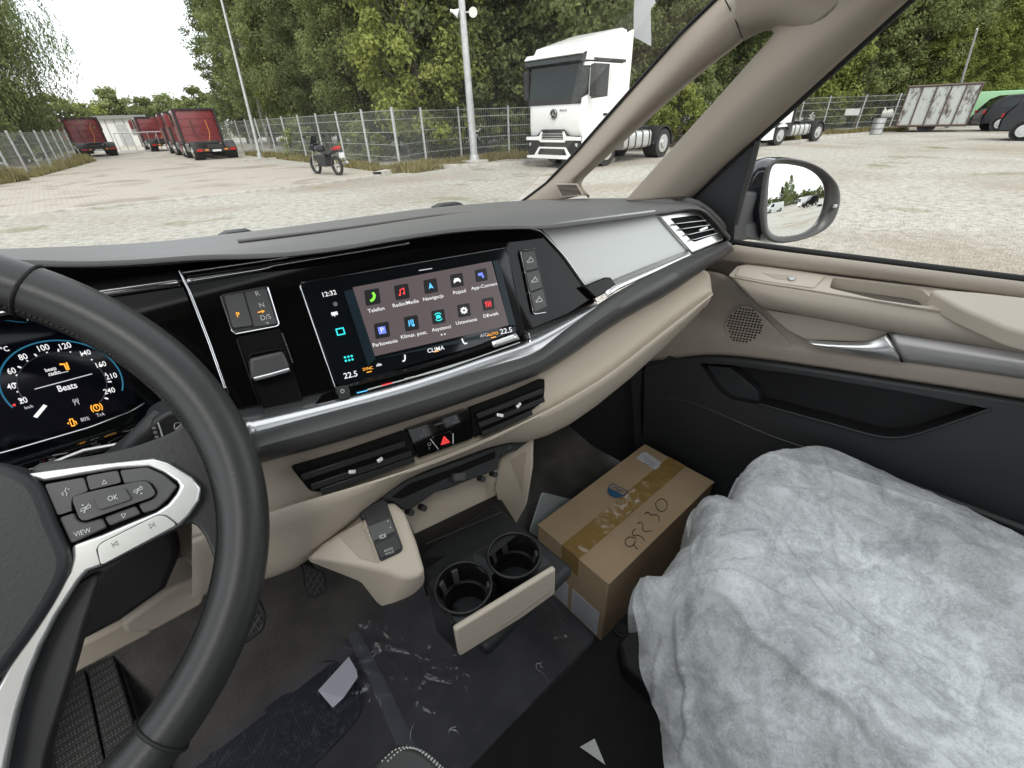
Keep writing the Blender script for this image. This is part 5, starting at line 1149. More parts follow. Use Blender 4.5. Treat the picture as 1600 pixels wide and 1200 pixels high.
trp = roundm(mp(At, [(1301, 434), (1428, 450), (1442, 454), (1460, 472), (1456, 478), (1432, 477), (1370, 468), (1296, 450)], 0), .007)
plate('armrest_top', mp(At, armrest_rows[0]+armrest_rows[1], 0), [trp], M['beige'], door, NA)
tinn = [p-NA*.022 for p in trp]
tray = mesh('armrest_tray', trp+tinn, [[i, (i+1) % len(trp), len(trp)+(i+1) % len(trp), len(trp)+i] for i in range(len(trp))]+[list(range(len(trp), 2*len(trp)))], M['beige'], door, smooth=40)
mesh('tray_floor', [p-NA*.0212 for p in trp], [list(range(len(trp)))], mat('tray_rubber', (.12, .105, .085), .8), tray)
prism('elbow_pad', roundm(mp(At, [(1446, 450), (1530, 456), (1620, 466), (1900, 506), (1900, 580), (1640, 528), (1580, 514), (1553, 502), (1500, 480)], .020), .02), -NA*.03, M['beige'], door, bevel=.008, seg=4)
# mid panel: concave recess, speaker field, beige band
m1 = [(1060, 420), (1120, 425), (1139, 433), (1162, 455), (1186, 480), (1260, 493), (1397, 519), (1500, 535), (1600, 552), (1900, 603)]
m4 = [(1000, 566), (1050, 560), (1112, 553), (1180, 559), (1280, 573), (1375, 588), (1480, 604), (1600, 623), (1900, 670)]
m2 = [(1040, 460), (1110, 465), (1140, 480), (1170, 495), (1215, 515), (1262, 533), (1400, 545), (1500, 556), (1600, 570), (1900, 618)]
m3 = [(1020, 520), (1090, 518), (1130, 520), (1180, 530), (1240, 545), (1300, 556), (1400, 567), (1500, 580), (1600, 594), (1900, 640)]
dl('mid_panel', [mp(D, m1, .01), mp(D, m2, .012), mp(D, m3, .03), mp(D, m4, .026)], M['beige2'], sub=4, smooth=60)
rc = [(1196, 484), (1262, 495), (1396, 520), (1386, 523), (1372, 531), (1349, 534), (1300, 532), (1262, 531), (1230, 515)]
prism('handle_recess', roundm(mp(D, rc, .0305), .006), -ND*.002, M['beige'], door, bevel=.0015)
hd = loft('door_handle', [mp(D, [(1259, 531), (1300, 534), (1349, 535), (1366, 530), (1384, 521)], .044), mp(D, [(1268, 538), (1310, 543), (1355, 545), (1380, 545), (1396, 541)], .054), mp(D, [(1277, 544), (1320, 551), (1360, 559), (1385, 562), (1409, 565)], .040)], M['silverw'], door, n=30, sub=4, thick=.003, smooth=60)
loft('trim_strip', [mp(D, [(1387, 521), (1399, 517), (1500, 533), (1600, 548), (1900, 598)], .036), mp(D, [(1397, 541), (1405, 540), (1500, 555), (1600, 570), (1900, 618)], .046), mp(D, [(1410, 565), (1420, 566), (1500, 577), (1600, 592), (1900, 638)], .034)], M['doorsilver'], door, n=40, sub=3, thick=.003, smooth=60)
tube('trim_gap', resample(mp(D, [(1386, 521), (1397, 542), (1410, 566)], .043), 10), .0016, M['pit'], door, seg=6)
# speaker grille: every hole its own small dark disc, joined
sg = prism('speaker_grille', roundm(mp(D, [(1131, 510), (1142, 488), (1157, 478), (1170, 478), (1186, 488), (1236, 538), (1234, 542), (1224, 543), (1150, 535), (1139, 531)], .0305), .006), -ND*.002, M['beige2'], door, bevel=.001)
ac = Acc(); 
for r_i in range(16):
    for c_i in range(24):
        a = 1128+c_i*5.0+(r_i % 2)*2.5+r_i*1.2; b = 474+r_i*4.4+c_i*.75
        dd = math.hypot((a-1160)/31, (b-508)/28)
        if dd < 1 and inside(a, b, [(1131, 510), (1142, 488), (1157, 478), (1170, 478), (1186, 488), (1236, 538), (1224, 543), (1150, 535), (1139, 531)], .93):
            c = D(a, b, .0318); k = .0019
            ac.add([c+V((0, math.cos(t*1.047)*1.5, math.sin(t*1.047)*1.1))*k for t in range(6)], [[0, 1, 2, 3, 4, 5]])
ac.make('grille_holes', M['pit'], sg, kind='stuff')
ac = Acc()
for r_i in range(6):
    for c_i in range(14):
        a = 1180+c_i*4.4+(r_i % 2)*2.2+r_i*1.5; b = 508+r_i*4.4+c_i*.9
        if math.hypot((a-1160)/31, (b-508)/28) > 1.08 and inside(a, b, [(1131, 510), (1142, 488), (1157, 478), (1170, 478), (1186, 488), (1236, 538), (1224, 543), (1150, 535), (1139, 531)], .93):
            c = D(a, b, .0315); k = .0011; ac.add([c+V((0, math.cos(t*1.57), math.sin(t*1.57)))*k for t in range(4)], [[0, 1, 2, 3]])
ac.make('grille_dimples', mat('dimple', (.17, .145, .115), .8), sg, kind='stuff')
# dark lower door
l1 = [(985, 575), (1050, 561), (1112, 555), (1180, 561), (1280, 575), (1375, 590), (1480, 606), (1600, 625), (1900, 672)]
l1b = [(985, 590), (1050, 570), (1112, 563), (1180, 569), (1280, 583), (1375, 598), (1480, 614), (1600, 633), (1900, 680)]
l2 = [(990, 640), (1080, 630), (1130, 633), (1180, 650), (1280, 676), (1375, 704), (1480, 712), (1600, 730), (1900, 790)]
l3 = [(995, 700), (1080, 690), (1180, 700), (1280, 735), (1375, 770), (1480, 790), (1600, 810), (1900, 880)]
l4 = [(1000, 800), (1080, 830), (1180, 880), (1280, 910), (1375, 940), (1480, 970), (1600, 1000), (1900, 1060)]
def rim_(px, o): return roundm(mp(D, px, o), .010)
pkp = [(1092, 567), (1140, 570), (1250, 585), (1400, 610), (1548, 639), (1480, 662), (1412, 684), (1372, 684), (1290, 660), (1190, 633), (1142, 624), (1122, 610)]
hole = rim_(pkp, .036)
plate('lower_panel', mp(D, l1b+l4[::-1], .036), [hole], M['doorblack'], door, ND)
dl('panel_edge', [mp(D, l1, .026), mp(D, l1b, .036)], M['doorblack'])
cpk = sum(hole, V())/len(hole)
inn = [p-ND*.058+V((0, 0, -.004)) for p in hole]
pk = mesh('door_pocket', hole+inn, [[i, (i+1) % len(hole), len(hole)+(i+1) % len(hole), len(hole)+i] for i in range(len(hole))]+[list(range(len(hole), 2*len(hole)))], mat('pocket_shade', (.011, .011, .012), .6), door, smooth=40)  # inside coloured darker than the door plastic, painting the shade of the recess
prism('pocket_divider', roundm(mp(D, [(1097, 570), (1140, 574), (1160, 590), (1185, 613), (1186, 630), (1146, 622), (1125, 608)], .012), .004), -ND*.03, M['doorblack'], pk, bevel=.002)
mesh('pocket_mat', [D(1188, 632, .030), D(1372, 683, .030), D(1372, 676, -.02), D(1192, 622, -.02)], [[0, 1, 2, 3]], mat('pocket_rubber', (.012, .011, .010), .9), pk)
tube('pocket_lip', resample(soft(mp(D, [(1186, 631), (1240, 646), (1320, 668), (1372, 683), (1412, 685), (1480, 663), (1548, 639)], .040), 1), 30), .0022, M['doorblack'], pk, seg=8)
for pl in ([(1010, 625), (1060, 622), (1110, 640), (1200, 680), (1260, 700)], [(1012, 690), (1025, 670), (1080, 660)]):
    tube('panel_crease', resample(soft(mp(D, pl, .036), 2), 30), .002, M['lip'], door, seg=6)
tube('door_gap', resample([D(1007, 562, .03), D(1004, 620, .04), D(1004, 700, .03)], 8), .004, M['pit'], door, seg=6)
# front kick panel
prism('kick_panel', [V((.985, .44, FL+.45)), V((.985, .80, FL+.45)), V((.985, 1.0, FL+.02)), V((.985, .40, FL+.02))], (.03, 0, 0), M['doorblack'], None, label='dark kick panel between the door and the passenger footwell', cat='trim panel')
# door glass
gp_ = mp(T, [(1145, 384), (1186, 215), (1430, -15), (1700, -200), (2300, -100), (2300, 520)], -.01); mesh('door_window', gp_, [list(range(6))], M['glass'], door)

# ================================================================== PILLARS
pil = thing('windscreen_pillar', 'beige trimmed front pillar split around a small triangular window', 'window pillar', tuple(T(930, 312)))
pa_out = [(815, 314), (852, 288), (876, 264), (900, 240), (983, 146), (1066, 52), (1121, -2), (1180, -60)]
pa_mid = [(868, 314), (885, 285), (905, 268), (935, 235), (985, 178), (1066, 93), (1125, 35), (1190, -30)]
pa_in = [(921, 308), (907, 291), (911, 280), (930, 262), (960, 235), (1010, 190), (1066, 140), (1115, 99), (1163, 63), (1205, 22)]
loft('pillar_trim', [mp(T, pa_out, -.02), mp(T, [(a-.0, b) for a, b in pa_out], .0), mp(T, pa_mid, .035), mp(T, [(a-6, b-4) for a, b in pa_in], .022), mp(T, pa_in, -.015)], M['pillar'], pil, n=50, sub=4, smooth=70, thick=.004, sm=1)
pb_l = [(978, 312), (1066, 214), (1140, 132), (1209, 56), (1215, 46), (1195, 30)]
pb_m = [(1020, 312), (1110, 216), (1200, 130), (1300, 45), (1340, 10), (1380, -40)]
pb_r = [(1080, 312), (1130, 262), (1182, 216), (1290, 118), (1423, -2), (1470, -45)]
loft('pillar_trim', [mp(T, pb_l, -.02), mp(T, [(a+5, b+1) for a, b in pb_l], .018), mp(T, pb_m, .04), mp(T, [(a-5, b-3) for a, b in pb_r], .02), mp(T, pb_r, -.02)], M['pillar'], pil, n=50, sub=4, smooth=70, thick=.004, sm=1)
loft('pillar_head', [mp(T, [(1163, 64), (1180, 54), (1196, 48), (1213, 47)], .0), mp(T, [(1150, 40), (1190, 25), (1230, 22), (1270, 40)], .033), mp(T, [(1150, -40), (1200, -60), (1300, -60), (1350, -30)], .036)], M['pillar'], pil, n=24, sub=4, smooth=70, thick=.004)
tube('roof_rail', resample([T(1290, -62), T(1350, -120), T(1400, -190), V((.87, -.02, CZ+.43)), V((.86, -.45, CZ+.45)), V((.86, -1.2, CZ+.45))], 20), .07, M['pillar'], pil, seg=14)
tube('pillar_seal', resample(mp(T, [(812, 317), (852, 287), (900, 237), (1066, 49), (1121, -5), (1160, -45)], .004), 50), .0035, M['seal'], pil, seg=8)
tube('pillar_seal', resample(mp(T, [(1080, 310), (1182, 217), (1290, 121), (1424, -2), (1480, -52)], -.002), 50), .0065, M['seal'], pil, seg=8)
tube('trim_joint', resample(mp(T, [(1133, 0), (1148, 28), (1160, 60)], .034), 12), .0011, M['seal'], pil, seg=6)
ql = [(921, 309), (908, 290), (912, 277), (1066, 138), (1163, 63), (1193, 51), (1211, 50), (1211, 55), (1066, 214), (982, 309)]
gp_ = mp(T, ql, -.014); mesh('quarter_window', gp_, [list(range(len(gp_)))], M['glass'], pil)
gv = prism('pillar_grille', roundm(mp(T, [(868, 287), (902, 287), (912, 306), (876, 308)], .036), .003), -NT*.002, M['beige'], pil, bevel=.0008)
prism('grille_mesh', roundm(mp(T, [(870, 289), (900, 289), (909, 304), (878, 306)], .0365), .002), -NT*.001, dotted('grille_mesh', (.10, .085, .07), (.25, .21, .17), 320), gv)
# mirror sail inside the door window's front corner
prism('mirror_sail', mp(T, [(1060, 330), (1083, 311), (1182, 221), (1172, 262), (1160, 300), (1148, 350), (1146, 386), (1110, 382), (1060, 350)], .002), -NT*.02, M['doorblack'], door, bevel=.002)
tube('sail_edge', resample(mp(T, [(1184, 219), (1174, 262), (1162, 300), (1150, 350)], .002), 20), .006, M['lip'], door, seg=8)

# ================================================================== WING MIRROR
wm = thing('wing_mirror', 'dark navy wing mirror reflecting parked white vans outside the passenger window', 'wing mirror', (1.30, .40, CZ-.45))
dv = ray(1250, 315).normalized(); rv = V((.40, -.915, .0)).normalized(); NM = (rv-dv).normalized(); PM = X(1250, 315, 1.30)
def Mi(px, py, o=0.0): return on(px, py, PM+NM*o, NM)
mo = [(1186, 330), (1190, 290), (1196, 262), (1204, 250), (1225, 246), (1258, 250), (1285, 262), (1302, 278), (1312, 292), (1314, 315), (1306, 342), (1290, 360), (1262, 373), (1225, 381), (1202, 378), (1190, 366)]
mi_ = [(1199, 330), (1201, 290), (1204, 262), (1212, 255), (1235, 256), (1262, 262), (1280, 273), (1291, 286), (1294, 305), (1289, 335), (1276, 355), (1256, 366), (1222, 371), (1206, 366), (1199, 355)]
ring_ = soft(mp(Mi, mo+[mo[0]], .006), 1)[:-1]; 
hb = mp(Mi, mo, .004); cH = sum(hb, V())/len(hb)
back1 = [cH+(p-cH)*1.04-NM*.04 for p in hb]; back2 = [cH+(p-cH)*.8-NM*.11 for p in hb]; back3 = [cH+(p-cH)*.3-NM*.135 for p in hb]
cl_ = lambda q, n_=64: resample(soft(q+[q[0]], 3), n_)
loft('mirror_housing', [cl_(hb), cl_(back1), cl_(back2), cl_(back3)], M['navy'], wm, rs=False, sub=4, smooth=70)
n1 = len(mo); iR = cl_(mp(Mi, mi_, -.004)); oR = cl_(mp(Mi, mo, .004)); tR = [a.lerp(b, .35)+NM*.006 for a, b in zip(oR, iR)]
loft('mirror_bezel', [oR, tR, iR, [p-NM*.012 for p in iR]], M['lip'], wm, rs=False, sub=3, smooth=60)
gR = cl_(mp(Mi, mi_, -.0035))[:-1]; gc = sum(gR, V())/63; RC = 1.15; vs = [gc-NM*0]; fs = []
for k in range(1, 13):
    for p in gR: q = gc+(p-gc)*(k/12); vs.append(q-NM*((q-gc).length**2/(2*RC)))
for j in range(63): fs.append([0, 1+j, 1+(j+1) % 63])
for k in range(11):
    for j in range(63): a = 1+k*63+j; b = 1+k*63+(j+1) % 63; fs.append([a, b, b+63, a+63])
mesh('mirror_glass', vs, fs, M['mirror'], wm, smooth=180)
prism('mirror_foot', [T(1140, 352, -.02), T(1160, 300, -.02), Mi(1197, 300, -.05), Mi(1200, 372, -.05), T(1145, 378, -.02)], (0, .05, 0), M['doorblack'], wm, bevel=.006)
prism('mirror_arm', [X(1146, 372, 1.09), X(1146, 350, 1.09), X(1205, 345, 1.27), X(1205, 378, 1.27)], (0, .06, 0), M['doorblack'], wm, bevel=.006)
box('indicator_lamp', tuple(Mi(1305, 322, .012)-V((.006, .003, .003))), tuple(Mi(1305, 322, .012)+V((.006, .003, .003))), M['print'], wm)

# ================================================================== WHITE TAG ON THE WINDSCREEN
def Wn(px, py, o=0.0): return Y(px, py, .62)
tg = mesh('hanging_paper_tag', [Wn(992, -12), Wn(1016, -12), Wn(1024, 4), Wn(1016, 14), Wn(1017, 72), Wn(990, 58), Wn(988, 20), Wn(1002, 66)][:6]+[Wn(990, 20)], [[0, 1, 2, 3, 6], [6, 3, 4, 5]], mat('tag_paper', (.42, .44, .46), .7), label='white paper tag hanging from the top of the windscreen', cat='paper tag')
tg.modifiers.new('solid', 'SOLIDIFY').thickness = .001
# ================================================================== GROUND
UP = V((0, 0, 1))
mesh('ground', [(-300, -300, 0), (500, -300, 0), (500, 500, 0), (-300, 500, 0)], [[0, 1, 2, 3]], M['gravel'], kind='structure')
lane = [G(-400, 375), G(0, 340), G(300, 311), G(480, 291), G(600, 274), G(626, 270), G(420, 257), G(372, 240), G(335, 226), V((14, 110, 0)), V((-6, 110, 0)), G(100, 250), G(0, 290), G(-400, 320)]
mesh('lane', [V((p.x, p.y, .004)) for p in lane], [list(range(len(lane)))], M['paving'], kind='structure')
def kerb(name, pl, wd, h, m, label=None):
    P = resample(pl, 40); vs = []; fs = []
    for i, p in enumerate(P):
        t = (P[min(39, i+1)]-P[max(0, i-1)]).normalized(); s = V((-t.y, t.x, 0))*wd/2
        vs += [p-s, p-s+UP*h, p+s+UP*h, p+s]
    for i in range(39):
        for j in range(3): a = i*4+j; fs.append([a, a+1, a+5, a+4])
    return mesh(name, vs, fs, m, kind='structure')
kerb('lane_kerb', [G(-400, 375), G(0, 340), G(300, 311), G(480, 291), G(600, 274)], .16, .05, M['conc'])
kerb('kerb', [G(590, 275), G(640, 264), G(740, 262), G(860, 255), G(960, 252)], .35, .13, M['conc'])
kerb('kerb', [G(1100, 236), G(1250, 222), G(1340, 212), G(1370, 208)], .35, .12, M['conc'])
# dry grass verge behind the kerb and along both fences
def blades(name, regions, n, h, m, label=None, cat=None, seed=1, kind='stuff'):
    rd = random.Random(seed); vs = []; fs = []
    for _ in range(n):
        a, b, wd = rd.choice(regions); t = rd.random(); p = V(a).lerp(V(b), t); d = (V(b)-V(a)).normalized(); s = V((-d.y, d.x, 0))
        p = p+s*rd.uniform(-wd, wd); hh = h*rd.uniform(.3, 1.2)*(.4+NZ.noise(p*.6)+.6); an = rd.uniform(0, 6.28); u = V((math.cos(an), math.sin(an), 0))*.035; k = len(vs); l = V((rd.uniform(-.12, .12), rd.uniform(-.12, .12), hh))
        vs += [p-u, p+u, p+l]; fs.append([k, k+1, k+2])
    return mesh(name, vs, fs, m, kind=kind)
gA, gB, gC, gD = G(627, 270), G(780, 247), G(960, 240), V((9.6, 24, 0))
gE = V((9.9, 36, 0))
blades('verge_grass', [(gA, gB, .7), (gB, gC, .9), (gA, gD, .4), (gD, gE, .5), (G(1150, 228), G(1260, 212), .8), (G(1260, 210), G(1400, 203), .9)], 22000, .24, M['grass'], seed=2)
blades('verge_grass', [(G(-100, 300), G(20, 283), .7), (G(20, 280), G(128, 253), .8)], 9000, .4, M['grass'], seed=3)

# ================================================================== FENCES
def panel_mesh(L, h):
    ac = Acc(); 
    for z in (.05, .45, .85, 1.25, 1.65, h-.03):
        ac.box((0, -.006, z), (L, .006, z+.02))
    n = int(L/.1)
    for i in range(n): x = L*(i+.5)/n; ac.box((x-.0035, -.002, .04), (x+.0035, .002, h))
    return ac
def fence(label, pts, h=1.95, step=2.5, grp=None):
    P = [V((p.x, p.y, 0)) for p in pts]; tot = sum((b-a).length for a, b in zip(P, P[1:])); n = max(2, round(tot/step)); R_ = resample(P, n+1)
    t = local('wire_fence', label, 'fence', tuple(R_[0])); base = R_[0]
    for i, p in enumerate(R_):
        a = Acc(); lean = V((random.uniform(-.03, .03), random.uniform(-.03, .03), h+.08)); q = p-base; a.bar(q, q+lean, .045, seg=6); a.bar(q+lean*.99, q+lean*.99+V((0, 0, .02)), .055, seg=6)
        mesh('post', a.v, a.f, M['steel'], t)
    for a, b in zip(R_, R_[1:]):
        d = b-a; key = round(d.length, 2)
        if key not in fence.c:
            ac = panel_mesh(d.length, h); me = bpy.data.meshes.new('wire_panel'); me.from_pydata([tuple(v) for v in ac.v], [], ac.f); me.materials.append(M['fence']); fence.c[key] = me
        o = bpy.data.objects.new('wire_panel', fence.c[key]); o.location = a-base; o.rotation_euler = (0, 0, math.atan2(d.y, d.x)); put(o, t)
fence.c = {}
random.seed(4)
fence('grey wire mesh fence along the right side of the paved lane, by the motorcycle', [G(626, 268), V((9.6, 24, 0)), V((9.95, 35, 0)), V((10.5, 58, 0))])
fence('grey wire mesh fence behind the tall lamp pole and white truck', [G(626, 268), G(685, 253), G(776, 245), G(950, 236)])
fence('long grey wire fence at the wood edge between the truck and the rusty trailer', [G(960, 234), G(1100, 225), G(1260, 207), G(1380, 201), G(1440, 198)], step=2.6)
fence('leaning wire fence with close posts left of the lane', [G(-120, 310), G(20, 283), G(80, 268), G(125, 254)], h=1.75, step=1.9)

# ================================================================== TREES
def leafset(rd, centers, per, size, squash=.8, droop=0):
    vs = []; fs = []
    for c, r in centers:
        for _ in range(per):
            d = V((rd.gauss(0, 1), rd.gauss(0, 1), rd.gauss(0, 1))).normalized()*r*(rd.random()**.45); d.z *= squash
            p = c+d; n = (d.normalized()+V((rd.uniform(-1, 1), rd.uniform(-1, 1), rd.uniform(-.3, 1.2)))).normalized()
            u = n.orthogonal().normalized(); u.rotate(Matrix.Rotation(rd.uniform(0, 6.28), 3, n)); v = n.cross(u); s = size*rd.uniform(.6, 1.35); k = len(vs)
            vs += [p-u*s, p-v*s*.55+n*s*.12, p+u*s, p+v*s*.55+n*s*.12]; fs.append([k, k+1, k+2, k+3])
    return vs, fs
def tree_proto(seed, h, rad, base, m, nclump=120, per=70, size=.11, bark='bark', tr=.16, squash=.8):
    rd = random.Random(seed); cl_ = []
    limbs = []
    for i in range(nclump):
        t = rd.random()**.8; z = base+(h-base)*t; prof = math.sin(math.pi*min(1, (t*.82+.16)))**.7; a = rd.uniform(0, 6.28); r = rad*prof*(rd.random()**.5)*rd.uniform(.75, 1.15)
        c = V((math.cos(a)*r, math.sin(a)*r, z)); cl_.append((c, rd.uniform(.35, .8)*rad/2.6)); limbs.append(c)
    vs, fs = leafset(rd, cl_, per, size, squash)
    me = bpy.data.meshes.new('crown'); me.from_pydata(vs, [], fs); me.materials.append(M[m])
    ac = Acc(); pts = [V((rd.uniform(-.12, .12)*i, rd.uniform(-.12, .12)*i, h*.92*i/6)) for i in range(7)]; pts[0] = V((0, 0, -.1))
    for i in range(6):
        r0, r1 = tr*(1-i/6.5), tr*(1-(i+1)/6.5); a, b = pts[i], pts[i+1]; t = (b-a).normalized(); u = t.orthogonal().normalized(); w_ = t.cross(u)
        ac.add([q+(u*math.cos(j*.785)+w_*math.sin(j*.785))*rr_ for q, rr_ in ((a, r0), (b, r1)) for j in range(8)], [[j, (j+1) % 8, 8+(j+1) % 8, 8+j] for j in range(8)])
    for c in limbs[::4]:
        z = max(base*.8, c.z-1.2); k = min(5, int(z/(h*.92)*6)); q = pts[k].lerp(pts[k+1], .5); ac.bar(q, c, .03, seg=3)
    mt = bpy.data.meshes.new('trunk'); mt.from_pydata([tuple(v) for v in ac.v], [], ac.f); mt.materials.append(M[bark])
    return me, mt
protos = {
 'a': tree_proto(1, 13, 3.0, 1.5, 'leaf', 260, 130, .095), 'b': tree_proto(2, 15, 2.8, 1.8, 'leafd', 270, 125, .09), 'c': tree_proto(3, 12, 2.8, .9, 'leafy', 230, 120, .1),
 'd': tree_proto(4, 16, 2.6, 3.0, 'leaf', 240, 120, .09, 'birch', .13), 'e': tree_proto(5, 17, 3.4, .8, 'leafd', 320, 120, .12),
 's': tree_proto(6, 2.6, 1.3, .2, 'leaf', 60, 70, .075, tr=.05), 't': tree_proto(7, 2.1, 1.2, .15, 'leafy', 60, 70, .07, tr=.05)}
def tree(kind, x, y, sc_, label, grp, name='leafy_tree', cat='tree'):
    me, mt = protos[kind]; t = local(name, label, cat, (x, y, 0), random.uniform(0, 6.28), grp); t.scale = (sc_, sc_, sc_*random.uniform(.92, 1.08))
    put(bpy.data.objects.new('trunk', mt), t); put(bpy.data.objects.new('crown', me), t); return t
random.seed(21)
lab = {'a': 'tall mid green leafy tree in the dense wood behind the wire fence', 'b': 'tall dark green tree in the dense wood behind the wire fence', 'c': 'yellow green bushy tree at the front of the wood', 'd': 'slender pale barked tree in the dense wood behind the fence', 'e': 'broad dark tree in the deep back of the wood'}
lab2 = {'a': 'mid green leafy tree', 'b': 'tall dark green tree', 'c': 'yellow green bushy tree', 'd': 'slender pale barked tree', 'e': 'broad dark tree'}
LMK = [(330, 'at the lane end'), (420, 'beside the thin leaning pole'), (500, 'left of the motorcycle'), (560, 'behind the motorcycle'), (640, 'at the fence corner'), (700, 'left of the speaker pole'), (770, 'behind the speaker pole'), (830, 'left of the tall white truck'), (980, 'behind the tall white truck'), (1060, 'left of the windscreen pillar'), (1180, 'past the small triangular window'), (1280, 'behind the second white truck'), (1400, 'left of the rusty trailer'), (1480, 'behind the rusty trailer'), (1540, 'behind the thin white pole'), (1620, 'above the dark cars'), (1e9, 'past the right picture edge')]
def rowline(pts, off, step, kinds, sc0=1.0, jit=.8, lo=0):
    P = [V((p.x, p.y, 0)) for p in pts]; tot = sum((b-a).length for a, b in zip(P, P[1:])); n = int(tot/step); R_ = resample(P, n+1)
    for i, p in enumerate(R_):
        t = (R_[min(n, i+1)]-R_[max(0, i-1)]).normalized(); s = V((-t.y, t.x, 0)); q = p+s*off+V((random.uniform(-jit, jit), random.uniform(-jit, jit), 0))
        if (q.x < 12.0+.02*q.y and q.y > 14) or math.hypot(q.x-12.5, q.y-15.7) < 2.6 or (q.x < 20 and q.y < 15.5): continue
        k = random.choice(kinds); cq = MB.transposed() @ (V((q.x, q.y, 3))-CAM); ppx = 800+FPX*cq.x/-cq.z if cq.z < -.5 else 2500
        lm = next(b for a, b in LMK if ppx < a); dep = 'front' if abs(off) < 4 else ('middle' if abs(off) < 9 else 'back')
        tree(k, q.x, q.y, sc0*random.uniform(.82, 1.15), f'{lab2[k]} in the {dep} of the wood {lm}', 'trees of the wood behind the fence')
edgeL = [V((11.5, 62, 0)), V((10.3, 46, 0)), V((9.95, 35, 0)), V((9.6, 24, 0)), G(626, 268)]
edgeR = [G(626, 268), G(685, 253), G(776, 245), G(950, 236), G(1100, 225), G(1260, 207), G(1380, 201), G(1440, 198), V((56, 3, 0)), V((68, -6, 0)), V((80, -16, 0))]
rowline(edgeL[1:], 2.9, 2.8, 'adbac', .82); rowline(edgeL, 5.5, 3.4, 'abde', .95); rowline(edgeL, 9.5, 3.6, 'e', 1.05)
rowline(edgeR[:5], 2.8, 2.9, 'aacad', .8); rowline(edgeR[:5], 6.2, 3.2, 'abde', .95); rowline(edgeR[:5], 10, 3.4, 'e', 1.1); rowline(edgeR[:5], 15, 3.4, 'e', 1.25)
rowline(edgeR[4:], 3.0, 3.4, 'acabc', .95); rowline(edgeR[4:], 7.5, 3.8, 'abea', 1.15); rowline(edgeR[4:], 13, 4.6, 'ebae', 1.35)
rowline([V((30, 30, 0)), V((60, 20, 0)), V((90, 0, 0))], 0, 5, 'be', 1.6)
for px, py, k, s in ((660, 247, 's', .55), (700, 250, 't', .7), (800, 244, 's', .8), (590, 255, 't', .5), (1140, 218, 't', 1.3), (1090, 228, 's', 1.2), (1300, 203, 's', 1.1), (500, 252, 's', .6), (440, 248, 's', .7), (1010, 236, 't', 1.2), (1060, 232, 't', 1.3)):
    p = G(px, py)
    if px in (500, 440): p = V((9.5, 20 if px == 500 else 27, 0))
    tree(k, p.x+.7, p.y+.9, s, 'low leafy shrub growing through the wire fence', 'shrubs along the wire fence', 'shrub', 'shrub')
# young yellow-green growth at the right, in front of the wood
for px, py, s in ((1480, 197, .55), (1520, 196, .5), (1560, 195, .6), (1600, 194, .6), (1370, 199, .5), (1330, 202, .42)):
    p = G(px, py); tree('c', p.x+1, p.y+1.5, s, 'young yellow green tree behind the rusty trailer', 'young trees beyond the trailer')
# left side: dark shrubs behind the leaning fence and the weeping tree
for px, py, k, s in ((-60, 285, 's', 1.5), (10, 270, 's', 1.5), (30, 260, 's', 1.9), (55, 256, 's', 1.8), (80, 252, 's', 1.9), (100, 250, 's', 1.5), (118, 250, 's', .9)):
    p = G(px, py); tree(k, p.x-1.0, p.y+.6, s, 'dark leafy shrub behind the leaning left fence', 'shrubs behind the left fence', 'shrub', 'shrub')
def weeping(seed, h, rad):
    rd = random.Random(seed); vs = []; fs = []; ac = Acc()
    pts = [V((0, 0, -.1)), V((.15, 0, 2.2)), V((-.1, .1, 4.5)), V((.2, 0, 7)), V((0, 0, 9.5))]
    for i in range(4):
        a, b = pts[i], pts[i+1]; ac.bar(a, b, .3-.06*i, seg=8)
    for _ in range(95):
        z0 = rd.uniform(2.4, h-1.0); a = rd.uniform(0, 6.28); L = rad*rd.uniform(.45, 1.1); s = V((0, 0, z0)); e = s+V((math.cos(a)*L, math.sin(a)*L, rd.uniform(.5, 1.7)))
        prev = s
        for k in range(1, 6):
            q = s.lerp(e, k/5); q.z -= (k/5)**2*.9; ac.bar(prev, q, .05*(1-k/7), seg=3); prev = q
            if k > 1:
                for _s in range(9):
                    st = q+V((rd.gauss(0, .35), rd.gauss(0, .35), rd.uniform(-.1, .3))); ln = rd.uniform(.7, 2.3)
                    sway = V((rd.uniform(-.12, .12), rd.uniform(-.12, .12), 0))
                    for j in range(int(ln/.085)):
                        p = st+sway*j*.08+V((rd.gauss(0, .05), rd.gauss(0, .05), -j*.085)); n = V((rd.gauss(0, 1), rd.gauss(0, 1), .3)).normalized(); u = (V((0, 0, -1))+V((rd.gauss(0, .6), rd.gauss(0, .6), 0))).normalized(); v = n.cross(u).normalized(); c = len(vs)
                        vs.extend([p-u*.09, p-v*.028, p+u*.09, p+v*.028]); fs.append([c, c+1, c+2, c+3])
    me = bpy.data.meshes.new('crown'); me.from_pydata(vs, [], fs); me.materials.append(M['leafd']); mt = bpy.data.meshes.new('trunk'); mt.from_pydata([tuple(v) for v in ac.v], [], ac.f); mt.materials.append(M['bark']); return me, mt
protos['w'] = weeping(9, 11, 3.6)
p = G(52, 258); tree('w', p.x-.5, p.y, 1.2, 'weeping tree with drooping branches left of the lane', None, 'weeping_tree')
p = G(-30, 262); tree('w', p.x, p.y, 1.2, 'second weeping tree at the far left beyond the leaning fence', None, 'weeping_tree')
# far trees closing the lane
for i in range(30):
    tree(random.choice('sst'), -14+i*1.7, 105+random.uniform(-8, 8), random.uniform(2.0, 2.9), 'distant small tree above the white hall at the lane end', 'distant trees beyond the gate')

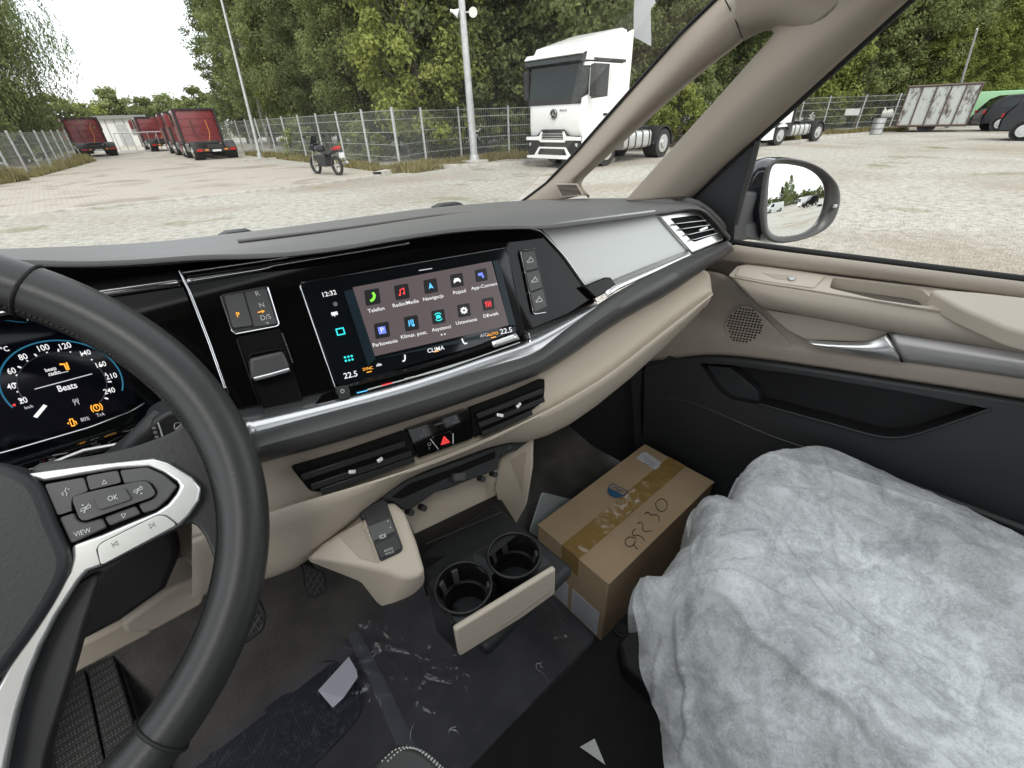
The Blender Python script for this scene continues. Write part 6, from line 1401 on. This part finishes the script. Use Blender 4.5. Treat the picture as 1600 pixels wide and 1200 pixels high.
# ================================================================== LAMP POLES
def pole(label, base, top, r0, r1, speakers=True, name='lamp_pole', hs=4.75):
    t = local(name, label, 'pole', tuple(base)); d = V(top)-V(base); ac = Acc(); n = 10
    ac.cyl(d*.5, d, r0, d.length, 16, r2=r1); ac.make('pole_shaft', M['steel'], t, smooth=60)
    ac = Acc(); ac.cyl((0, 0, .18), UP, r0*1.6, .36, 12, r2=r0*1.1); ac.cyl((0, 0, .02), UP, r0*2.4, .05, 8); ac.make('pole_base', M['steel'], t)
    if speakers:
        for s in (1, -1):
            ax = V((-.55*s+.1, -.75, -.35)).normalized(); c = V((.30*s*.62, -.30*s*.78, hs)); ac = Acc(); ac.cyl(c, ax, .05, .22, 14, r2=.15); ac.cyl(c-ax*.14, ax, .05, .10, 10); ac.bar(c, V((0, 0, hs-.02)), .018)
            ac.make('horn_speaker', M['white'], t, smooth=50)
    return t
b = G(742, 257); pole('tall grey steel pole with two white horn speakers by the kerb', b, b+V((-.05, .1, 8.4)), .15, .09)
box('pole_footing', (b.x-.4, b.y-.4, 0), (b.x+.4, b.y+.4, .16), M['conc'], None, bevel=.03, label='square concrete block at the foot of the speaker pole', cat='footing')
b = G(408, 251); pole('thin pale pole leaning above the lane fence, left of the wood', b, Y(344, -8, b.y+.1), .085, .05, False)
ac = Acc(); ac.box((b.x-.9, b.y-.35, 0), (b.x+.7, b.y-.2, .12)); ac.make('kerb_block', M['conc'], None, label='pale concrete block lying at the lane fence foot', cat='concrete block')
b = G(1480, 203); b = V((b.x+2.6, b.y*1.07, 0)); pole('thin white pole behind the rusty trailer', b, Y(1527, 45, b.y-.05), .07, .045, False)

# ================================================================== TRUCKS
def rrect(x0, x1, y0, y1, r, z, k=4):
    pts = []
    for cx, cy, a0 in ((x1-r, y1-r, 0), (x0+r, y1-r, 90), (x0+r, y0+r, 180), (x1-r, y0+r, 270)):
        for i in range(k+1): a = math.radians(a0+90*i/k); pts.append(V((cx+r*math.cos(a), cy+r*math.sin(a), z)))
    return pts
def stack(name, rings, m, t, cap=True, sm=40):
    n = len(rings[0]); vs = [p for r in rings for p in r]; fs = []
    for i in range(len(rings)-1):
        for j in range(n): fs.append([i*n+j, i*n+(j+1) % n, (i+1)*n+(j+1) % n, (i+1)*n+j])
    if cap: fs += [list(range(n))[::-1], [(len(rings)-1)*n+j for j in range(n)]]
    return mesh(name, vs, fs, m, t, smooth=sm)
def wheel(t, x, y, r=.5, w_=.32, dual=False, rim='alu'):
    s = 1 if y > 0 else -1
    e = bpy.data.objects.new('wheel', None); e.location = (0, 0, 0); put(e, t)
    ac = Acc(); ac.cyl((x, y-s*w_/2, r), (0, 1, 0), r, w_, 28)
    mesh('tyre', ac.v, ac.f, M['tyre'], e, smooth=40)
    ac = Acc(); ac.cyl((x, y+s*.005, r), (0, 1, 0), r*.62, .02, 24); ac.cyl((x, y+s*.03, r), (0, 1, 0), r*.3, .07, 16)
    for i in range(10): a = i*.628; ac.cyl((x+math.cos(a)*r*.44, y+s*.018, r+math.sin(a)*r*.44), (0, 1, 0), r*.07, .012, 6)
    mesh('rim', ac.v, ac.f, M[rim], e, smooth=40)
def tractor(label, loc, rz, paint, low=False, plate=False, group=None):
    t = local('tractor_unit', label, 'truck', loc, rz, group); Pn = M[paint]; hw = 1.24
    cab = [rrect(.12, 2.25, -hw, hw, .12, .95), rrect(.03, 2.25, -hw, hw, .2, 1.2), rrect(0, 2.25, -hw, hw, .24, 1.95), rrect(.03, 2.25, -hw, hw, .26, 2.1), rrect(.13, 2.25, -hw+.02, hw-.02, .26, 2.95)]
    if low: cab += [rrect(.25, 2.22, -hw+.06, hw-.06, .26, 3.05), rrect(.5, 2.1, -hw+.2, hw-.2, .2, 3.12)]
    stack('cab_body', cab, Pn, t)
    if not low:
        R_ = []
        top0 = rrect(.12, 2.3, -hw+.02, hw-.02, .26, 3.0)
        def zt(p, f): q = p.copy(); q.z = 3.0+f*(.50+(p.x-.12)/2.2*.42); return q
        R_.append(top0); R_.append([V((p.x+.03, p.y*.985, 3.0+.55*(zt(p, 1).z-3.0))) for p in top0]); R_.append([V((max(p.x, .12)*1.0+.12*(1-(p.x-.12)/2.2), p.y*.95, zt(p, 1).z-.06)) for p in top0]); R_.append([V((p.x*.9+.28*(1-(p.x)/2.3)+.1, p.y*.86, zt(p, 1).z)) for p in top0])
        stack('roof_fairing', R_, Pn, t, sm=50)
        for s in (1, -1): prism('side_fairing', [V((2.0, s*hw*.99, 1.0)), V((2.42, s*hw*.99, 1.0)), V((2.42, s*hw*.99, 3.86)), V((2.0, s*hw*.97, 3.72))], (0, -s*.04, 0), Pn, t)
        for s in (1, -1): prism('roof_moulding', [V((.45, s*(hw+.0), 2.99)), V((2.1, s*(hw+.0), 2.99)), V((2.1, s*(hw+.0), 3.06)), V((.45, s*(hw+.0), 3.06))], (0, -s*.03, 0), M['blackp'], t)
    wsx = lambda z: .0+(z-2.05)*.115
    prism('windscreen', [V((wsx(2.05)-.012, -1.12, 2.02)), V((wsx(2.05)-.012, 1.12, 2.02)), V((wsx(2.95)-.012, 1.08, 2.97)), V((wsx(2.95)-.012, -1.08, 2.97))], (.03, 0, 0), M['carglass'], t)
    for s in (1, -1): prism('windscreen_side', [V((-.005+.0, s*1.12, 2.02)), V((.22, s*1.246, 2.12)), V((.26, s*1.24, 2.86)), V((.08, s*1.08, 2.86))], (.03, -s*.03, 0), M['carglass'], t)
    prism('screen_base', [V((-.02, -1.15, 1.88)), V((-.02, 1.15, 1.88)), V((-.012, 1.14, 2.04)), V((-.012, -1.14, 2.04))], (.03, 0, 0), M['blackp'], t)
    if not low:
        prism('sun_visor', [V((.05, -1.2, 2.93)), V((-.13, -1.2, 2.98)), V((-.06, -1.2, 3.18)), V((.14, -1.2, 3.2))], (0, 2.4, 0), M['carglass'], t)
        prism('visor_trim', [V((-.1, -1.21, 3.13)), V((-.14, -1.21, 3.15)), V((.0, -1.21, 3.27)), V((.16, -1.21, 3.25))], (0, 2.42, 0), Pn, t)
        ac = Acc(); ac.cyl((-.012, .0, 1.62), (1, 0, 0), .15, .03, 28); mesh('badge_disc', ac.v, ac.f, M['blackp'], t, smooth=40)
        ac = Acc()
        for k in range(3):
            a = math.radians(90+120*k); c = V((-.032, 0, 1.62)); u = V((0, math.cos(a), math.sin(a))); v = V((0, -math.sin(a), math.cos(a))); ac.add([c+u*.125, c+v*.02, c-u*.02, c-v*.02], [[0, 1, 2, 3]])
        ringp = [V((-.032, math.cos(i*.2618)*.13, 1.62+math.sin(i*.2618)*.13)) for i in range(24)]
        for i in range(24): ac.bar(ringp[i-1], ringp[i], .009)
        mesh('badge_star', ac.v, ac.f, M['alu'], t)
        # front right of badge (picture right is -y): model lettering
        ac = Acc()
        cu_key = 'Actros'; text(cu_key, lambda a, b, o=0.0: V((-.012, -a*.01, 1.72-b*.01)), 42, 0, 8, 0, M['blackp'], t, V((-1, 0, 0)), o=0, name='model_lettering', bold=.01)
    # bumper
    bp_ = [rrect(.0, .9, -hw-.01, hw+.01, .14, .34), rrect(-.06, .9, -hw-.01, hw+.01, .2, .5), rrect(-.05, .9, -hw-.01, hw+.01, .2, .92)]
    stack('bumper', bp_, M['blackp'] if not low else Pn, t)
    if not low:
        yb = lambda pts, o, m, nm: prism(nm, [V((-.07-o, y_, z_)) for y_, z_ in pts], (.03, 0, 0), m, t, bevel=.006)
        yb([(-1.2, .92), (1.2, .92), (1.2, 1.0), (.75, 1.0), (.5, 1.18), (-.5, 1.18), (-.75, 1.0), (-1.2, 1.0)], -.03, M['blackp'], 'grille_top')
        yb([(-1.24, .86), (-.62, .86), (-.55, .80), (.55, .80), (.62, .86), (1.24, .86), (1.24, .96), (.62, .98), (.52, 1.12), (.46, 1.12), (.5, .88), (-.5, .88), (-.46, 1.12), (-.52, 1.12), (-.62, .98), (-1.24, .96)], .0, Pn, 'bumper_trim')
        yb([(-1.22, .30), (1.22, .30), (1.22, .38), (.85, .40), (.62, .66), (-.62, .66), (-.85, .40), (-1.22, .38)], .0, Pn, 'bumper_spoiler')
        yb([(-.68, .42), (.68, .42), (.56, .61), (-.56, .61)], .006, M['blackp'], 'lower_grille')
        for z_ in (.90, .97, 1.04): yb([(-.46, z_), (.46, z_), (.46, z_+.025), (-.46, z_+.025)], .006, M['steel'], 'grille_bar')
        for s in (1, -1):
            prism('headlight', [V((-.045, s*.98, .62)), V((.06, s*1.262, .60)), V((.10, s*1.262, .82)), V((-.045, s*.98, .84))], (.06, -s*.02, 0), M['carglass'], t)
            box('lamp_reflector', (-.055, s*1.06-.05, .68), (-.04, s*1.06+.05, .78), M['alu'], t)
            for z_ in (.42, .78): box('cab_step', (.55, min(s*1.0, s*1.255), z_-.02), (1.2, max(s*1.0, s*1.255), z_+.02), M['alu'], t)
        prism('bumper_corner', [V((.0, -1.252, .5)), V((.5, -1.262, .5)), V((.5, -1.262, .95)), V((.0, -1.252, .95))], (0, .02, 0), Pn, t)
    for s in (1, -1):
        prism('side_window', [V((.42, s*1.246, 2.08)), V((1.18, s*1.246, 2.12)), V((1.2, s*1.236, 2.85)), V((.5, s*1.236, 2.85))], (0, -s*.02, 0), M['carglass'], t)
        prism('window_surround', [V((.36, s*1.243, 2.0)), V((1.22, s*1.243, 2.06)), V((1.25, s*1.232, 2.92)), V((.44, s*1.232, 2.92))], (0, -s*.02, 0), M['blackp'], t)
        tube('door_seam', [V((1.32, s*1.245, 1.05)), V((1.32, s*1.245, 2.9))], .006, M['steel'], t, seg=4)
        box('door_grip', (1.05, min(s*1.235, s*1.262), 1.52), (1.25, max(s*1.235, s*1.262), 1.6), M['blackp'], t)
        mx = box('side_mirror', (.16, min(s*1.32, s*1.58), 2.05), (.30, max(s*1.32, s*1.58), 2.88), M['blackp'] if not low else Pn, t, bevel=.03)
        tube('mirror_bracket', [V((.25, s*1.2, 2.8)), V((.23, s*1.45, 2.86))], .02, M['blackp'], t, seg=6)
        prism('wheel_arch', [V((.75, s*1.25, .95))]+[V((1.42+.66*math.cos(math.radians(a)), s*1.25, .52+.62*math.sin(math.radians(a)))) for a in range(145, 20, -15)]+[V((2.2, s*1.25, .95)), V((2.2, s*1.25, 1.15)), V((.75, s*1.25, 1.15))], (0, -s*.3, 0), M['blackp'], t)
        wheel(t, 1.42, s*1.22); wheel(t, 5.05, s*1.24, w_=.6)
        ac = Acc()
        arc = [(5.05+.62*math.cos(math.radians(a)), .5+.62*math.sin(math.radians(a))) for a in range(0, 181, 15)]
        vs = []; fs = []
        for i, (a, b) in enumerate(arc): vs += [V((a, s*.62, b)), V((a, s*1.26, b)), V((a, s*1.26, b-.06))]
        for i in range(len(arc)-1): fs += [[i*3, i*3+1, i*3+4, i*3+3], [i*3+1, i*3+2, i*3+5, i*3+4]]
        mesh('mudguard', vs, fs, M['blackp'], t, smooth=60).modifiers.new('s', 'SOLIDIFY').thickness = .02
        if not low or s:
            stack('fuel_tank', [[V((x_, p.x, p.y)) for p in rrect(min(s*.62, s*1.2), max(s*.62, s*1.2), .42, 1.0, .14, 0)] for x_ in (2.45, 4.2)], M['alu'], t)
            for x_ in (2.7, 3.15, 3.6, 4.05): stack('tank_strap', [[V((x_+d, p.x, p.y)) for p in rrect(min(s*.61, s*1.215), max(s*.61, s*1.215), .405, 1.015, .15, 0)] for d in (0, .05)], M['blackp'], t)
    box('chassis', (1.0, -.42, .65), (6.0, .42, .92), M['blackp'], t)
    box('fifth_wheel', (4.4, -.45, .95), (5.3, .45, 1.12), M['blackp'], t, bevel=.03)
    box('deck_plate', (2.5, -.5, .93), (4.2, .5, 1.0), M['steel'] if not low else M['blackp'], t)
    box('rear_bar', (5.85, -1.15, .5), (6.0, 1.15, .72), M['blackp'], t)
    for s in (1, -1):
        box('tail_lamp', (6.0, s*.95-.17, .54), (6.03, s*.95+.17, .68), M['tail'], t); box('marker_lamp', (6.0, s*.55-.1, .56), (6.03, s*.55+.1, .66), M['orange'], t)
    box('number_plate', (6.0, -.25, .5), (6.03, .25, .62), M['print'], t)
    if low:
        box('rear_frame', (2.25, -1.26, .95), (2.34, -1.12, 3.1), M['blackp'], t); box('rear_frame', (2.25, 1.12, .95), (2.34, 1.26, 3.1), M['blackp'], t); box('rear_frame', (2.25, -1.24, 3.04), (2.36, 1.24, 3.14), M['blackp'], t)
        for y_ in (-.4, .5): tube('air_line', [V((2.3, y_, 2.4)), V((2.5, y_, 1.6)), V((2.8, y_*.5, 1.0))], .02, M['orange'] if y_ > 0 else M['blackp'], t, seg=5)
        for z_ in (1.5, 2.0, 2.5): box('wall_rib', (2.25, -1.1, z_), (2.275, 1.1, z_+.04), M['redp'], t)
    return t
F3 = (12.75, 11.55)
tractor('white tall cab truck standing behind the kerb near the speaker pole', (12.75, 11.55, 0), 0, 'white')
tractor('second white truck partly hidden behind the door pillar', (24.1, 9.85, 0), math.radians(-10.6), 'white', True).scale = (.9, .86, .80)
def redat(px, py, rz, label):
    p = G(px, py); a = math.radians(rz); d = V((-math.cos(a), -math.sin(a), 0))*6.0*.92
    t = tractor(label, (p.x+d.x, p.y+d.y, 0), a, 'redp', True, group='red trucks parked along the lane'); t.scale = (.92, .92, .86)
redat(344, 249, -93, 'nearest red truck at the right edge of the lane, seen from behind')
redat(322, 244, -93, 'red truck parked second in the right row of the lane')
redat(307, 241, -93, 'red truck third in the right row, mostly hidden by its neighbours')
redat(264, 236, -90, 'far red truck standing apart by the wire gate')
redat(160, 245, -87, 'nearest red truck on the left side of the lane')
redat(124, 242, -87, 'red truck behind the shrubs at the lane left edge')

# ================================================================== GATE, HALL
g0, g1 = G(190, 238), G(268, 236); gt = local('lane_gate', 'pale steel frame gate closing the far end of the lane', 'gate', tuple(g0)); d = g1-g0; ac = Acc()
for z in (.1, 1.5): ac.bar(UP*z, d+UP*z, .035)
for k in range(7): ac.bar(d*k/6+UP*.1, d*k/6+UP*1.5, .03)
ac.bar(d*.66+UP*.1, d*.85+UP*1.5, .03); ac.make('gate_frame', M['steel'], gt)
hx0, hx1, hz = Y(166, 215, 80).x, Y(236, 215, 80).x, Y(200, 185, 80).z
hl = local('industrial_hall', 'white low industrial hall with grey roof edge beyond the gate', 'building', (hx0, 80, 0)); hw_ = hx1-hx0
box('wall', (0, 0, 0), (hw_, 14, hz), M['bldg'], hl); box('roof', (-.3, -.4, hz), (hw_+.3, 14.4, hz+.35), M['roofg'], hl)
for i in range(5): box('wall_panel_joint', (.5+i*hw_/5, -.03, 0), (.58+i*hw_/5, 0, hz-.1), M['roofg'], hl)
box('hall_door', (hw_*.3, -.06, 0), (hw_*.55, 0, hz*.8), M['steel'], hl); box('window_band', (hw_*.62, -.05, 1.2), (hw_*.96, 0, hz*.85), M['roofg'], hl)

# ================================================================== MOTORCYCLE
p = G(530, 274); mc = local('motorcycle', 'dark motorcycle with red tail parked by the lane fence', 'motorcycle', tuple(p), math.radians(100))
for x_, nm in ((0, 1), (1.35, 0)):
    e = bpy.data.objects.new('wheel', None); put(e, mc); ringc = [V((x_+.27*math.cos(i*.2618), 0, .31+.27*math.sin(i*.2618))) for i in range(24)]
    tube('tyre', ringc, .055, M['tyre'], e, seg=8, closed=True); ac = Acc(); ac.cyl((x_, 0, .31), (0, 1, 0), .06, .14, 12)
    for i in range(6): ac.bar((x_, 0, .31), (x_+.24*math.cos(i*1.047), 0, .31+.24*math.sin(i*1.047)), .012)
    mesh('rim', ac.v, ac.f, M['alu'], e)
stack('fuel_tank', [[V((x_, y_*s, z0+z_*s)) for y_, z_ in [(.16*math.cos(k*.785), .13*math.sin(k*.785)) for k in range(8)]] for x_, z0, s in ((.62, .80, .5), (.75, .84, 1), (.95, .86, 1.05), (1.1, .84, .6))], M['carblk'], mc)
prism('seat', [V((-.1, -.12, .86)), V((.25, -.14, .76)), V((.66, -.12, .76)), V((.66, -.12, .70)), V((.2, -.12, .66)), V((-.15, -.1, .78))], (0, .25, 0), M['rubber'], mc, bevel=.02)
box('engine_block', (.45, -.17, .28), (.95, .17, .66), M['blackp'], mc, bevel=.03)
prism('tail_cowl', [V((-.35, -.09, .86)), V((.15, -.11, .70)), V((.1, -.11, .84)), V((-.3, -.08, .94))], (0, .19, 0), M['tail'], mc, bevel=.01)
tube('exhaust', [V((.8, -.2, .3)), V((.2, -.22, .28)), V((-.3, -.24, .42))], .05, M['alu'], mc); 
for s in (1, -1): tube('fork', [V((1.35, s*.1, .31)), V((1.12, s*.1, .98))], .022, M['alu'], mc); tube('handlebar', [V((1.1, 0, 1.0)), V((1.05, s*.3, 1.06)), V((.98, s*.38, 1.02))], .014, M['rubber'], mc); tube('mirror_stem', [V((1.05, s*.28, 1.05)), V((1.05, s*.36, 1.22))], .008, M['rubber'], mc); box('mirror', (1.03, s*.38-.06, 1.2), (1.06, s*.38+.06, 1.27), M['rubber'], mc)
box('number_plate', (-.42, -.1, .58), (-.40, .1, .74), M['print'], mc); prism('windshield', [V((1.2, -.13, .95)), V((1.2, .13, .95)), V((1.05, .1, 1.25)), V((1.05, -.1, 1.25))], (.01, 0, 0), M['carglass'], mc)
prism('front_cowl', [V((1.1, -.14, .75)), V((1.32, -.08, .85)), V((1.2, -.12, 1.0)), V((1.05, -.14, .95))], (0, .26, 0), M['carblk'], mc, bevel=.02)

# ================================================================== RUSTY TRAILER, DRUM
q0, q1 = G(1396, 207), G(1504, 206); t0 = local('rusty_trailer', 'long box trailer with flaking white and rust brown panels', 'trailer', (q0.x, q0.y, 0)); d = V((q1.x-q0.x, q1.y-q0.y, 0)); L = d.length; d.normalize(); s_ = V((-d.y, d.x, 0)); s_ = s_ if s_.dot(q0) > 0 else -s_
Ht = 2.25
for i in range(5):
    a, b = d*L*i/5+d*.03, d*L*(i+1)/5-d*.03; prism('side_panel', [a+UP*.35, b+UP*.35, b+UP*Ht, a+UP*Ht], s_*.06, M['rust'], t0, bevel=.01)
mesh('box_body', [s_*.05+UP*.36, d*L+s_*.05+UP*.36, d*L+s_*2.3+UP*.36, s_*2.3+UP*.36, s_*.05+UP*2.2, d*L+s_*.05+UP*2.2, d*L+s_*2.3+UP*2.2, s_*2.3+UP*2.2], [[0, 3, 2, 1], [4, 5, 6, 7], [0, 1, 5, 4], [1, 2, 6, 5], [2, 3, 7, 6], [3, 0, 4, 7]], M['rust'], t0)
mr = mat('rust_rail', (.11, .08, .07), .9)
for z in (.33, Ht): ac = Acc(); ac.bar(-d*.05+UP*z, d*(L+.05)+UP*z, .06); ac.make('rail', mr, t0)
for i in range(6): ac = Acc(); ac.bar(d*L*i/5+UP*.33-s_*.02, d*L*i/5+UP*Ht-s_*.02, .035); ac.make('rib', mr, t0)
for k in (.42, .5): ac = Acc(); ac.cyl(d*L*k+UP*.3+s_*.2, s_, .3, .2, 18); mesh('wheel', ac.v, ac.f, M['tyre'], t0, smooth=40)
p = G(1367, 210); ac = Acc(); ac.cyl((0, 0, .42), UP, .3, .84, 20); o = local('steel_drum', 'dented steel drum left of the rusty trailer', 'drum', (p.x, p.y, 0)); ac.make('drum_body', M['steel'], o, smooth=50)
ac = Acc()
for z in (.01, .28, .56, .83): ac.cyl((0, 0, z), UP, .315, .025, 20)
ac.make('drum_hoop', M['blackp'], o)
for px, lb in ((1327, 'left white notice plate on the far wire fence'), (1337, 'right white notice plate on the far wire fence')):
    p = Y(px, 175, 8.6 if px < 1330 else 8.5); box('notice_plate', (p.x-.02, p.y-.2, p.z-.16), (p.x+.02, p.y+.2, p.z+.16), M['print'], None, label=lb, cat='sign')

# ================================================================== CARS AND VANS
def vehicle(name, label, cat, loc, rz, prof, glass, hw, paint, wheels, wr=.34, group=None, rim='alu', tum=.16, beltz=1.0):
    """side profile (x,z) of the body, tumblehome above the belt line"""
    t = local(name, label, cat, loc, rz, group); n = len(prof); ys = [-1, -.93, 0, .93, 1]; vs = []; fs = []
    def wy(f, z): 
        w_ = hw-(max(0, z-beltz)*tum); return f*w_
    rings = []
    for f in ys:
        ins = 0 if abs(f) < 1 else .035
        cx = sum(a for a, b in prof)/n; cz_ = sum(b for a, b in prof)/n
        rings.append([V((a+(cx-a)*ins, wy(f if abs(f) < 1 else f, b), b+(cz_-b)*ins*1.6)) for a, b in prof])
    stack('body', rings, M[paint], t, sm=35)
    for g in glass:
        for s in (1, -1): prism('window', [V((a, s*(hw-(max(0, b-beltz)*tum)+.004), b)) for a, b in g], (0, -s*.02, 0), M['carglass'], t)
    zs = None
    for i in range(n):       # sloping glass front and rear
        (a, b), (c, e) = prof[i], prof[(i+1) % n]
        if min(b, e) >= beltz-.05 and abs(e-b) > .28:
            m_ = .9; nx = V((e-b, 0, -(c-a))).normalized(); cx = sum(x for x, z in prof)/n; nx = nx if (nx.x*((a+c)/2-cx)) > 0 else -nx
            P = [V((a, -1, b)), V((a, 1, b)), V((c, 1, e)), V((c, -1, e))]
            for q in P: q.y *= (hw-max(0, q.z-beltz)*tum)*m_
            cc = sum(P, V())/4; prism('window', [cc+(q-cc)*.9+nx*.012 for q in P], -nx*.02, M['carglass'], t)
    for x_ in wheels:
        for s in (1, -1): wheel(t, x_, s*(hw+.005), r=wr, w_=.22, rim=rim); ac = Acc(); ac.cyl((x_, s*(hw-.04), wr), (0, 1, 0), wr*1.12, .09, 24); mesh('wheel_arch', ac.v, ac.f, M['blackp'], t, smooth=40)
    x0, x1 = min(a for a, b in prof), max(a for a, b in prof)
    for s in (1, -1): box('tail_lamp', (x0-.01, s*hw*.8-.12, .85), (x0+.05, s*hw*.8+.12, 1.0), M['tail'], t); box('headlight', (x1-.1, s*hw*.78-.15, .68), (x1-.005, s*hw*.78+.15, .84), M['alu'], t)
    return t
suv = [(0, .35), (-.05, .75), (.05, 1.05), (.35, 1.5), (.7, 1.66), (1.6, 1.7), (2.5, 1.62), (3.2, 1.12), (4.2, 1.0), (4.55, .75), (4.5, .32)]
sg_ = [[(.45, 1.15), (1.1, 1.12), (1.2, 1.55), (.75, 1.52)], [(1.18, 1.12), (2.05, 1.1), (2.0, 1.58), (1.28, 1.56)], [(2.12, 1.1), (3.0, 1.1), (2.45, 1.54), (2.08, 1.58)]]
vanp = [(0, .3), (0, 1.0), (.08, 1.8), (.3, 1.92), (3.6, 1.92), (4.3, 1.25), (5.0, 1.05), (5.1, .7), (5.05, .3)]
vg = [[(3.0, 1.15), (4.05, 1.15), (3.6, 1.72), (3.0, 1.75)]]
vg2 = vg+[[(.3, 1.15), (1.5, 1.15), (1.5, 1.7), (.35, 1.7)], [(1.65, 1.15), (2.85, 1.15), (2.85, 1.72), (1.65, 1.7)]]
p = G(1545, 218); vehicle('suv', 'black suv with silver wheels, nearest car at the right edge', 'car', (p.x, p.y-.2, 0), math.radians(-92), suv, sg_, .93, 'carblk', (.8, 3.6), .37)
p = G(1515, 209); vehicle('dark_hatchback', 'dark car with raised tailgate behind the black suv', 'car', (p.x+3.0, p.y+.2, 0), math.radians(-72), suv, sg_, .9, 'carblk', (.8, 3.6), .36)
p = G(1512, 204); vehicle('green_van', 'pale green van behind the rusty trailer', 'van', (p.x+7.5, p.y+1.5, 0), math.radians(-75), vanp, vg, .98, 'green', (.9, 4.0), .36)
p = G(1580, 204); vehicle('white_van', 'white van at the right picture edge above the black suv', 'van', (p.x+5, p.y-.5, 0), math.radians(-75), vanp, vg, .98, 'white', (.9, 4.0), .36)
# what the wing mirror shows: white vans and cars parked behind, and trees
random.seed(31)
base = V((1.3, .36, 0)); rdir = rv.copy()
side = V((-rdir.y, rdir.x, 0))
slots = [(-11, 'white_car', 'leftmost'), (-9, 'white_van', 'second from the left'), (-4, 'white_van', 'third from the left'), (1, 'white_van', 'fourth from the left'), (6, 'dark_pickup', 'dark'), (10.5, 'white_car', 'sixth from the left'), (15, 'white_van', 'rightmost')]
for i, (ss, nm, wh) in enumerate(slots):
    dd = 40+random.uniform(-2, 6); c = base+rdir*dd+side*ss; isv = nm == 'white_van'
    vehicle(nm, ('dark car among white ones' if nm == 'dark_pickup' else 'white parked '+('van, ' if isv else 'car, ')+wh)+' in the row that the wing mirror reflects', 'van' if isv else 'car', (c.x, c.y, 0), math.atan2(side.y, side.x)+math.radians(random.choice([150, 205, -30])), vanp if isv else suv, vg if isv else sg_, .98 if isv else .9, 'carblk' if nm == 'dark_pickup' else 'white', (.9, 4.0) if isv else (.8, 3.6), .35)
for k, px_, dd, s in (('d', -.055, 70, .62), ('a', -.085, 74, .66), ('d', -.035, 78, .5), ('b', -.11, 72, .45)):
    q = (rdir+side*px_).normalized()*dd; c = base+q; tree(k, c.x, c.y, s, 'tall tree left of centre in the wing mirror reflection', 'tall trees reflected in the wing mirror')
for i in range(34):
    q = (rdir+side*(-.34+i*.02)).normalized()*95; c = base+q; tree(random.choice('sst'), c.x, c.y, random.uniform(1.4, 2.1), 'small far tree on the horizon of the wing mirror reflection', 'trees reflected in the wing mirror')
